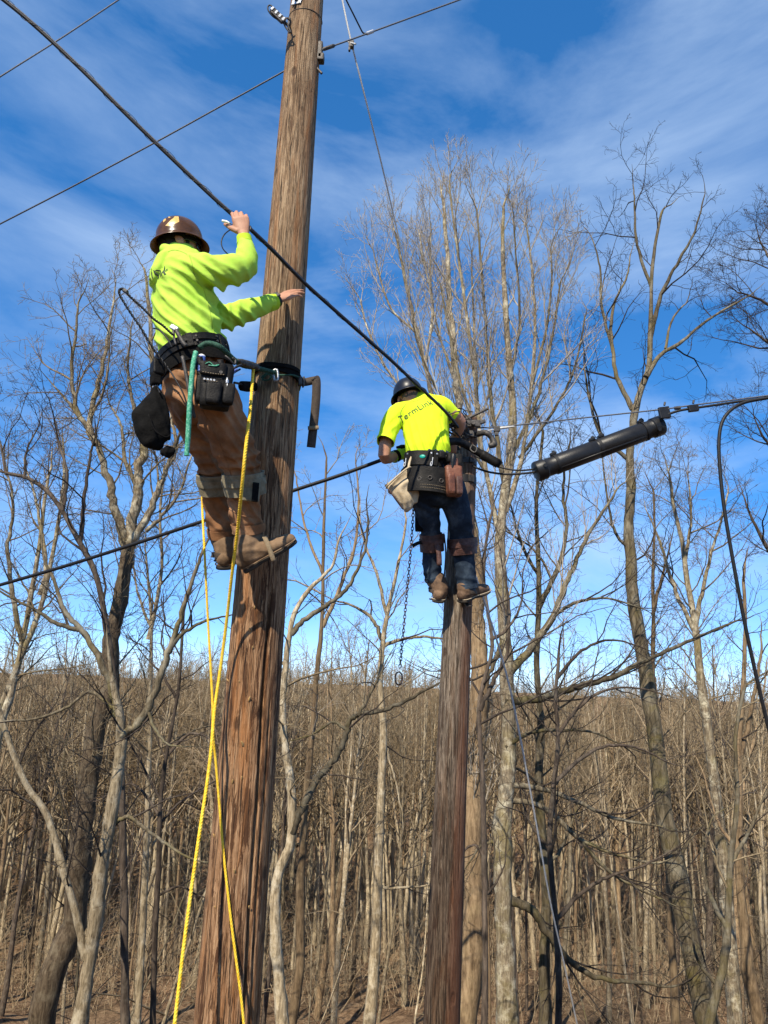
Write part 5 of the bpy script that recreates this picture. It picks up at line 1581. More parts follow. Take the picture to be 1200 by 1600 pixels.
def project(name, src_me, o, du, dv, dn, target, mat, parent, off=0.003, reach=0.35):
    """Lay a flat shape (in u,v) onto a surface as a thin print that follows it."""
    bm = bmesh.new(); bm.from_mesh(target.data)
    bm.transform(target.matrix_world if target.parent is None else Matrix.Identity(4))
    tree = BVHTree.FromBMesh(bm); bm.free()
    b2 = bmesh.new(); b2.from_mesh(src_me)
    bmesh.ops.triangulate(b2, faces=b2.faces)
    for _ in range(4):
        es = [e for e in b2.edges if e.calc_length() > 0.012]
        if not es: break
        bmesh.ops.subdivide_edges(b2, edges=es, cuts=1)
        bmesh.ops.triangulate(b2, faces=b2.faces)
    du, dv, dn = Vector(du), Vector(dv), Vector(dn)
    bad = []
    for v in b2.verts:
        p = Vector(o) + du * v.co.x + dv * v.co.y
        h = tree.ray_cast(p + dn * reach, -dn, reach * 2)
        if h[0] is None: bad.append(v)
        else: v.co = h[0] + h[1] * off
    if bad: bmesh.ops.delete(b2, geom=bad, context='VERTS')
    return link(name, bm_mesh(name, b2), mat, parent, False)


def text_mesh(s, size, xs=1.0, extr=0.0):
    cu = bpy.data.curves.new('lettering', 'FONT')
    cu.body = s; cu.size = size; cu.align_x = 'CENTER'; cu.align_y = 'CENTER'; cu.resolution_u = 3
    cu.space_character = 1.08
    o = bpy.data.objects.new('lettering', cu); C.objects.link(o)
    dg = bpy.context.evaluated_depsgraph_get()
    me = bpy.data.meshes.new_from_object(o.evaluated_get(dg))
    bpy.data.objects.remove(o)
    for v in me.vertices: v.co.x *= xs
    return me


def poly_mesh(pts):
    bm = bmesh.new()
    bm.faces.new([bm.verts.new((x, y, 0)) for x, y in pts])
    me = bpy.data.meshes.new('shape'); bm.to_mesh(me); bm.free()
    return me


def seam(target, px, D, mat, parent, r=.0018, n=40):
    """A stitched seam laid on a garment, found where the line of sight meets the cloth."""
    bm = bmesh.new(); bm.from_mesh(target.data); tree = BVHTree.FromBMesh(bm); bm.free()
    out_ = []
    for q in spline([tuple(at(x, y, D)) for x, y in px], n):
        d = (Vector(q) - EYE).normalized()
        h = tree.ray_cast(EYE, d)
        if h[0] is not None: out_.append(h[0] + h[1] * r * .3)
    if len(out_) > 3: tube('seam', out_, r, mat, parent, 5)


def boot(person, heel, toe, ankle, up, mat, sole_mat, side, welt=None, girth=1.2):
    """Work boot: heel and toe on the sole line, ankle above; up is the sole's normal."""
    heel, toe, ankle = Vector(heel), Vector(toe), Vector(ankle)
    f = (toe - heel); Lf = f.length; up = Vector(up); up = up - f * (up.dot(f) / f.dot(f)); F_ = Fr(heel, f, up)
    k = Lf / 0.28; g = girth
    st = [(F_.p(0.005 * k, 0, .040), .034, .036), (F_.p(.04 * k, 0, .045), .040, .042), (F_.p(.10 * k, 0, .048), .040, .045), (F_.p(.16 * k, 0, .040), .047, .036), (F_.p(.215 * k, 0, .034), .052, .030), (F_.p(.262 * k, 0, .030), .044, .027), (F_.p(.285 * k, 0, .027), .030, .022)]
    st = [(c_, w_ * g, h_ * g) for c_, w_, h_ in st]
    st = [(c_ + F_.u * (h_ - h_ / g), w_, h_) for c_, w_, h_ in st]
    sh = limb([F_.p(.045 * k, 0, .05), F_.p(.055 * k, 0, .10), ankle], [.046 * g, .050 * g, .058 * g])
    o = fuse('boot', [(st, dict(lat=F_.r)), sh], mat, person, 0.006, 4,
             lambda P: 0.003 * fold(P, F_.u + F_.f * .4, 26, 0.7, 9, 3) * near(P, F_.p(.09 * k, 0, .08), .11))
    so = [(F_.p(-.004 * k, 0, .008), .036, .013), (F_.p(.05 * k, 0, .008), .040, .013), (F_.p(.10 * k, 0, .010), .037, .010), (F_.p(.17 * k, 0, .006), .050, .011), (F_.p(.225 * k, 0, .006), .054, .011), (F_.p(.272 * k, 0, .008), .045, .011), (F_.p(.296 * k, 0, .010), .028, .010)]
    so = [(c_, w_ * g, h_ * 1.15) for c_, w_, h_ in so]
    fuse('sole', [(so, dict(lat=F_.r, ex=3.0))], sole_mat, o, 0.005, 2)
    we = []
    for kx, w in ((-.014, .0), (0, .034), (.05, .0425), (.10, .040), (.17, .0525), (.225, .0565), (.272, .047), (.300, .020)):
        we.append((kx * k, w * g))
    loop = [F_.p(x, w, .022) for x, w in we] + [F_.p(x, -w, .022) for x, w in we[::-1]]
    tube('welt', loop + [loop[0]], .0035, welt or mat, o, 6, 70)
    for j in range(4):
        x = (.075 + .026 * j) * k; z = .10 - .016 * j
        tube('lace', [F_.p(x, -.022, z - .006), F_.p(x + .006, 0, z + .004), F_.p(x, .022, z - .006)], .0028, m_tan_strap, o, 5, 8)
    return o, F_

# ------------------------------------------------------------------ the lime-shirted man
def Q(x, y, D):
    """His own placing: hips sit back from the pole, towards the camera, feet and shoulders nearer it."""
    s = np.interp(y, [430, 500, 560, 620, 690, 745, 800], [0, .02, .04, .04, .02, 0, 0])
    return at(x, y, D - s * min(1.0, max(0.0, (3.42 - D) / .25)))


th1 = math.radians(30)
f1 = Vector((math.cos(th1), math.sin(th1), 0)); r1 = Vector((f1.y, -f1.x, 0))
th1p = math.radians(38)
f1p = Vector((math.cos(th1p), math.sin(th1p), 0)); r1p = Vector((f1p.y, -f1p.x, 0))
man1 = empty('person', Q(370, 892, 3.45), 'worker in a lime sweatshirt and brown trousers, right hand raised to the cable', 'person')

B1 = Fr(Q(281, 381, 3.2), (0.90, 0.40, 0.0), (-0.16, -0.05, 1.0))     # brim plane of the hard hat
H1 = Fr(B1.p(-.004, 0, -.032), B1.f, B1.u)

RS, RE, RW = Q(304, 422, 3.05), Q(380, 417, 3.06), Q(381, 367, 3.08)
LS, LE, LW = Q(268, 436, 3.33), at(348, 496, 3.30), at(433, 469, 3.46)
RHIP, RKN, RAN = Q(328, 612, 3.12), Q(380, 738, 3.29), Q(390, 845, 3.43)
LHIP, LKN, LAN = Q(290, 614, 3.30), Q(337, 739, 3.52), Q(347, 848, 3.70)
RHD = (Q(377, 348, 3.075) - RW).normalized()
LHD = (at(475, 449, 3.53) - LW).normalized()

# hands: the right closes on the cable, back of the hand to the camera; the left lies open towards the pole
rh = hand_chains(RW, RHD, (-0.15, 1.0, 0.1), (-1, 0.3, 0), (0.62, 0.70, 0.74, 0.8), 0.03, 1.04, (0.75, 0.75), 0.5)
lh = hand_chains(LW, LHD, (-0.1, 0.75, -0.65), (0.2, 0.3, 1.0), (0.20, 0.16, 0.20, 0.28), 0.0, 1.0, (0.55, 0.9), 0.2)
body = [([(Q(302, 600, 3.21), .13, .09), (Q(296, 540, 3.21), .13, .09), (Q(286, 455, 3.19), .145, .095), (Q(284, 425, 3.18), .12, .07)], dict(lat=r1)),
        limb([Q(284, 425, 3.18), Q(283, 405, 3.18), H1.p(-.01, 0, -.06)], [.06, .055, .056]),
        limb([Q(290, 425, 3.12), RS, RE, RW], [.05, .045, .036, .026]),
        limb([Q(280, 430, 3.24), LS, LE, LW], [.05, .042, .034, .027]),
        limb([RHIP, RKN, RAN], [.075, .052, .04]), limb([LHIP, LKN, LAN], [.075, .052, .04]),
        limb([Q(305, 600, 3.2), RHIP], [.08, .075]), limb([Q(300, 600, 3.22), LHIP], [.08, .075])]
fuse('body', body + head_chains(H1) + rh + lh, m_skin, man1, 0.0038, 3)
fuse('hair', [([(H1.p(-.030, 0, -.055), .060, .058), (H1.p(-.030, 0, -.02), .070, .070), (H1.p(-.014, 0, .03), .076, .090), (H1.p(-.008, 0, .08), .070, .086), (H1.p(-.008, 0, .105), .048, .056)], dict(lat=H1.r)),
              ([(H1.p(.030, .068, .012), .014, .008), (H1.p(.028, .069, -.022), .008, .006)], dict(lat=H1.f))], m_hair, man1, 0.005, 2,
     lambda P: 0.003 * nz(P, 60, 1))

# sweatshirt
ARM = np.array(Q(318, 448, 3.05)); FRW = np.array(Q(352, 545, 3.22)); ELB = np.array(RE); LEL = np.array(LE)
fd = (Q(250, 470, 3.1) - Q(350, 548, 3.1)).normalized(); fperp = Vector((-fd.z, 0.25, fd.x))


def seg_d(P, a, b):
    a, b = np.array(a), np.array(b); t = np.clip((P - a) @ (b - a) / ((b - a) @ (b - a)), 0, 1)
    return np.linalg.norm(P - a - t[:, None] * (b - a), axis=1)


def d_sweat(P):
    arm_ = np.clip((np.minimum(seg_d(P, LS * .3 + LE * .7, LW), seg_d(P, RE, RW)) - .075) / .05, 0.12, 1)
    w1 = near(P, FRW, .50) ** 0.8 * arm_
    d = 0.0135 * w1 * fold(P, fperp, 15, 0.55, 3.2, 1, 2.6)
    d += 0.011 * near(P, ARM, .24) * arm_ * fold(P, fperp + Vector((0.2, 0, 0.1)), 20, 0.6, 4, 2, 1.8)
    d += 0.0045 * near(P, ELB, .17) * fold(P, Vector((0.7, 0.1, 0.75)), 19, 0.5, 6, 3, 1.8)
    d += 0.0045 * near(P, LEL + np.array([.05, 0, .01]), .20) * fold(P, Vector((1, 0.2, 0.1)), 19, 0.5, 6, 4, 1.8)
    d += 0.0032 * near(P, FRW, .36) * arm_ * fold(P, fperp, 33, 0.8, 5, 8, 2.6)
    d += 0.006 * nz(P, 7, 5) + 0.003 * nz(P, 19, 6)
    return d


sweat = [([(Q(301, 553, 3.21), .178, .142), (Q(299, 540, 3.21), .196, .156), (Q(295, 515, 3.21), .196, .156), (Q(290, 485, 3.20), .198, .153), (Q(286, 455, 3.19), .205, .148), (Q(284, 430, 3.18), .20, .125), (Q(283, 412, 3.18), .15, .105), (Q(283, 400, 3.18), .085, .088)], dict(lat=r1)),
         limb([Q(286, 430, 3.14), RS + Vector((0, 0, -.005)), Q(350, 424, 3.03), RE, Q(385, 396, 3.07), Q(382, 376, 3.078)], [.10, .088, .077, .068, .052, .036]),
         limb([Q(283, 434, 3.24), LS, Q(310, 472, 3.30), LE, at(392, 483, 3.37), at(424, 473, 3.44)], [.10, .085, .074, .069, .058, .043]),
         ([(Q(268, 400, 3.14), .070, .030), (Q(252, 410, 3.10), .085, .034), (Q(243, 427, 3.09), .075, .028), (Q(239, 442, 3.09), .050, .016)], dict(lat=r1)),
         ([(Q(262, 394, 3.12), .05, .03), (Q(285, 398, 3.07), .05, .03), (Q(305, 402, 3.10), .04, .03)], {})]
sw1 = fuse('sweatshirt', sweat, m_lime, man1, 0.0065, 4, d_sweat)
ct = (at(424, 473, 3.44) - at(392, 483, 3.37)).normalized()
band('cuff', at(423, 473.2, 3.44), ct, (0, 0.2, 1), .039, .039, .062, .005, m_lime_rib, sw1, wob=.0015, flare=-.12)
ct2 = (RW - Q(385, 396, 3.07)).normalized()
band('cuff', Q(382, 376.5, 3.078), ct2, (1, 0, 0), .0335, .0335, .04, .0045, m_lime_rib, sw1, wob=.001, flare=-.1)
# the print across the back: only its end shows past the fold of the hood
bo = Q(286, 452, 3.18)
tm = text_mesh('TermLink', 0.078, 0.78)
project('printed_lettering', tm, bo, r1, Vector((-.08, -.03, 1)), -f1, sw1, m_ink, sw1, 0.0035, 0.4)
tm2 = text_mesh('TECHNOLOGIES', 0.026, 0.8) if False else None

# trousers
KR, KL = np.array(RKN), np.array(LKN)
legR = (RAN - RKN).normalized(); legL = (LAN - LKN).normalized()


def d_trou(P):
    d = 0.020 * near(P, KR + np.array([0, 0, .06]), .18) * fold(P, legR, 17, 0.35, 7, 1, 1.7)
    d += 0.020 * near(P, KL + np.array([0, 0, .06]), .18) * fold(P, legL, 17, 0.35, 7, 2, 1.7)
    hip = near(P, np.array(Q(300, 622, 3.1)), .26)
    d += 0.016 * hip * fold(P, Vector((0.45, 0, 0.9)), 13, 0.7, 5, 3, 1.8)
    d += 0.010 * near(P, np.array(RAN), .16) * fold(P, legR + Vector((.35, 0, 0)), 15, 0.5, 8, 4)
    d += 0.010 * near(P, np.array(LAN), .16) * fold(P, legL + Vector((.35, 0, 0)), 15, 0.5, 8, 5)
    d += 0.007 * fold(P, Vector((.5, .2, .8)), 22, .9, 6, 8, 2.2) * (0.4 + 0.6 * np.clip(nz(P, 5, 9) + .5, 0, 1))
    d += 0.006 * nz(P, 8, 6) + 0.003 * nz(P, 24, 7)
    return d


trou = [([(Q(303, 553, 3.21), .165, .125), (Q(304, 575, 3.21), .172, .138), (Q(304, 605, 3.21), .172, .146), (Q(312, 628, 3.21), .15, .13)], dict(lat=r1p)),
        limb([RHIP, Q(357, 680, 3.20), RKN, Q(382, 795, 3.37), Q(388, 826, 3.42)], [.112, .101, .084, .078, .078]),
        limb([LHIP, Q(317, 682, 3.42), LKN, Q(341, 795, 3.63), Q(346, 832, 3.68)], [.112, .100, .076, .073, .069])]
tr1 = fuse('trousers', trou, m_duck, man1, 0.0065, 4, d_trou)
band('hem', Q(388, 824, 3.418), legR, (1, 0, 0), .0775, .0775, .045, .004, m_duck, tr1, wob=.003)
band('hem', Q(346, 832, 3.68), legL, (1, 0, 0), .0685, .0685, .045, .004, m_duck, tr1, wob=.003)

boot(man1, Q(386, 893, 3.43), Q(459, 851, 3.42), Q(389, 838, 3.43), (0.0, -0.30, 0.95), m_boot, m_sole, 1)
boot(man1, Q(350, 889, 3.66), Q(366, 872, 3.93), Q(348, 838, 3.70), (-0.05, -0.25, 1), m_boot, m_sole, -1)

# hat with a gold sticker
hat1, sh1 = hard_hat('glossy brown full-brim hard hat with a gold sticker, worn by the lime-shirted man', B1, m_hat1, liner=m_liner)
sq = B1.p(.018, .105, .062)
vd = (EYE - sq).normalized()
su = (Vector((1, 0, 0.12)) - vd * vd.dot(Vector((1, 0, 0.12)))).normalized(); sv = vd.cross(su) * -1
sv = sv if sv.z > 0 else -sv
project('sticker', poly_mesh([(-.034, -.026), (-.012, -.030), (.020, -.018), (.036, -.012), (.036, .012), (.018, .014), (.010, .006), (-.004, -.002), (-.018, -.014)]), B1.p(-.052, .10, .064), su, sv, vd, sh1, m_gold, hat1, .0012, .15)
project('sticker', poly_mesh([(-.034, -.016), (-.022, -.008), (-.014, .008), (-.016, .022), (-.024, .010), (-.032, -.004)]), B1.p(-.060, .10, .068), su, sv, vd, sh1, m_gold, hat1, .0012, .15)
project('sticker', poly_mesh([(-.012, .016), (.004, .030), (.012, .024), (.004, .008), (-.006, .004)]), B1.p(-.058, .10, .066), su, sv, vd, sh1, m_gold, hat1, .0012, .15)
gl = empty('safety_glasses', H1.p(.09, 0, .008), 'dark safety glasses under the brim of the brown hard hat', 'glasses')
for s in (-1, 1):
    fuse('lens', [([(H1.p(.098, s * .012, .0), .018, .004), (H1.p(.094, s * .035, -.002), .022, .004), (H1.p(.076, s * .062, 0), .016, .004)], dict(lat=H1.u))], m_lens, gl, 0.004, 1)
    tube('temple_arm', [H1.p(.074, s * .068, .006), H1.p(.03, s * .082, .010), H1.p(-.01, s * .084, .004)], .003, m_lens, gl, 6, 10)
wa = empty('wristwatch', LW, 'dark wristwatch on the left wrist of the lime-shirted man', 'watch')
wc = LW - LHD * .004
wup = (Vector((0, 0.1, 1)) - LHD * LHD.dot(Vector((0, 0.1, 1)))).normalized()
band('watch_band', wc, LHD, wup, .031, .031, .024, .004, m_black_pl, wa)
wn = (Vector((-.1, -1, .25)) - LHD * LHD.dot(Vector((-.1, -1, .25)))).normalized()
boxes('watch_case', [(wc + wn * .036, (.034, .034, .010), frame(LHD, wn))], m_dsteel, wa, .004)

# cable tie he is fitting
zt = empty('cable_tie', Q(355, 352, 3.07), 'black cable tie looped from the raised hand, with a white tag', 'cable tie')
tube('tie_loop', [Q(376, 355, 3.09), Q(362, 358, 3.08), Q(351, 366, 3.06), Q(346, 377, 3.05), Q(348, 388, 3.05), Q(356, 397, 3.06), Q(364, 402, 3.08)], .0032, m_black_pl, zt, 6, 30)
tube('tag', [Q(347, 345, 3.07), Q(354, 346.5, 3.07), Q(359, 349, 3.07)], [.006, .0065, .004], m_white_pl, zt, 8, 8)
tube('tag_stem', [Q(358, 348.5, 3.07), Q(368, 353, 3.08)], .003, m_dsteel, zt, 6)
boxes('tie_head', [(Q(391, 357, 3.09), (.012, .012, .022), None)], m_black_pl, zt, .003)

# ------------------------------------------------------------------ his belt, pouches and gear
bax = (Q(294, 515, 3.21) - Q(303, 590, 3.21)).normalized()
bax = (bax + Vector((-.10, -.08, 0))).normalized()
bc = Q(301, 560, 3.21)
belt = empty('tool_belt', bc, 'wide black leather tool belt round the waist of the lime-shirted man', 'tool belt')
band('belt', bc, bax, r1p, .190, .158, .062, .006, m_black_lea, belt, wob=.002, sides=64)
band('belt_pad', bc - bax * .045, bax, r1p, .187, .155, .100, .005, m_black_nyl, belt, wob=.003, sides=64, flare=-.05)
band('strap', bc + bax * .012, bax, r1p, .1975, .1655, .030, .004, m_black_lea, belt, wob=.001, sides=64)


def on_belt(a, out=.0, up=0.0):
    """A place on the belt: angle a from his right hip (0) towards his back (90 = back is negative f)."""
    dpv = bax.cross((r1p - bax * r1p.dot(bax)).normalized()); lt = (r1p - bax * r1p.dot(bax)).normalized()
    ca, sa = math.cos(math.radians(a)), math.sin(math.radians(a))
    return bc + lt * (.196 + out) * ca + dpv * (.164 + out) * sa + bax * up, (lt * ca / .196 + dpv * sa / .164).normalized()


for a in (-42, -20, 14, 36, 60):
    p, n_ = on_belt(a, .006)
    for s in (-1, 1):
        cyl('rivet', p + bax * .012 * s, p + bax * .012 * s + n_ * .005, .0055, m_dsteel, belt, 10)
for a in (-30, 25, 48):
    p, n_ = on_belt(a, .006)
    boxes('keeper', [(p, (.03, .009, .066), frame(bax.cross(n_), bax))], m_black_lea, belt, .003)


def soft_box(name, c, w, d, h, x, up, mat, parent, bev=.012, taper=1.0, seed=1):
    """A pouch body: bevelled, slightly bulged and uneven."""
    M = frame(x, up)
    bm = bmesh.new(); bmesh.ops.create_cube(bm, size=1.0)
    bmesh.ops.subdivide_edges(bm, edges=bm.edges, cuts=5, use_grid_fill=True)
    for v in bm.verts:
        b = 1 + .16 * (1 - (2 * v.co.x) ** 2) * (1 - (2 * v.co.z) ** 2) * (1 if v.co.y < 0 else 0)
        tp = 1 + (taper - 1) * (.5 - v.co.z)
        q = Vector((v.co.x * w * tp, v.co.y * d * b, v.co.z * h))
        rx, ry, rz = w * tp / 2 - bev, d / 2 - bev * .6, h / 2 - bev                 # round the corners
        k = Vector((max(-rx, min(rx, q.x)), max(-ry * b, min(ry * b, q.y)), max(-rz, min(rz, q.z))))
        e = q - k
        if e.length > bev: q = k + e.normalized() * bev
        q += Vector((1, 1, 1)) * noise.noise(q * 22 + Vector((seed * 3.1, 0, 0))) * .0035
        v.co = q
    bmesh.ops.transform(bm, matrix=M.to_4x4(), verts=bm.verts); bmesh.ops.translate(bm, vec=c, verts=bm.verts)
    return link(name, bm_mesh(name, bm), mat, parent)


def stitches(name, pts, mat, parent, step=.011, r=.0016):
    P = spline([tuple(p) for p in pts], 200)
    s = np.concatenate([[0], np.cumsum(np.linalg.norm(np.diff(P, axis=0), axis=1))])
    S = Soup()
    for t in np.arange(0, s[-1] - step * .6, step):
        a = [np.interp(t, s, P[:, k]) for k in range(3)]; b = [np.interp(t + step * .55, s, P[:, k]) for k in range(3)]
        S.add(*rings(np.array([[a, b]]), np.full((1, 2), r), 4))
    if S.n: return tag(link(name, S.mesh(name), mat, parent), kind='stuff')


m_thread = noisy_mat('pale_thread', [(0.22, 0.17, 0.11), (0.32, 0.26, 0.18)], 60, 0.8, 0.0)
# hip pouch on the camera side
pc = Q(338, 604, 2.995)
pX = Vector((1, .25, 0)).normalized(); pU = (bax + Vector((-.06, 0, .2))).normalized()
pch = empty('tool_pouch', pc, 'black leather tool pouch with flap and pockets hanging at his right hip', 'tool pouch')
pn_ = -frame(pX, pU).col[1]
pb = soft_box('pouch_body', pc, .145, .060, .215, pX, pU, m_black_lea, pch, .016, .92, 2)
soft_box('pocket', pc - pU * .052 - pX * .026 + pn_ * .040, .070, .030, .105, pX, pU, m_black_lea, pch, .012, .9, 3)
soft_box('pocket', pc - pU * .048 + pX * .042 + pn_ * .036, .055, .028, .100, pX, pU, m_black_lea, pch, .012, .9, 4)
soft_box('flap', pc + pU * .070 + pn_ * .034, .115, .020, .066, pX, pU, m_black_lea, pch, .009, 1.0, 5)
stitches('stitching', [pc + pU * .043 - pX * .052 + pn_ * .047, pc + pU * .040 + pn_ * .049, pc + pU * .043 + pX * .052 + pn_ * .047], m_thread, pch)
stitches('stitching', [pc - pU * .002 - pX * .058 + pn_ * .058, pc - pU * .004 - pX * .026 + pn_ * .060, pc - pU * .002 + pX * .004 + pn_ * .058], m_thread, pch)
for k, s in enumerate((-.050, -.036, -.022, -.008)):
    cyl('stud', pc + pX * s + pU * .012 + pn_ * .034, pc + pX * s + pU * .012 + pn_ * .040, .005, m_steel, pch, 8)
hl = [pc + pU * .110 + pX * s * .04 + pn_ * .012 for s in (-1, 1)]
for s in (-1, 1):
    ribbon('hanger', [pc + pU * .095 + pX * s * .045 + pn_ * .015, pc + pU * .135 + pX * s * .045 + pn_ * .012], pX, .026, .005, m_black_lea, pch, 6)
cyl('snap', pc + pU * .052 + pX * .03 + pn_ * .044, pc + pU * .052 + pX * .03 + pn_ * .050, .008, m_dsteel, pch, 12)
ml = text_mesh('~', 0.05, 1.6)
# green scrawl-like mark on the flap
tube('flap_mark', [pc + pU * .085 - pX * .03 + pn_ * .047, pc + pU * .095 - pX * .01 + pn_ * .048, pc + pU * .082 + pX * .005 + pn_ * .048, pc + pU * .090 + pX * .03 + pn_ * .047, pc + pU * .080 + pX * .012 + pn_ * .048, pc + pU * .079 - pX * .018 + pn_ * .048], .0022, m_green_rope, pch, 5, 40)
# clip and keys on the pouch's right edge
kc = empty('snap_hook', Q(354, 602, 2.97), 'small steel snap hook hanging on the right edge of his hip pouch', 'snap hook')
tube('hook', [Q(355, 590, 2.965), Q(355, 603, 2.96), Q(353, 611, 2.96), Q(351, 616, 2.96), Q(353, 619, 2.96), Q(356, 615, 2.96), Q(355.5, 606, 2.96)], .0038, m_steel, kc, 7, 24)
cyl('swivel', Q(355, 594, 2.962), Q(355, 599, 2.962), .008, m_steel, kc, 10)
# screwdriver with a blue grip in a sheath
scw = empty('screwdriver', Q(315, 570, 3.0), 'screwdriver with a blue and white grip standing in the black sheath on the belt', 'screwdriver')
cyl('grip', Q(313.5, 583, 3.0), Q(315.5, 556, 3.01), .019, m_blue, scw, 20, [(0, .012), (.05, .017), (.15, .0155), (.22, .018), (.3, .0155), (.38, .018), (.46, .0155), (.54, .018), (.62, .0155), (.7, .018), (.8, .017), (.93, .016), (1, .010)])
cyl('cap', Q(315.3, 558, 3.01), Q(315.8, 554.5, 3.01), .016, m_white_pl, scw, 16, [(0, .0165), (.6, .0155), (1, .009)])
shf = empty('tool_sheath', Q(313, 605, 3.0), 'narrow black sheath beside the hip pouch holding the blue-handled screwdriver', 'tool sheath')
soft_box('sheath', Q(313, 606, 3.005), .042, .036, .150, pX, pU, m_black_lea, shf, .012, .9, 6)
ribbon('hanger', [Q(313, 586, 2.99), Q(311, 565, 3.005)], pX, .03, .005, m_black_lea, shf, 6)
# pliers with blue handles on the front edge
plr = empty('pliers', Q(366, 590, 3.03), 'blue-handled pliers tucked at the front edge of his hip pouch', 'pliers')
tube('handle', [Q(359, 600, 3.0), Q(361, 589, 3.0), Q(366, 580, 3.0), Q(371, 577, 3.0)], .006, m_blue, plr, 8, 16)
tube('handle', [Q(357, 600, 3.02), Q(363, 580, 3.02), Q(370, 573, 3.03), Q(378, 570, 3.04)], .006, m_black_pl, plr, 8, 16)
tube('jaw', [Q(357, 604, 3.0), Q(357, 615, 3.0)], [.010, .005], m_dsteel, plr, 8)
# hook-headed steel tool (wire hanger) through the belt at his back
hm = empty('cable_hook', Q(275, 530, 3.0), 'steel hooked tool hanging over the belt at his back, dark rod below', 'hand tool')
boxes('head', [(Q(272.5, 513, 3.0), (.040, .020, .022), frame((1, 0, -.55), (0, 0, 1)))], m_steel, hm, .005)
tube('arm', [Q(273, 511, 3.0), Q(279, 523, 2.995), Q(286, 535, 2.99), Q(291, 541, 2.99)], [.0085, .010, .0105, .009], m_dsteel, hm, 8, 14)
tube('arm', [Q(271, 514, 3.0), Q(272, 527, 3.0), Q(275, 539, 2.99)], [.006, .0055, .005], m_dsteel, hm, 8, 12)
tube('rod', [Q(285, 557, 2.985), Q(292, 590, 2.985), Q(299, 630, 2.99), Q(304, 653, 3.0)], [.0085, .0085, .008, .007], m_dsteel, hm, 10, 20)
# black clips and holder at the back of the belt
bh = empty('belt_holder', Q(244, 580, 3.06), 'black clip holder with buckles at the back of his belt above the bag', 'belt pouch')
soft_box('holder_body', Q(246, 576, 3.06), .055, .05, .075, f1p * -1, bax, m_black_lea, bh, .010, 1, 7)
soft_box('lower_clip', Q(243, 594, 3.05), .045, .04, .055, f1p * -1, bax, m_black_nyl, bh, .010, .9, 8)
tube('ring', [Q(243 + 4 * math.cos(t), 605 + 4 * math.sin(t), 3.045) for t in np.linspace(0, 6.3, 16)], .003, m_steel, bh, 6)
# black drawstring bag
bg_ = empty('drawstring_bag', Q(242, 612, 3.04), 'black fabric drawstring bag with a round toggle hanging from the back of the belt', 'bag')
bagst = [([(Q(245, 613, 3.04), .030, .028), (Q(240, 628, 3.04), .055, .045), (Q(236, 650, 3.03), .078, .055), (Q(238, 672, 3.03), .072, .055), (Q(244, 690, 3.03), .052, .046), (Q(247, 697, 3.03), .035, .035)], dict(lat=(1, .1, .35))),
         ([(Q(214, 646, 3.03), .018, .02), (Q(225, 652, 3.03), .035, .03), (Q(240, 668, 3.03), .05, .05)], {}),
         ([(Q(250, 618, 3.03), .025, .028), (Q(257, 645, 3.03), .026, .03), (Q(259, 680, 3.03), .022, .03)], {})]
fuse('bag_body', bagst, m_black_nyl, bg_, .006, 3, lambda P: .008 * fold(P, Vector((.9, .1, .3)), 12, .8, 6, 2, 1.8) + .005 * nz(P, 20, 3))
tube('drawcord', [Q(250, 614, 3.0), Q(246, 606, 3.03), Q(241, 600, 3.05)], .004, m_black_rub, bg_, 6, 10)
tube('drawcord', [Q(240, 614, 3.01), Q(242, 606, 3.03), Q(244, 598, 3.05)], .003, m_steel, bg_, 6, 10)
fuse('toggle', [([(Q(255, 707, 3.02), .018, .018), (Q(262, 706, 3.02), .030, .030), (Q(269, 705, 3.02), .018, .018)], {})], m_black_nyl, bg_, .005, 2, lambda P: .004 * nz(P, 60, 3))
tube('cord_seam', [Q(232, 648, 2.97), Q(242, 672, 2.965), Q(258, 683, 2.98), Q(266, 680, 3.0)], .004, m_black_nyl, bg_, 6, 20)
# twisted black loop of wire sticking out behind him
lp = empty('wire_loop', Q(250, 560, 3.05), 'long loop of twisted black wire sticking up behind his back from the belt', 'wire loop')
def twisted(name, pts, r, parent, mat, turns=26):
    P = spline([tuple(p) for p in pts], 220); T = unit(np.gradient(P, axis=0)); e1 = unit(np.cross(T, [0.2, 1, .1])); e2 = np.cross(T, e1)
    S = Soup()
    for k in (0, 1):
        a = np.linspace(0, turns * 6.283, 220) + k * math.pi
        S.add(*rings((P + r * .7 * (np.cos(a)[:, None] * e1 + np.sin(a)[:, None] * e2))[None], np.full((1, 220), r * .62), 6))
    return link(name, S.mesh(name), mat, parent)
twisted('strand', [Q(262, 575, 3.02), Q(240, 545, 3.0), Q(222, 515, 2.98), Q(203, 487, 2.96), Q(188, 462, 2.95), Q(187, 453, 2.95), Q(194, 452, 2.95), Q(203, 463, 2.95), Q(222, 480, 2.96), Q(240, 498, 2.97), Q(255, 509, 2.98), Q(270, 523, 2.99)], .0052, lp, m_black_rub)
boxes('ferrule', [(Q(196, 455, 2.95), (.026, .018, .018), frame((.8, 0, -.5), (0, 0, 1)))], m_black_pl, lp, .004)
tube('tail', [Q(262, 575, 3.02), Q(268, 583, 3.0), Q(284, 610, 2.99), Q(292, 632, 2.99), Q(296, 655, 3.0)], .004, m_black_rub, lp, 6, 24)
tube('short_loop', [Q(240, 513, 3.02), Q(248, 515, 2.99), Q(256, 522, 2.98), Q(264, 533, 2.98), Q(269, 543, 2.985)], .004, m_black_rub, lp, 6, 24)
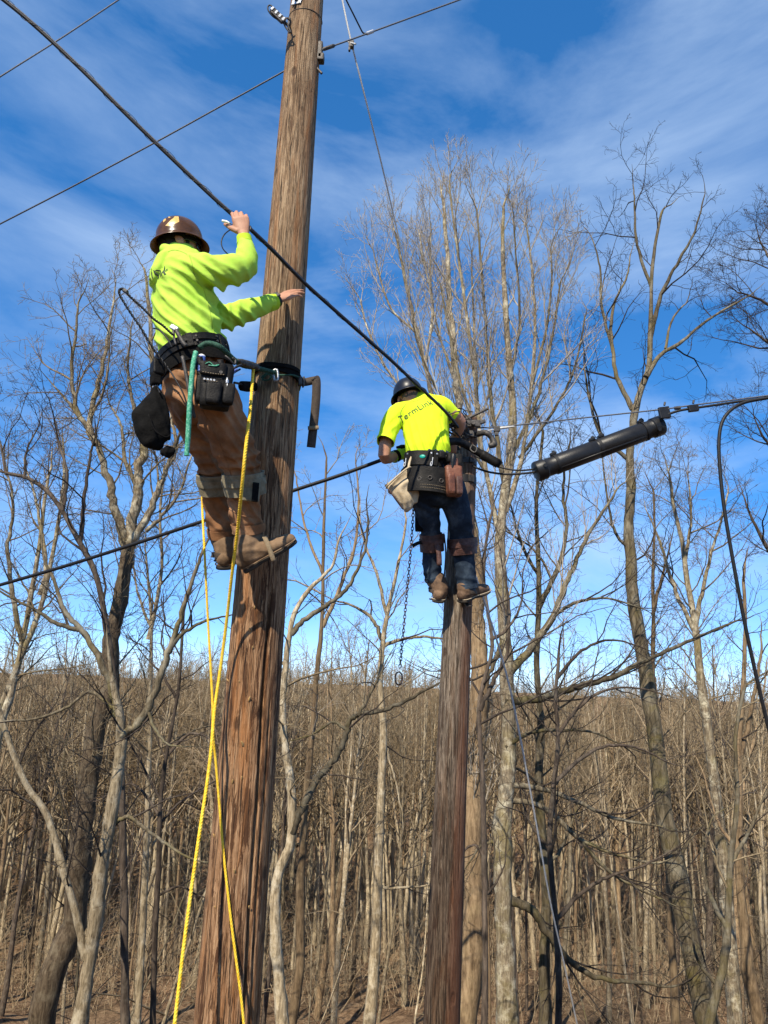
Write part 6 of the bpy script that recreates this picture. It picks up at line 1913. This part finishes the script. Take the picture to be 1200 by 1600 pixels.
# green rope tail
gt = tube('rope_tail', [Q(306, 550, 2.985), Q(302, 570, 2.975), Q(299, 600, 2.965), Q(296, 640, 2.96), Q(294, 680, 2.96), Q(292, 706, 2.96), Q(292, 712, 2.96)], [.0115, .0115, .0115, .0115, .0115, .0105, .012], m_green_rope, None, 10, 60)
tag(gt, 'green and white rope end hanging straight down from the belt past his thigh', 'rope')

# positioning lanyard from his belt to the pole
lan = empty('positioning_lanyard', Q(395, 574, 3.2), 'dark green rope lanyard running from his belt to the strap round the near pole', 'lanyard')
twisted('rope', [Q(312, 543, 3.0), Q(322, 537, 2.995), Q(334, 538, 2.995), Q(345, 543, 3.0), Q(356, 553, 3.05), Q(368, 564, 3.12), Q(380, 571, 3.2), Q(396, 574, 3.28), Q(412, 578, 3.38), Q(430, 583, 3.50)], .0105, lan, m_dgreen_rope, 30)
fuse('adjuster', [([(Q(372, 564, 3.13), .013, .013), (Q(383, 568, 3.19), .020, .018), (Q(398, 572, 3.27), .018, .016), (Q(404, 575, 3.31), .010, .010)], {})], m_dsteel, lan, .004, 2, lambda P: .003 * nz(P, 70, 2))
tube('carabiner', [Q(352, 556, 3.0), Q(357, 560, 3.0), Q(366, 569, 3.02), Q(368, 563, 3.03), Q(363, 559, 3.02)], .0048, m_dsteel, lan, 8, 24)
tube('carabiner', [Q(427, 579, 3.485), Q(432, 577, 3.485), Q(434, 583, 3.485), Q(434, 592, 3.485), Q(430, 595, 3.485), Q(428, 588, 3.485), Q(427, 580, 3.485)], .0055, m_steel, lan, 8, 30)
tube('lower_line', [Q(352, 597, 3.08), Q(362, 585, 3.12), Q(375, 577, 3.18)], .005, m_black_rub, lan, 6, 12)

# strap round the pole with its long tail
c1, rp1 = on1(592)
tilt = (ax1 + Vector((.10, .12, 0))).normalized()
ps = empty('pole_strap', c1, 'black webbing strap cinched round the near pole at waist height, long brown tail hanging right', 'pole strap')
band('strap', c1, tilt, (1, 0, 0), rp1 + .004, rp1 + .004, .048, .007, m_black_nyl, ps, sides=64, wob=.001)
band('strap', c1 + ax1 * .014, (ax1 + Vector((-.06, .05, 0))).normalized(), (1, 0, 0), rp1 + .012, rp1 + .012, .022, .005, m_black_nyl, ps, 200, 340, sides=64)
fuse('sleeve', [([(Q(377, 603, 3.42), .026, .018), (Q(386, 604, 3.50), .029, .020), (Q(398, 604, 3.60), .027, .018)], dict(lat=(0, 0, 1)))], m_black_nyl, ps, .005, 2)
tube('link', [Q(366, 598, 3.2), Q(372, 599, 3.34), Q(378, 601, 3.42)], .006, m_black_rub, ps, 8, 10)
tube('wear_rope', [Q(408, 590, 3.575), Q(416, 584, 3.56), Q(424, 588, 3.55), Q(418, 594, 3.555), Q(410, 592, 3.565), Q(422, 583, 3.55), Q(436, 586, 3.55), Q(456, 586, 3.56), Q(466, 589, 3.60)], .005, m_dgreen_rope, ps, 6, 60)
boxes('buckle', [(Q(469, 596, 3.63), (.020, .030, .050), frame((1, .3, .05), (0, 0, 1))), (Q(474, 597, 3.65), (.010, .036, .056), frame((1, .3, .05), (0, 0, 1)))], m_dsteel, ps, .004)
ribbon('tail', [at(466, 597, 3.62), at(477, 597, 3.655), at(487, 595, 3.66), at(498, 593, 3.665)], (0, -.15, 1), .044, .005, m_strap, ps, 24)
ribbon('tail', [at(491, 590, 3.652), at(493.5, 592, 3.650), at(494.5, 600, 3.650), at(494, 620, 3.655), at(492, 645, 3.66), at(489, 672, 3.66), at(486, 699, 3.66)], (1, .12, .1), .048, .005, m_strap, ps, 60)
ribbon('tail_keeper', [at(498, 668, 3.645), at(481, 669, 3.645)], (0, 0, 1), .022, .004, m_tan_strap, ps, 4)

# climbing spurs
def spur(label, knee, ankle, foot, inner, rk, pad_mat, strap_mat, padh, w_extra=0.0):
    """Leg iron: padded cuff below the knee, steel shank down the inside of the leg, foot strap and gaff."""
    knee, ankle = Vector(knee), Vector(ankle)
    ax = (ankle - knee).normalized(); inner = Vector(inner); inner = (inner - ax * inner.dot(ax)).normalized(); bk = ax.cross(inner)
    c = knee + ax * .055
    root = empty('climbing_spur', c, label, 'climbing spur', 'leg irons strapped below the knees')
    band('cuff_pad', c, ax, inner, rk + .010, rk + .010, padh, .012, pad_mat, root, 20, 340, wob=.004, sides=44, flare=-.05)
    band('cuff_strap', c - ax * .012, ax, inner, rk + .0235, rk + .0235, .034, .004, strap_mat, root, wob=.002, sides=44)
    q = c + inner * (rk + .026)
    ribbon('shank', [q - ax * .05, q + ax * .10, ankle + inner * .062, ankle + inner * .060 + ax * .06], bk, .030, .006, m_dsteel, root, 24)
    e = ankle + inner * .060 + ax * .055
    ribbon('stirrup', [e, e + ax * .03 - inner * .02, e + ax * .045 - inner * .06, e + ax * .04 - inner * .11], bk, .030, .006, m_dsteel, root, 16)
    tube('gaff', [e - ax * .02 + inner * .006, e + ax * .03 + inner * .028, e + ax * .062 + inner * .040], [.011, .009, .002], m_dsteel, root, 8, 10)
    return root, c, ax, inner


s1, *_ = spur('olive canvas climber pad on the right shin of the lime-shirted man', RKN, RAN, None, (.1, 1, 0), .078, m_canvas, m_canvas, .105)
band('foot_strap', Q(392, 862, 3.43), (Q(386, 893, 3.43) - Q(391, 845, 3.43)).normalized() * -1 + Vector((.12, 0, 0)), (1, 0, 0), .070, .058, .026, .004, m_strap, s1, wob=.002)
ribbon('strap_end', [Q(413, 838, 3.35), Q(419, 852, 3.345), Q(424, 866, 3.35), Q(428, 877, 3.36)], (1, .1, .35), .022, .004, m_tan_strap, s1, 14)
boxes('pad_block', [(Q(392, 768, 3.24), (.085, .022, .098), frame((1, .35, .0), (0, 0, 1)))], m_canvas, s1, .008)
boxes('hook_panel', [(Q(399, 769, 3.225), (.030, .012, .094), frame((1, .4, .0), (0, 0, 1)))], m_black_nyl, s1, .004)
s2, *_ = spur('olive canvas climber pad on the left shin of the lime-shirted man', LKN, LAN, None, (1, .1, 0), .073, m_canvas, m_canvas, .105)
band('foot_strap', Q(349, 868, 3.70), (0.05, -.2, 1), (1, 0, 0), .058, .075, .026, .004, m_strap, s2, wob=.002)

# yellow ropes
def laid(name, label, pts, r, n=200, twist=150):
    P = spline([tuple(at(*p)) for p in pts], n * 3)
    T = unit(np.gradient(P, axis=0)); e1 = unit(np.cross(T, [0.2, 1.0, 0.1])); e2 = np.cross(T, e1)
    s = np.concatenate([[0], np.cumsum(np.linalg.norm(np.diff(P, axis=0), axis=1))])
    S = Soup()
    for k in range(3):
        a = s * twist + k * 2 * math.pi / 3
        S.add(*rings((P + r * .5 * (np.cos(a)[:, None] * e1 + np.sin(a)[:, None] * e2))[None], np.full((1, len(P)), r * .58), 6))
    return tag(link(name, S.mesh(name), m_yrope), label, 'rope')
laid('yellow_rope', 'yellow rope falling from his lanyard past the right leg, crossing over to the lower left',
     [(396, 568, 3.25), (395.5, 580, 3.24), (391, 640, 3.10), (384, 700, 3.02), (378, 760, 3.06), (371, 830, 3.24), (362, 900, 3.36), (354, 970, 3.47), (345, 1040, 3.52), (335, 1110, 3.50), (331, 1160, 3.45), (324, 1220, 3.43), (312, 1300, 3.38), (299, 1390, 3.34), (287, 1480, 3.3), (274, 1590, 3.26), (266, 1660, 3.24), (258, 1740, 3.22)], .0082)
laid('yellow_rope', 'thinner yellow rope hanging behind the left shin, swinging right across the near pole',
     [(316, 752, 3.62), (316, 790, 3.6), (318, 830, 3.56), (321, 890, 3.5), (325, 970, 3.52), (329, 1040, 3.52), (332, 1100, 3.52), (333, 1150, 3.52), (337, 1190, 3.54), (343, 1260, 3.555), (350, 1340, 3.55), (360, 1430, 3.54), (369, 1500, 3.535), (378, 1570, 3.53), (384, 1640, 3.53), (390, 1720, 3.53)], .0062)

for ln_ in ([(296, 399), (300, 412), (303, 428), (309, 441), (316, 449)], [(318, 450), (326, 480), (332, 510), (336, 536)], [(262, 394), (270, 391), (280, 392), (292, 397)]):
    seam(sw1, ln_, 3.0, m_seam, sw1)
for ln_ in ([(316, 640), (338, 680), (352, 715), (362, 745)], [(352, 790), (366, 800), (380, 806), (398, 808)]):
    seam(tr1, ln_, 3.0, m_duck, tr1, .0022)

# ------------------------------------------------------------------ the yellow-shirted man
f2 = Vector((0.10, 0.995, 0)); r2 = Vector((f2.y, -f2.x, 0))
def Q(x, y, D):
    """He sits back in his belt: hips out towards the camera, feet against the pole."""
    s = np.interp(y, [625, 655, 700, 785, 850], [.0, .02, .08, .09, .0])
    return at(x, y, D - s * min(1.0, max(0.0, (4.97 - D) / .08)))


man2 = empty('person', Q(705, 940, 5.05), 'worker in a yellow t-shirt and jeans seen from behind on the far pole, head bowed', 'person')
B2 = Fr(Q(638.5, 619, 4.88), (-0.12, 0.97, -.22), (-0.25, 0.20, 1.0))
H2 = Fr(B2.p(.0, 0, -.030), B2.f, B2.u)
LS2, LE2, LW2 = Q(618, 645, 4.86), at(600, 712, 4.78), at(620, 712, 4.95)
RS2, RE2, RW2 = Q(692, 640, 4.88), at(719, 660, 4.94), at(708, 688, 5.05)
LH2, LK2, LA2 = Q(656, 762, 4.87), Q(674, 842, 4.98), Q(680, 915, 5.10)
RH2, RK2, RA2 = Q(703, 762, 4.86), Q(722, 848, 4.95), Q(730, 925, 5.03)
lh2 = hand_chains(LW2, (at(634, 706, 5.02) - LW2), (0.2, 0.5, -0.9), (0, 0, 1), (.9, .9, .9, .9), .04, 1.0, (.7, .8), .4)
rh2 = hand_chains(RW2, (Q(706, 704, 5.09) - RW2), (-.2, .9, -.2), (-1, 0, 0), (.5, .6, .6, .7), .05, 1.0, (.8, .7), .4)
body2 = [([(Q(668, 742, 4.87), .13, .09), (Q(668, 700, 4.87), .125, .085), (Q(660, 650, 4.87), .15, .09), (Q(653, 632, 4.87), .10, .07)], dict(lat=r2)),
         limb([Q(655, 636, 4.87), Q(648, 624, 4.87), H2.p(-.01, 0, -.05)], [.062, .056, .056]),
         limb([Q(645, 640, 4.87), LS2, LE2, LW2], [.05, .055, .043, .029]), limb([Q(665, 636, 4.87), RS2, RE2, RW2], [.05, .055, .044, .029]),
         limb([Q(668, 745, 4.87), LH2, LK2, LA2], [.08, .08, .052, .04]), limb([Q(690, 745, 4.87), RH2, RK2, RA2], [.08, .08, .052, .04])]
fuse('body', body2 + head_chains(H2) + lh2 + rh2, m_skin, man2, 0.0042, 3)
m_hair2 = noisy_mat('grey_brown_hair', [(0.05, 0.04, 0.03), (0.14, 0.11, 0.085)], 90, 0.6, 0.5, stretch=(1, 1, 0.2), dist=0.006)
fuse('hair', [([(H2.p(-.030, 0, -.012), .066, .070), (H2.p(-.012, 0, .03), .078, .090), (H2.p(-.008, 0, .09), .060, .076)], dict(lat=H2.r))], m_hair2, man2, 0.005, 2, lambda P: 0.003 * nz(P, 60, 1))

WA2 = np.array(Q(690, 706, 4.80)); LB2 = np.array(Q(650, 700, 4.78)); SB = np.array(Q(655, 672, 4.75))
fd2 = (Q(652, 650, 4.75) - Q(676, 712, 4.75)).normalized(); fp2 = Vector((-fd2.z, 0.1, fd2.x))


def d_tee(P):
    d = 0.0050 * near(P, LB2, .30) ** .8 * fold(P, fp2, 21, .35, 4, 1, 2.2)
    d += 0.0052 * near(P, WA2, .26) ** .8 * fold(P, fp2 + Vector((.15, 0, .1)), 25, .3, 5, 2, 2.2)
    d += 0.0045 * near(P, np.array(Q(606, 672, 4.82)), .2) * fold(P, Vector((.9, 0, -.5)), 17, .5, 5, 3)
    d += 0.010 * near(P, np.array(Q(650, 652, 4.72)), .22) * np.exp(-((P @ np.array((.30, 0, .95)) - np.array(Q(650, 655, 4.72)) @ np.array((.30, 0, .95))) / .022) ** 2) * 0
    d += 0.004 * nz(P, 6, 4) + 0.002 * nz(P, 17, 5)
    return d


tee = [([(Q(669, 713, 4.87), .150, .112), (Q(669, 702, 4.87), .162, .122), (Q(667, 684, 4.87), .163, .125), (Q(664, 664, 4.87), .172, .128), (Q(659, 647, 4.87), .190, .125), (Q(655, 635, 4.88), .175, .105), (Q(652, 627, 4.88), .115, .085), (Q(649, 622, 4.88), .068, .070)], dict(lat=(r2 + Vector((0, 0, .16))))),
       limb([Q(640, 646, 4.87), Q(620, 650, 4.86), Q(609, 670, 4.84), Q(603, 688, 4.82)], [.095, .082, .070, .062]),
       limb([Q(672, 636, 4.87), Q(690, 636, 4.88), Q(704, 648, 4.92)], [.09, .078, .066])]
le_ax = (Q(602, 694, 4.815) - Q(607, 672, 4.835)).normalized()
ts2 = fuse('t_shirt', tee, m_yellow, man2, 0.0065, 4, d_tee, holes=[(Q(603, 689, 4.82), (Q(603, 688, 4.82) - Q(609, 670, 4.84)).normalized(), .13), (Q(704, 648.5, 4.92), (Q(704, 648, 4.92) - Q(690, 636, 4.88)).normalized(), .10)])
band('sleeve_hem', Q(602.8, 688.5, 4.818), (Q(603, 688, 4.82) - Q(609, 670, 4.84)), (1, 0, 0), .061, .061, .030, .004, m_yellow, ts2, wob=.003)
band('sleeve_hem', Q(706, 650, 4.925), (Q(704, 648, 4.92) - Q(690, 636, 4.88)), (0, 0, 1), .064, .064, .026, .004, m_yellow, ts2, wob=.003)
tmx = text_mesh('TermLink', 0.068, 1.0)
ta, tb = Q(624, 650, 4.72), Q(675, 626, 4.72)
tu = (tb - ta).normalized(); tn = Vector((0.0, -1, .12)); tn = (tn - tu * tn.dot(tu)).normalized(); tv = tn.cross(tu)
wd_ = max(v.co.x for v in tmx.vertices) - min(v.co.x for v in tmx.vertices)
for v in tmx.vertices: v.co.x *= (tb - ta).length / wd_
project('printed_lettering', tmx, (ta + tb) / 2 + tn * .1, tu, tv, tn, ts2, m_ink, ts2, 0.003, 0.5)

KR2, KL2 = np.array(RK2), np.array(LK2)


def d_jean(P):
    d = 0.008 * near(P, KR2 + np.array([0, 0, .10]), .17) * fold(P, Vector((.2, 0, 1)), 15, .4, 7, 1, 1.8)
    d += 0.008 * near(P, KL2 + np.array([0, 0, .10]), .17) * fold(P, Vector((-.2, 0, 1)), 15, .4, 7, 2, 1.8)
    d += 0.006 * near(P, np.array(RA2), .26) * fold(P, Vector((.35, 0, 1)), 14, .5, 7, 3, 1.8)
    d += 0.006 * near(P, np.array(LA2), .26) * fold(P, Vector((-.3, 0, 1)), 14, .5, 7, 4, 1.8)
    d += 0.006 * near(P, np.array(Q(670, 785, 4.75)), .2) * fold(P, Vector((.3, 0, 1)), 14, .6, 6, 5)
    d += 0.004 * nz(P, 9, 6) + .002 * nz(P, 25, 7)
    return d


jn = [([(Q(669, 712, 4.87), .150, .112), (Q(673, 730, 4.87), .165, .128), (Q(678, 752, 4.86), .170, .140), (Q(680, 772, 4.86), .150, .13)], dict(lat=r2)),
      limb([LH2, Q(668, 800, 4.91), LK2, Q(675, 880, 5.05), Q(677, 906, 5.08)], [.100, .086, .066, .066, .060]),
      limb([RH2, Q(717, 805, 4.90), RK2, Q(727, 890, 5.0), Q(730, 917, 5.02)], [.105, .090, .078, .073, .069])]
j2 = fuse('jeans', jn, m_denim, man2, 0.0065, 4, d_jean)
band('hem', Q(677, 904, 5.075), (LA2 - LK2), (1, 0, 0), .0595, .0595, .03, .004, m_denim, j2, wob=.002)
band('hem', Q(730, 915, 5.018), (RA2 - RK2), (1, 0, 0), .0685, .0685, .03, .004, m_denim, j2, wob=.002)
boot(man2, Q(684, 941, 5.04), Q(690, 927, 5.31), Q(680, 905, 5.09), (.05, -.4, 1), m_boot2, m_sole, -1, m_welt)
boot(man2, Q(722, 941, 5.01), Q(759, 925, 5.19), Q(728, 915, 5.03), (.1, -.1, 1), m_boot2, m_sole, 1, m_welt)

hard_hat('matte navy full-brim hard hat worn by the yellow-shirted man', B2, m_hat2, sc=0.9)
gv = empty('work_glove', LW2, 'lime work glove with a black back on the left hand of the yellow-shirted man', 'glove')
hd2 = (at(634, 706, 5.02) - LW2).normalized()
fuse('glove_body', [limb([LW2 - hd2 * .05, LW2, LW2 + hd2 * .05, LW2 + hd2 * .10], [.040, .038, .046, .044])] + hand_chains(LW2, hd2, (0.2, 0.5, -0.9), (0, 0, 1), (.9, .9, .9, .9), .04, 1.14, (.7, .8), .4), m_lime, gv, .005, 3)
soft_box('knuckle_guard', LW2 + hd2 * .06 + Vector((0, -.01, .05)), .075, .055, .02, hd2, (0, -.4, 1), m_black_nyl, gv, .007)
band('wrist_strap', LW2 - hd2 * .02, hd2, (0, 0, 1), .042, .042, .03, .004, m_black_nyl, gv)

# belt and gear
bax2 = (Q(664, 660, 4.87) - Q(672, 740, 4.87)).normalized()
bax2 = (bax2 + Vector((.18, -.12, 0))).normalized()
bc2 = Q(670, 725, 4.87)
bt2 = empty('tool_belt', bc2, 'broad padded black tool belt with grommets worn over the jeans on the far pole', 'tool belt')
lt2 = (r2 - bax2 * r2.dot(bax2)).normalized(); dp2 = bax2.cross(lt2)
band('belt', bc2, bax2, r2, .172, .132, .105, .007, m_black_lea, bt2, wob=.002, sides=64)
band('webbing', bc2 - bax2 * .088, bax2, r2, .180, .142, .042, .006, m_black_nyl, bt2, wob=.002, sides=64)
band('back_pad', bc2 - bax2 * .170 + Vector((.022, -.012, 0)), bax2, r2, .192, .172, .175, .016, m_black_lea, bt2, 175, 352, wob=.004, sides=64, flare=.02)


def on_b2(a, up, w=.172, d=.132):
    ca, sa = math.cos(math.radians(a)), math.sin(math.radians(a))
    return bc2 + lt2 * w * ca + dp2 * d * sa + bax2 * up, (lt2 * ca / w + dp2 * sa / d).normalized()


SGN = 1 if (dp2.y < 0) else -1                                   # +90 degrees faces the camera
AA = lambda a: a * SGN
for k, a in enumerate((128, 108, 88, 66)):
    p, n_ = on_b2(AA(a), -.165 - .01 * (k % 2), .192, .172)
    p += Vector((.022, -.012, 0))
    p += n_ * .018
    e1_ = n_.cross(bax2).normalized()
    tube('grommet', [p + (e1_ * math.cos(t) + bax2 * math.sin(t)) * .013 for t in np.linspace(0, 6.283, 20)], .004, m_dsteel, bt2, 6)
for up in (-.215, -.235, -.095):
    stitches('stitching', [on_b2(AA(a), up, .193 if up < -.1 else .180, .173 if up < -.1 else .142)[0] + on_b2(AA(a), up)[1] * (.0175 if up < -.1 else .008) + (Vector((.022, -.012, 0)) if up < -.1 else Vector()) for a in range(50, 140, 6)], m_thread, bt2, .012, .0016)
for a0 in (98, 118):
    p, n_ = on_b2(AA(a0), -.088, .180, .142)
    boxes('web_panel', [(p + n_ * .009, (.052, .006, .030), frame(n_.cross(bax2), bax2))], m_web, bt2, .002)
p, n_ = on_b2(AA(103), .005)
e1_ = n_.cross(bax2).normalized()
bm = bmesh.new(); bmesh.ops.create_uvsphere(bm, u_segments=20, v_segments=10, radius=1)
bmesh.ops.transform(bm, matrix=Matrix.Translation(p + n_ * .009) @ frame(e1_, n_).to_4x4() @ Matrix.Diagonal((.021, .014, .004, 1)), verts=bm.verts)
link('oval_badge', bm_mesh('oval_badge', bm), m_teal, bt2)
for a in (142, 84, 72, 60, 48):
    p, n_ = on_b2(AA(a), .0)
    boxes('keeper', [(p + n_ * .012, (.026, .012, .112), frame(n_.cross(bax2), bax2))], m_black_lea, bt2, .003)
    cyl('rivet', p + n_ * .018 + bax2 * .03, p + n_ * .023 + bax2 * .03, .006, m_steel, bt2, 10)
for a in (80, 146):
    p, n_ = on_b2(AA(a), -.03)
    p += n_ * .02
    tube('snap_link', [p + bax2 * .03, p + bax2 * .01, p - bax2 * .02, p - bax2 * .035 + e1_ * .008, p - bax2 * .02 + e1_ * .012, p + e1_ * .006], .0042, m_steel, bt2, 7, 20)
# small black holders along the belt's right side
for (x, y, w, h, D) in ((704, 716, .050, .07, 4.70), (716, 722, .05, .11, 4.74), (690, 712, .045, .05, 4.70)):
    soft_box('holder', Q(x, y, D), w, .05, h, (1, .15, 0), bax2, m_black_lea, bt2, .010, .95, x)
# brown leather pouch
bp = empty('leather_pouch', Q(709, 750, 4.69), 'red-brown leather tool holster hanging at the right of the padded belt', 'tool pouch')
pX2, pU2 = Vector((1, .25, .06)).normalized(), (bax2 * .6 + Vector((-.04, 0, 1))).normalized()
pn2 = -frame(pX2, pU2).col[1]
cP = Q(709, 752, 4.69)
soft_box('holster_body', cP, .120, .050, .215, pX2, pU2, m_brown_lea, bp, .014, .86, 11)
soft_box('pocket', cP - pX2 * .028 - pU2 * .025 + pn2 * .030, .050, .030, .150, pX2, pU2, m_brown_lea, bp, .012, .92, 12)
soft_box('pocket', cP + pX2 * .030 - pU2 * .035 + pn2 * .028, .048, .028, .130, pX2, pU2, m_dbrown_lea, bp, .012, .92, 13)
soft_box('loop', cP + pU2 * .125 + pX2 * .0, .055, .020, .075, pX2, pU2, m_brown_lea, bp, .008, 1, 14)
hnd = empty('hand_tool', cP + pU2 * .13, 'dark-handled tool standing in the red-brown leather holster', 'hand tool')
cyl('handle', cP + pU2 * .07 - pX2 * .02 + pn2 * .01, cP + pU2 * .19 - pX2 * .012 + pn2 * .02, .016, m_black_pl, hnd, 12, [(0, .012), (.5, .016), (.9, .017), (1, .010)])
# canvas bag
cbg = empty('canvas_bag', Q(634, 762, 4.78), 'natural canvas bolt bag hanging open at the left of the padded belt', 'bag')
gA, gB, gC = Q(605, 761, 4.76), Q(638, 733, 4.74), Q(646, 742, 4.80)
cst = [(Q(622, 745, 4.78), .108, .055, gB - gA), (Q(625, 757, 4.78), .100, .058, gB - gA), (Q(631, 772, 4.78), .078, .055, Vector((1, 0, .55))), (Q(636, 785, 4.78), .056, .045, Vector((1, 0, .5))), (Q(638, 793, 4.78), .038, .035, Vector((1, 0, .4)))]
fuse('bag_body', [(cst, dict(lat=(1, 0, .8))), ([(Q(640, 740, 4.78), .028, .045), (Q(644, 762, 4.78), .026, .05), (Q(644, 785, 4.78), .022, .042)], {})], m_bag, cbg, .006, 3,
     lambda P: .007 * fold(P, Vector((.9, 0, -.25)), 11, .9, 7, 5, 1.8) + .004 * nz(P, 20, 5), cut=[(Q(621.5, 745, 4.78), Vector((-.62, 0, .78)))])
tube('rim', [gA + Vector((0, -.03, 0)), (gA + gB) / 2 + Vector((.0, -.062, .0)), gB + Vector((.0, -.04, 0)), gB + Vector((.015, .02, 0)), (gA + gB) / 2 + Vector((0, .05, .0)), gA + Vector((0, .02, 0)), gA + Vector((0, -.03, 0))], .006, m_bag, cbg, 8, 60)
tube('hanger', [gB, Q(640, 722, 4.77), Q(643, 714, 4.78)], .009, m_bag, cbg, 8, 8)
ribbon('trim', [Q(607, 764, 4.70), Q(618, 780, 4.71), Q(630, 796, 4.73)], (0, 1, 0), .03, .005, m_dbrown_lea, cbg, 10)
# dark pouch behind the left thigh
soft_box('phone_pouch', Q(655, 812, 4.93), .06, .05, .17, (1, 0, 0), (0, 0, 1), m_black_nyl, bt2, .012, 1, 15)

spurs = [('dark brown leather climber pad on the left shin, left of the far pole', LK2, LA2, (1, .1, 0), .066, .130), ('dark brown leather climber pad on the right shin, in front of the far pole', RK2, RA2, (-.2, 1, 0), .078, .120)]
sA, cA, axA, inA = spur(spurs[0][0], LK2 - Vector((0, 0, -.03)), LA2, None, spurs[0][3], .067, m_dbrown_lea, m_dbrown_lea, .125)
ribbon('pad_tongue', [cA + Vector((.03, -.085, -.03)), cA + Vector((.045, -.088, -.10)), cA + Vector((.05, -.085, -.18))], (1, 0, 0), .036, .006, m_dbrown_lea, sA, 10)
ribbon('strap_end', [cA + Vector((-.06, -.05, -.015)), cA + Vector((-.10, -.06, -.02)), cA + Vector((-.145, -.06, -.045))], (0, 0, 1), .026, .005, m_black_lea, sA, 10)
sB, cB, axB, inB = spur(spurs[1][0], RK2 - Vector((0, 0, -.03)), RA2, None, spurs[1][3], .079, m_dbrown_lea, m_dbrown_lea, .115)
ribbon('pad_flap', [cB + Vector((-.07, -.02, -.05)), cB + Vector((-.105, .0, -.01)), cB + Vector((-.11, .02, .05))], (0, 1, 0), .05, .006, m_dbrown_lea, sB, 10)
for S_, c_, ax_, D_ in ((sA, Q(683, 922, 5.10), Vector((0, -.3, 1)), 0), (sB, Q(731, 925, 5.05), Vector((0, -.1, 1)), 0)):
    band('foot_strap', c_, ax_, (1, 0, 0), .060, .080, .024, .004, m_strap, S_, wob=.002)

# chain with an end ring
ch = empty('hanging_chain', Q(645, 800, 4.82), 'rusty chain with an end ring hanging from the belt left of the far pole', 'chain')
cp = spline([tuple(Q(646, 792, 4.83)), tuple(Q(644, 830, 4.83)), tuple(Q(640, 880, 4.83)), tuple(Q(634, 945, 4.84)), tuple(Q(629, 1000, 4.84)), tuple(Q(624.5, 1047, 4.84))], 400)
cs = np.concatenate([[0], np.cumsum(np.linalg.norm(np.diff(cp, axis=0), axis=1))])
S = Soup(); pitch = .0235; nl = int(cs[-1] / pitch)
for i in range(nl):
    t0 = (i + .5) * pitch
    c_ = np.array([np.interp(t0, cs, cp[:, k]) for k in range(3)]); d_ = np.array([np.interp(min(cs[-1], t0 + .01), cs, cp[:, k]) for k in range(3)]) - np.array([np.interp(t0 - .01, cs, cp[:, k]) for k in range(3)])
    d_ = unit(d_); e_ = unit(np.cross(d_, [0.3, 1, 0] if i % 2 == 0 else [1.0, -.3, 0]))
    loop = [c_ + d_ * .0165 * math.cos(t) + e_ * .0088 * math.sin(t) for t in np.linspace(0, 2 * math.pi, 11)]
    S.add(*rings(np.array([loop]), np.full((1, 11), .0029), 5))
link('links', S.mesh('links'), m_rust, ch)
rc = Q(623, 1060, 4.84)
tube('end_ring', [rc + Vector((math.cos(t) * .024, math.sin(t) * .018, math.sin(t) * .042)) for t in np.linspace(0, 2 * math.pi, 30)], .0048, m_rust, ch, 8)

# the long dark strap that belts him to the pole
st2 = empty('safety_strap', Q(745, 708, 4.98), 'thick black strap end jutting right from behind the belt, below the clamp', 'safety strap')
ribbon('strap', [Q(700, 690, 4.86), Q(716, 690, 4.92), Q(735, 699, 4.97), Q(758, 713, 4.98), Q(778, 724, 4.98), Q(782, 727, 4.98)], (.25, -.2, 1), .055, .020, m_black_lea, st2, 40)
ribbon('sleeve', [Q(752, 709.5, 4.972), Q(779, 725, 4.972)], (.25, -.2, 1), .066, .028, m_black_lea, st2, 8)
tube('buckle', [Q(738, 695, 4.95), Q(745, 700, 4.94), Q(742, 707, 4.94), Q(735, 702, 4.95), Q(738, 695, 4.95)], .006, m_dsteel, st2, 8, 20)

for ln_ in ([(634, 631), (626, 644), (625, 660), (631, 676)], [(681, 621), (688, 634), (689, 650)], [(640, 628), (648, 627), (657, 624)]):
    seam(ts2, ln_, 4.7, m_seam, ts2, .0022)
for ln_ in ([(684, 790), (686, 800), (690, 812)], [(660, 880), (661, 895)]):
    seam(j2, ln_, 4.8, m_denim, j2, .0026)
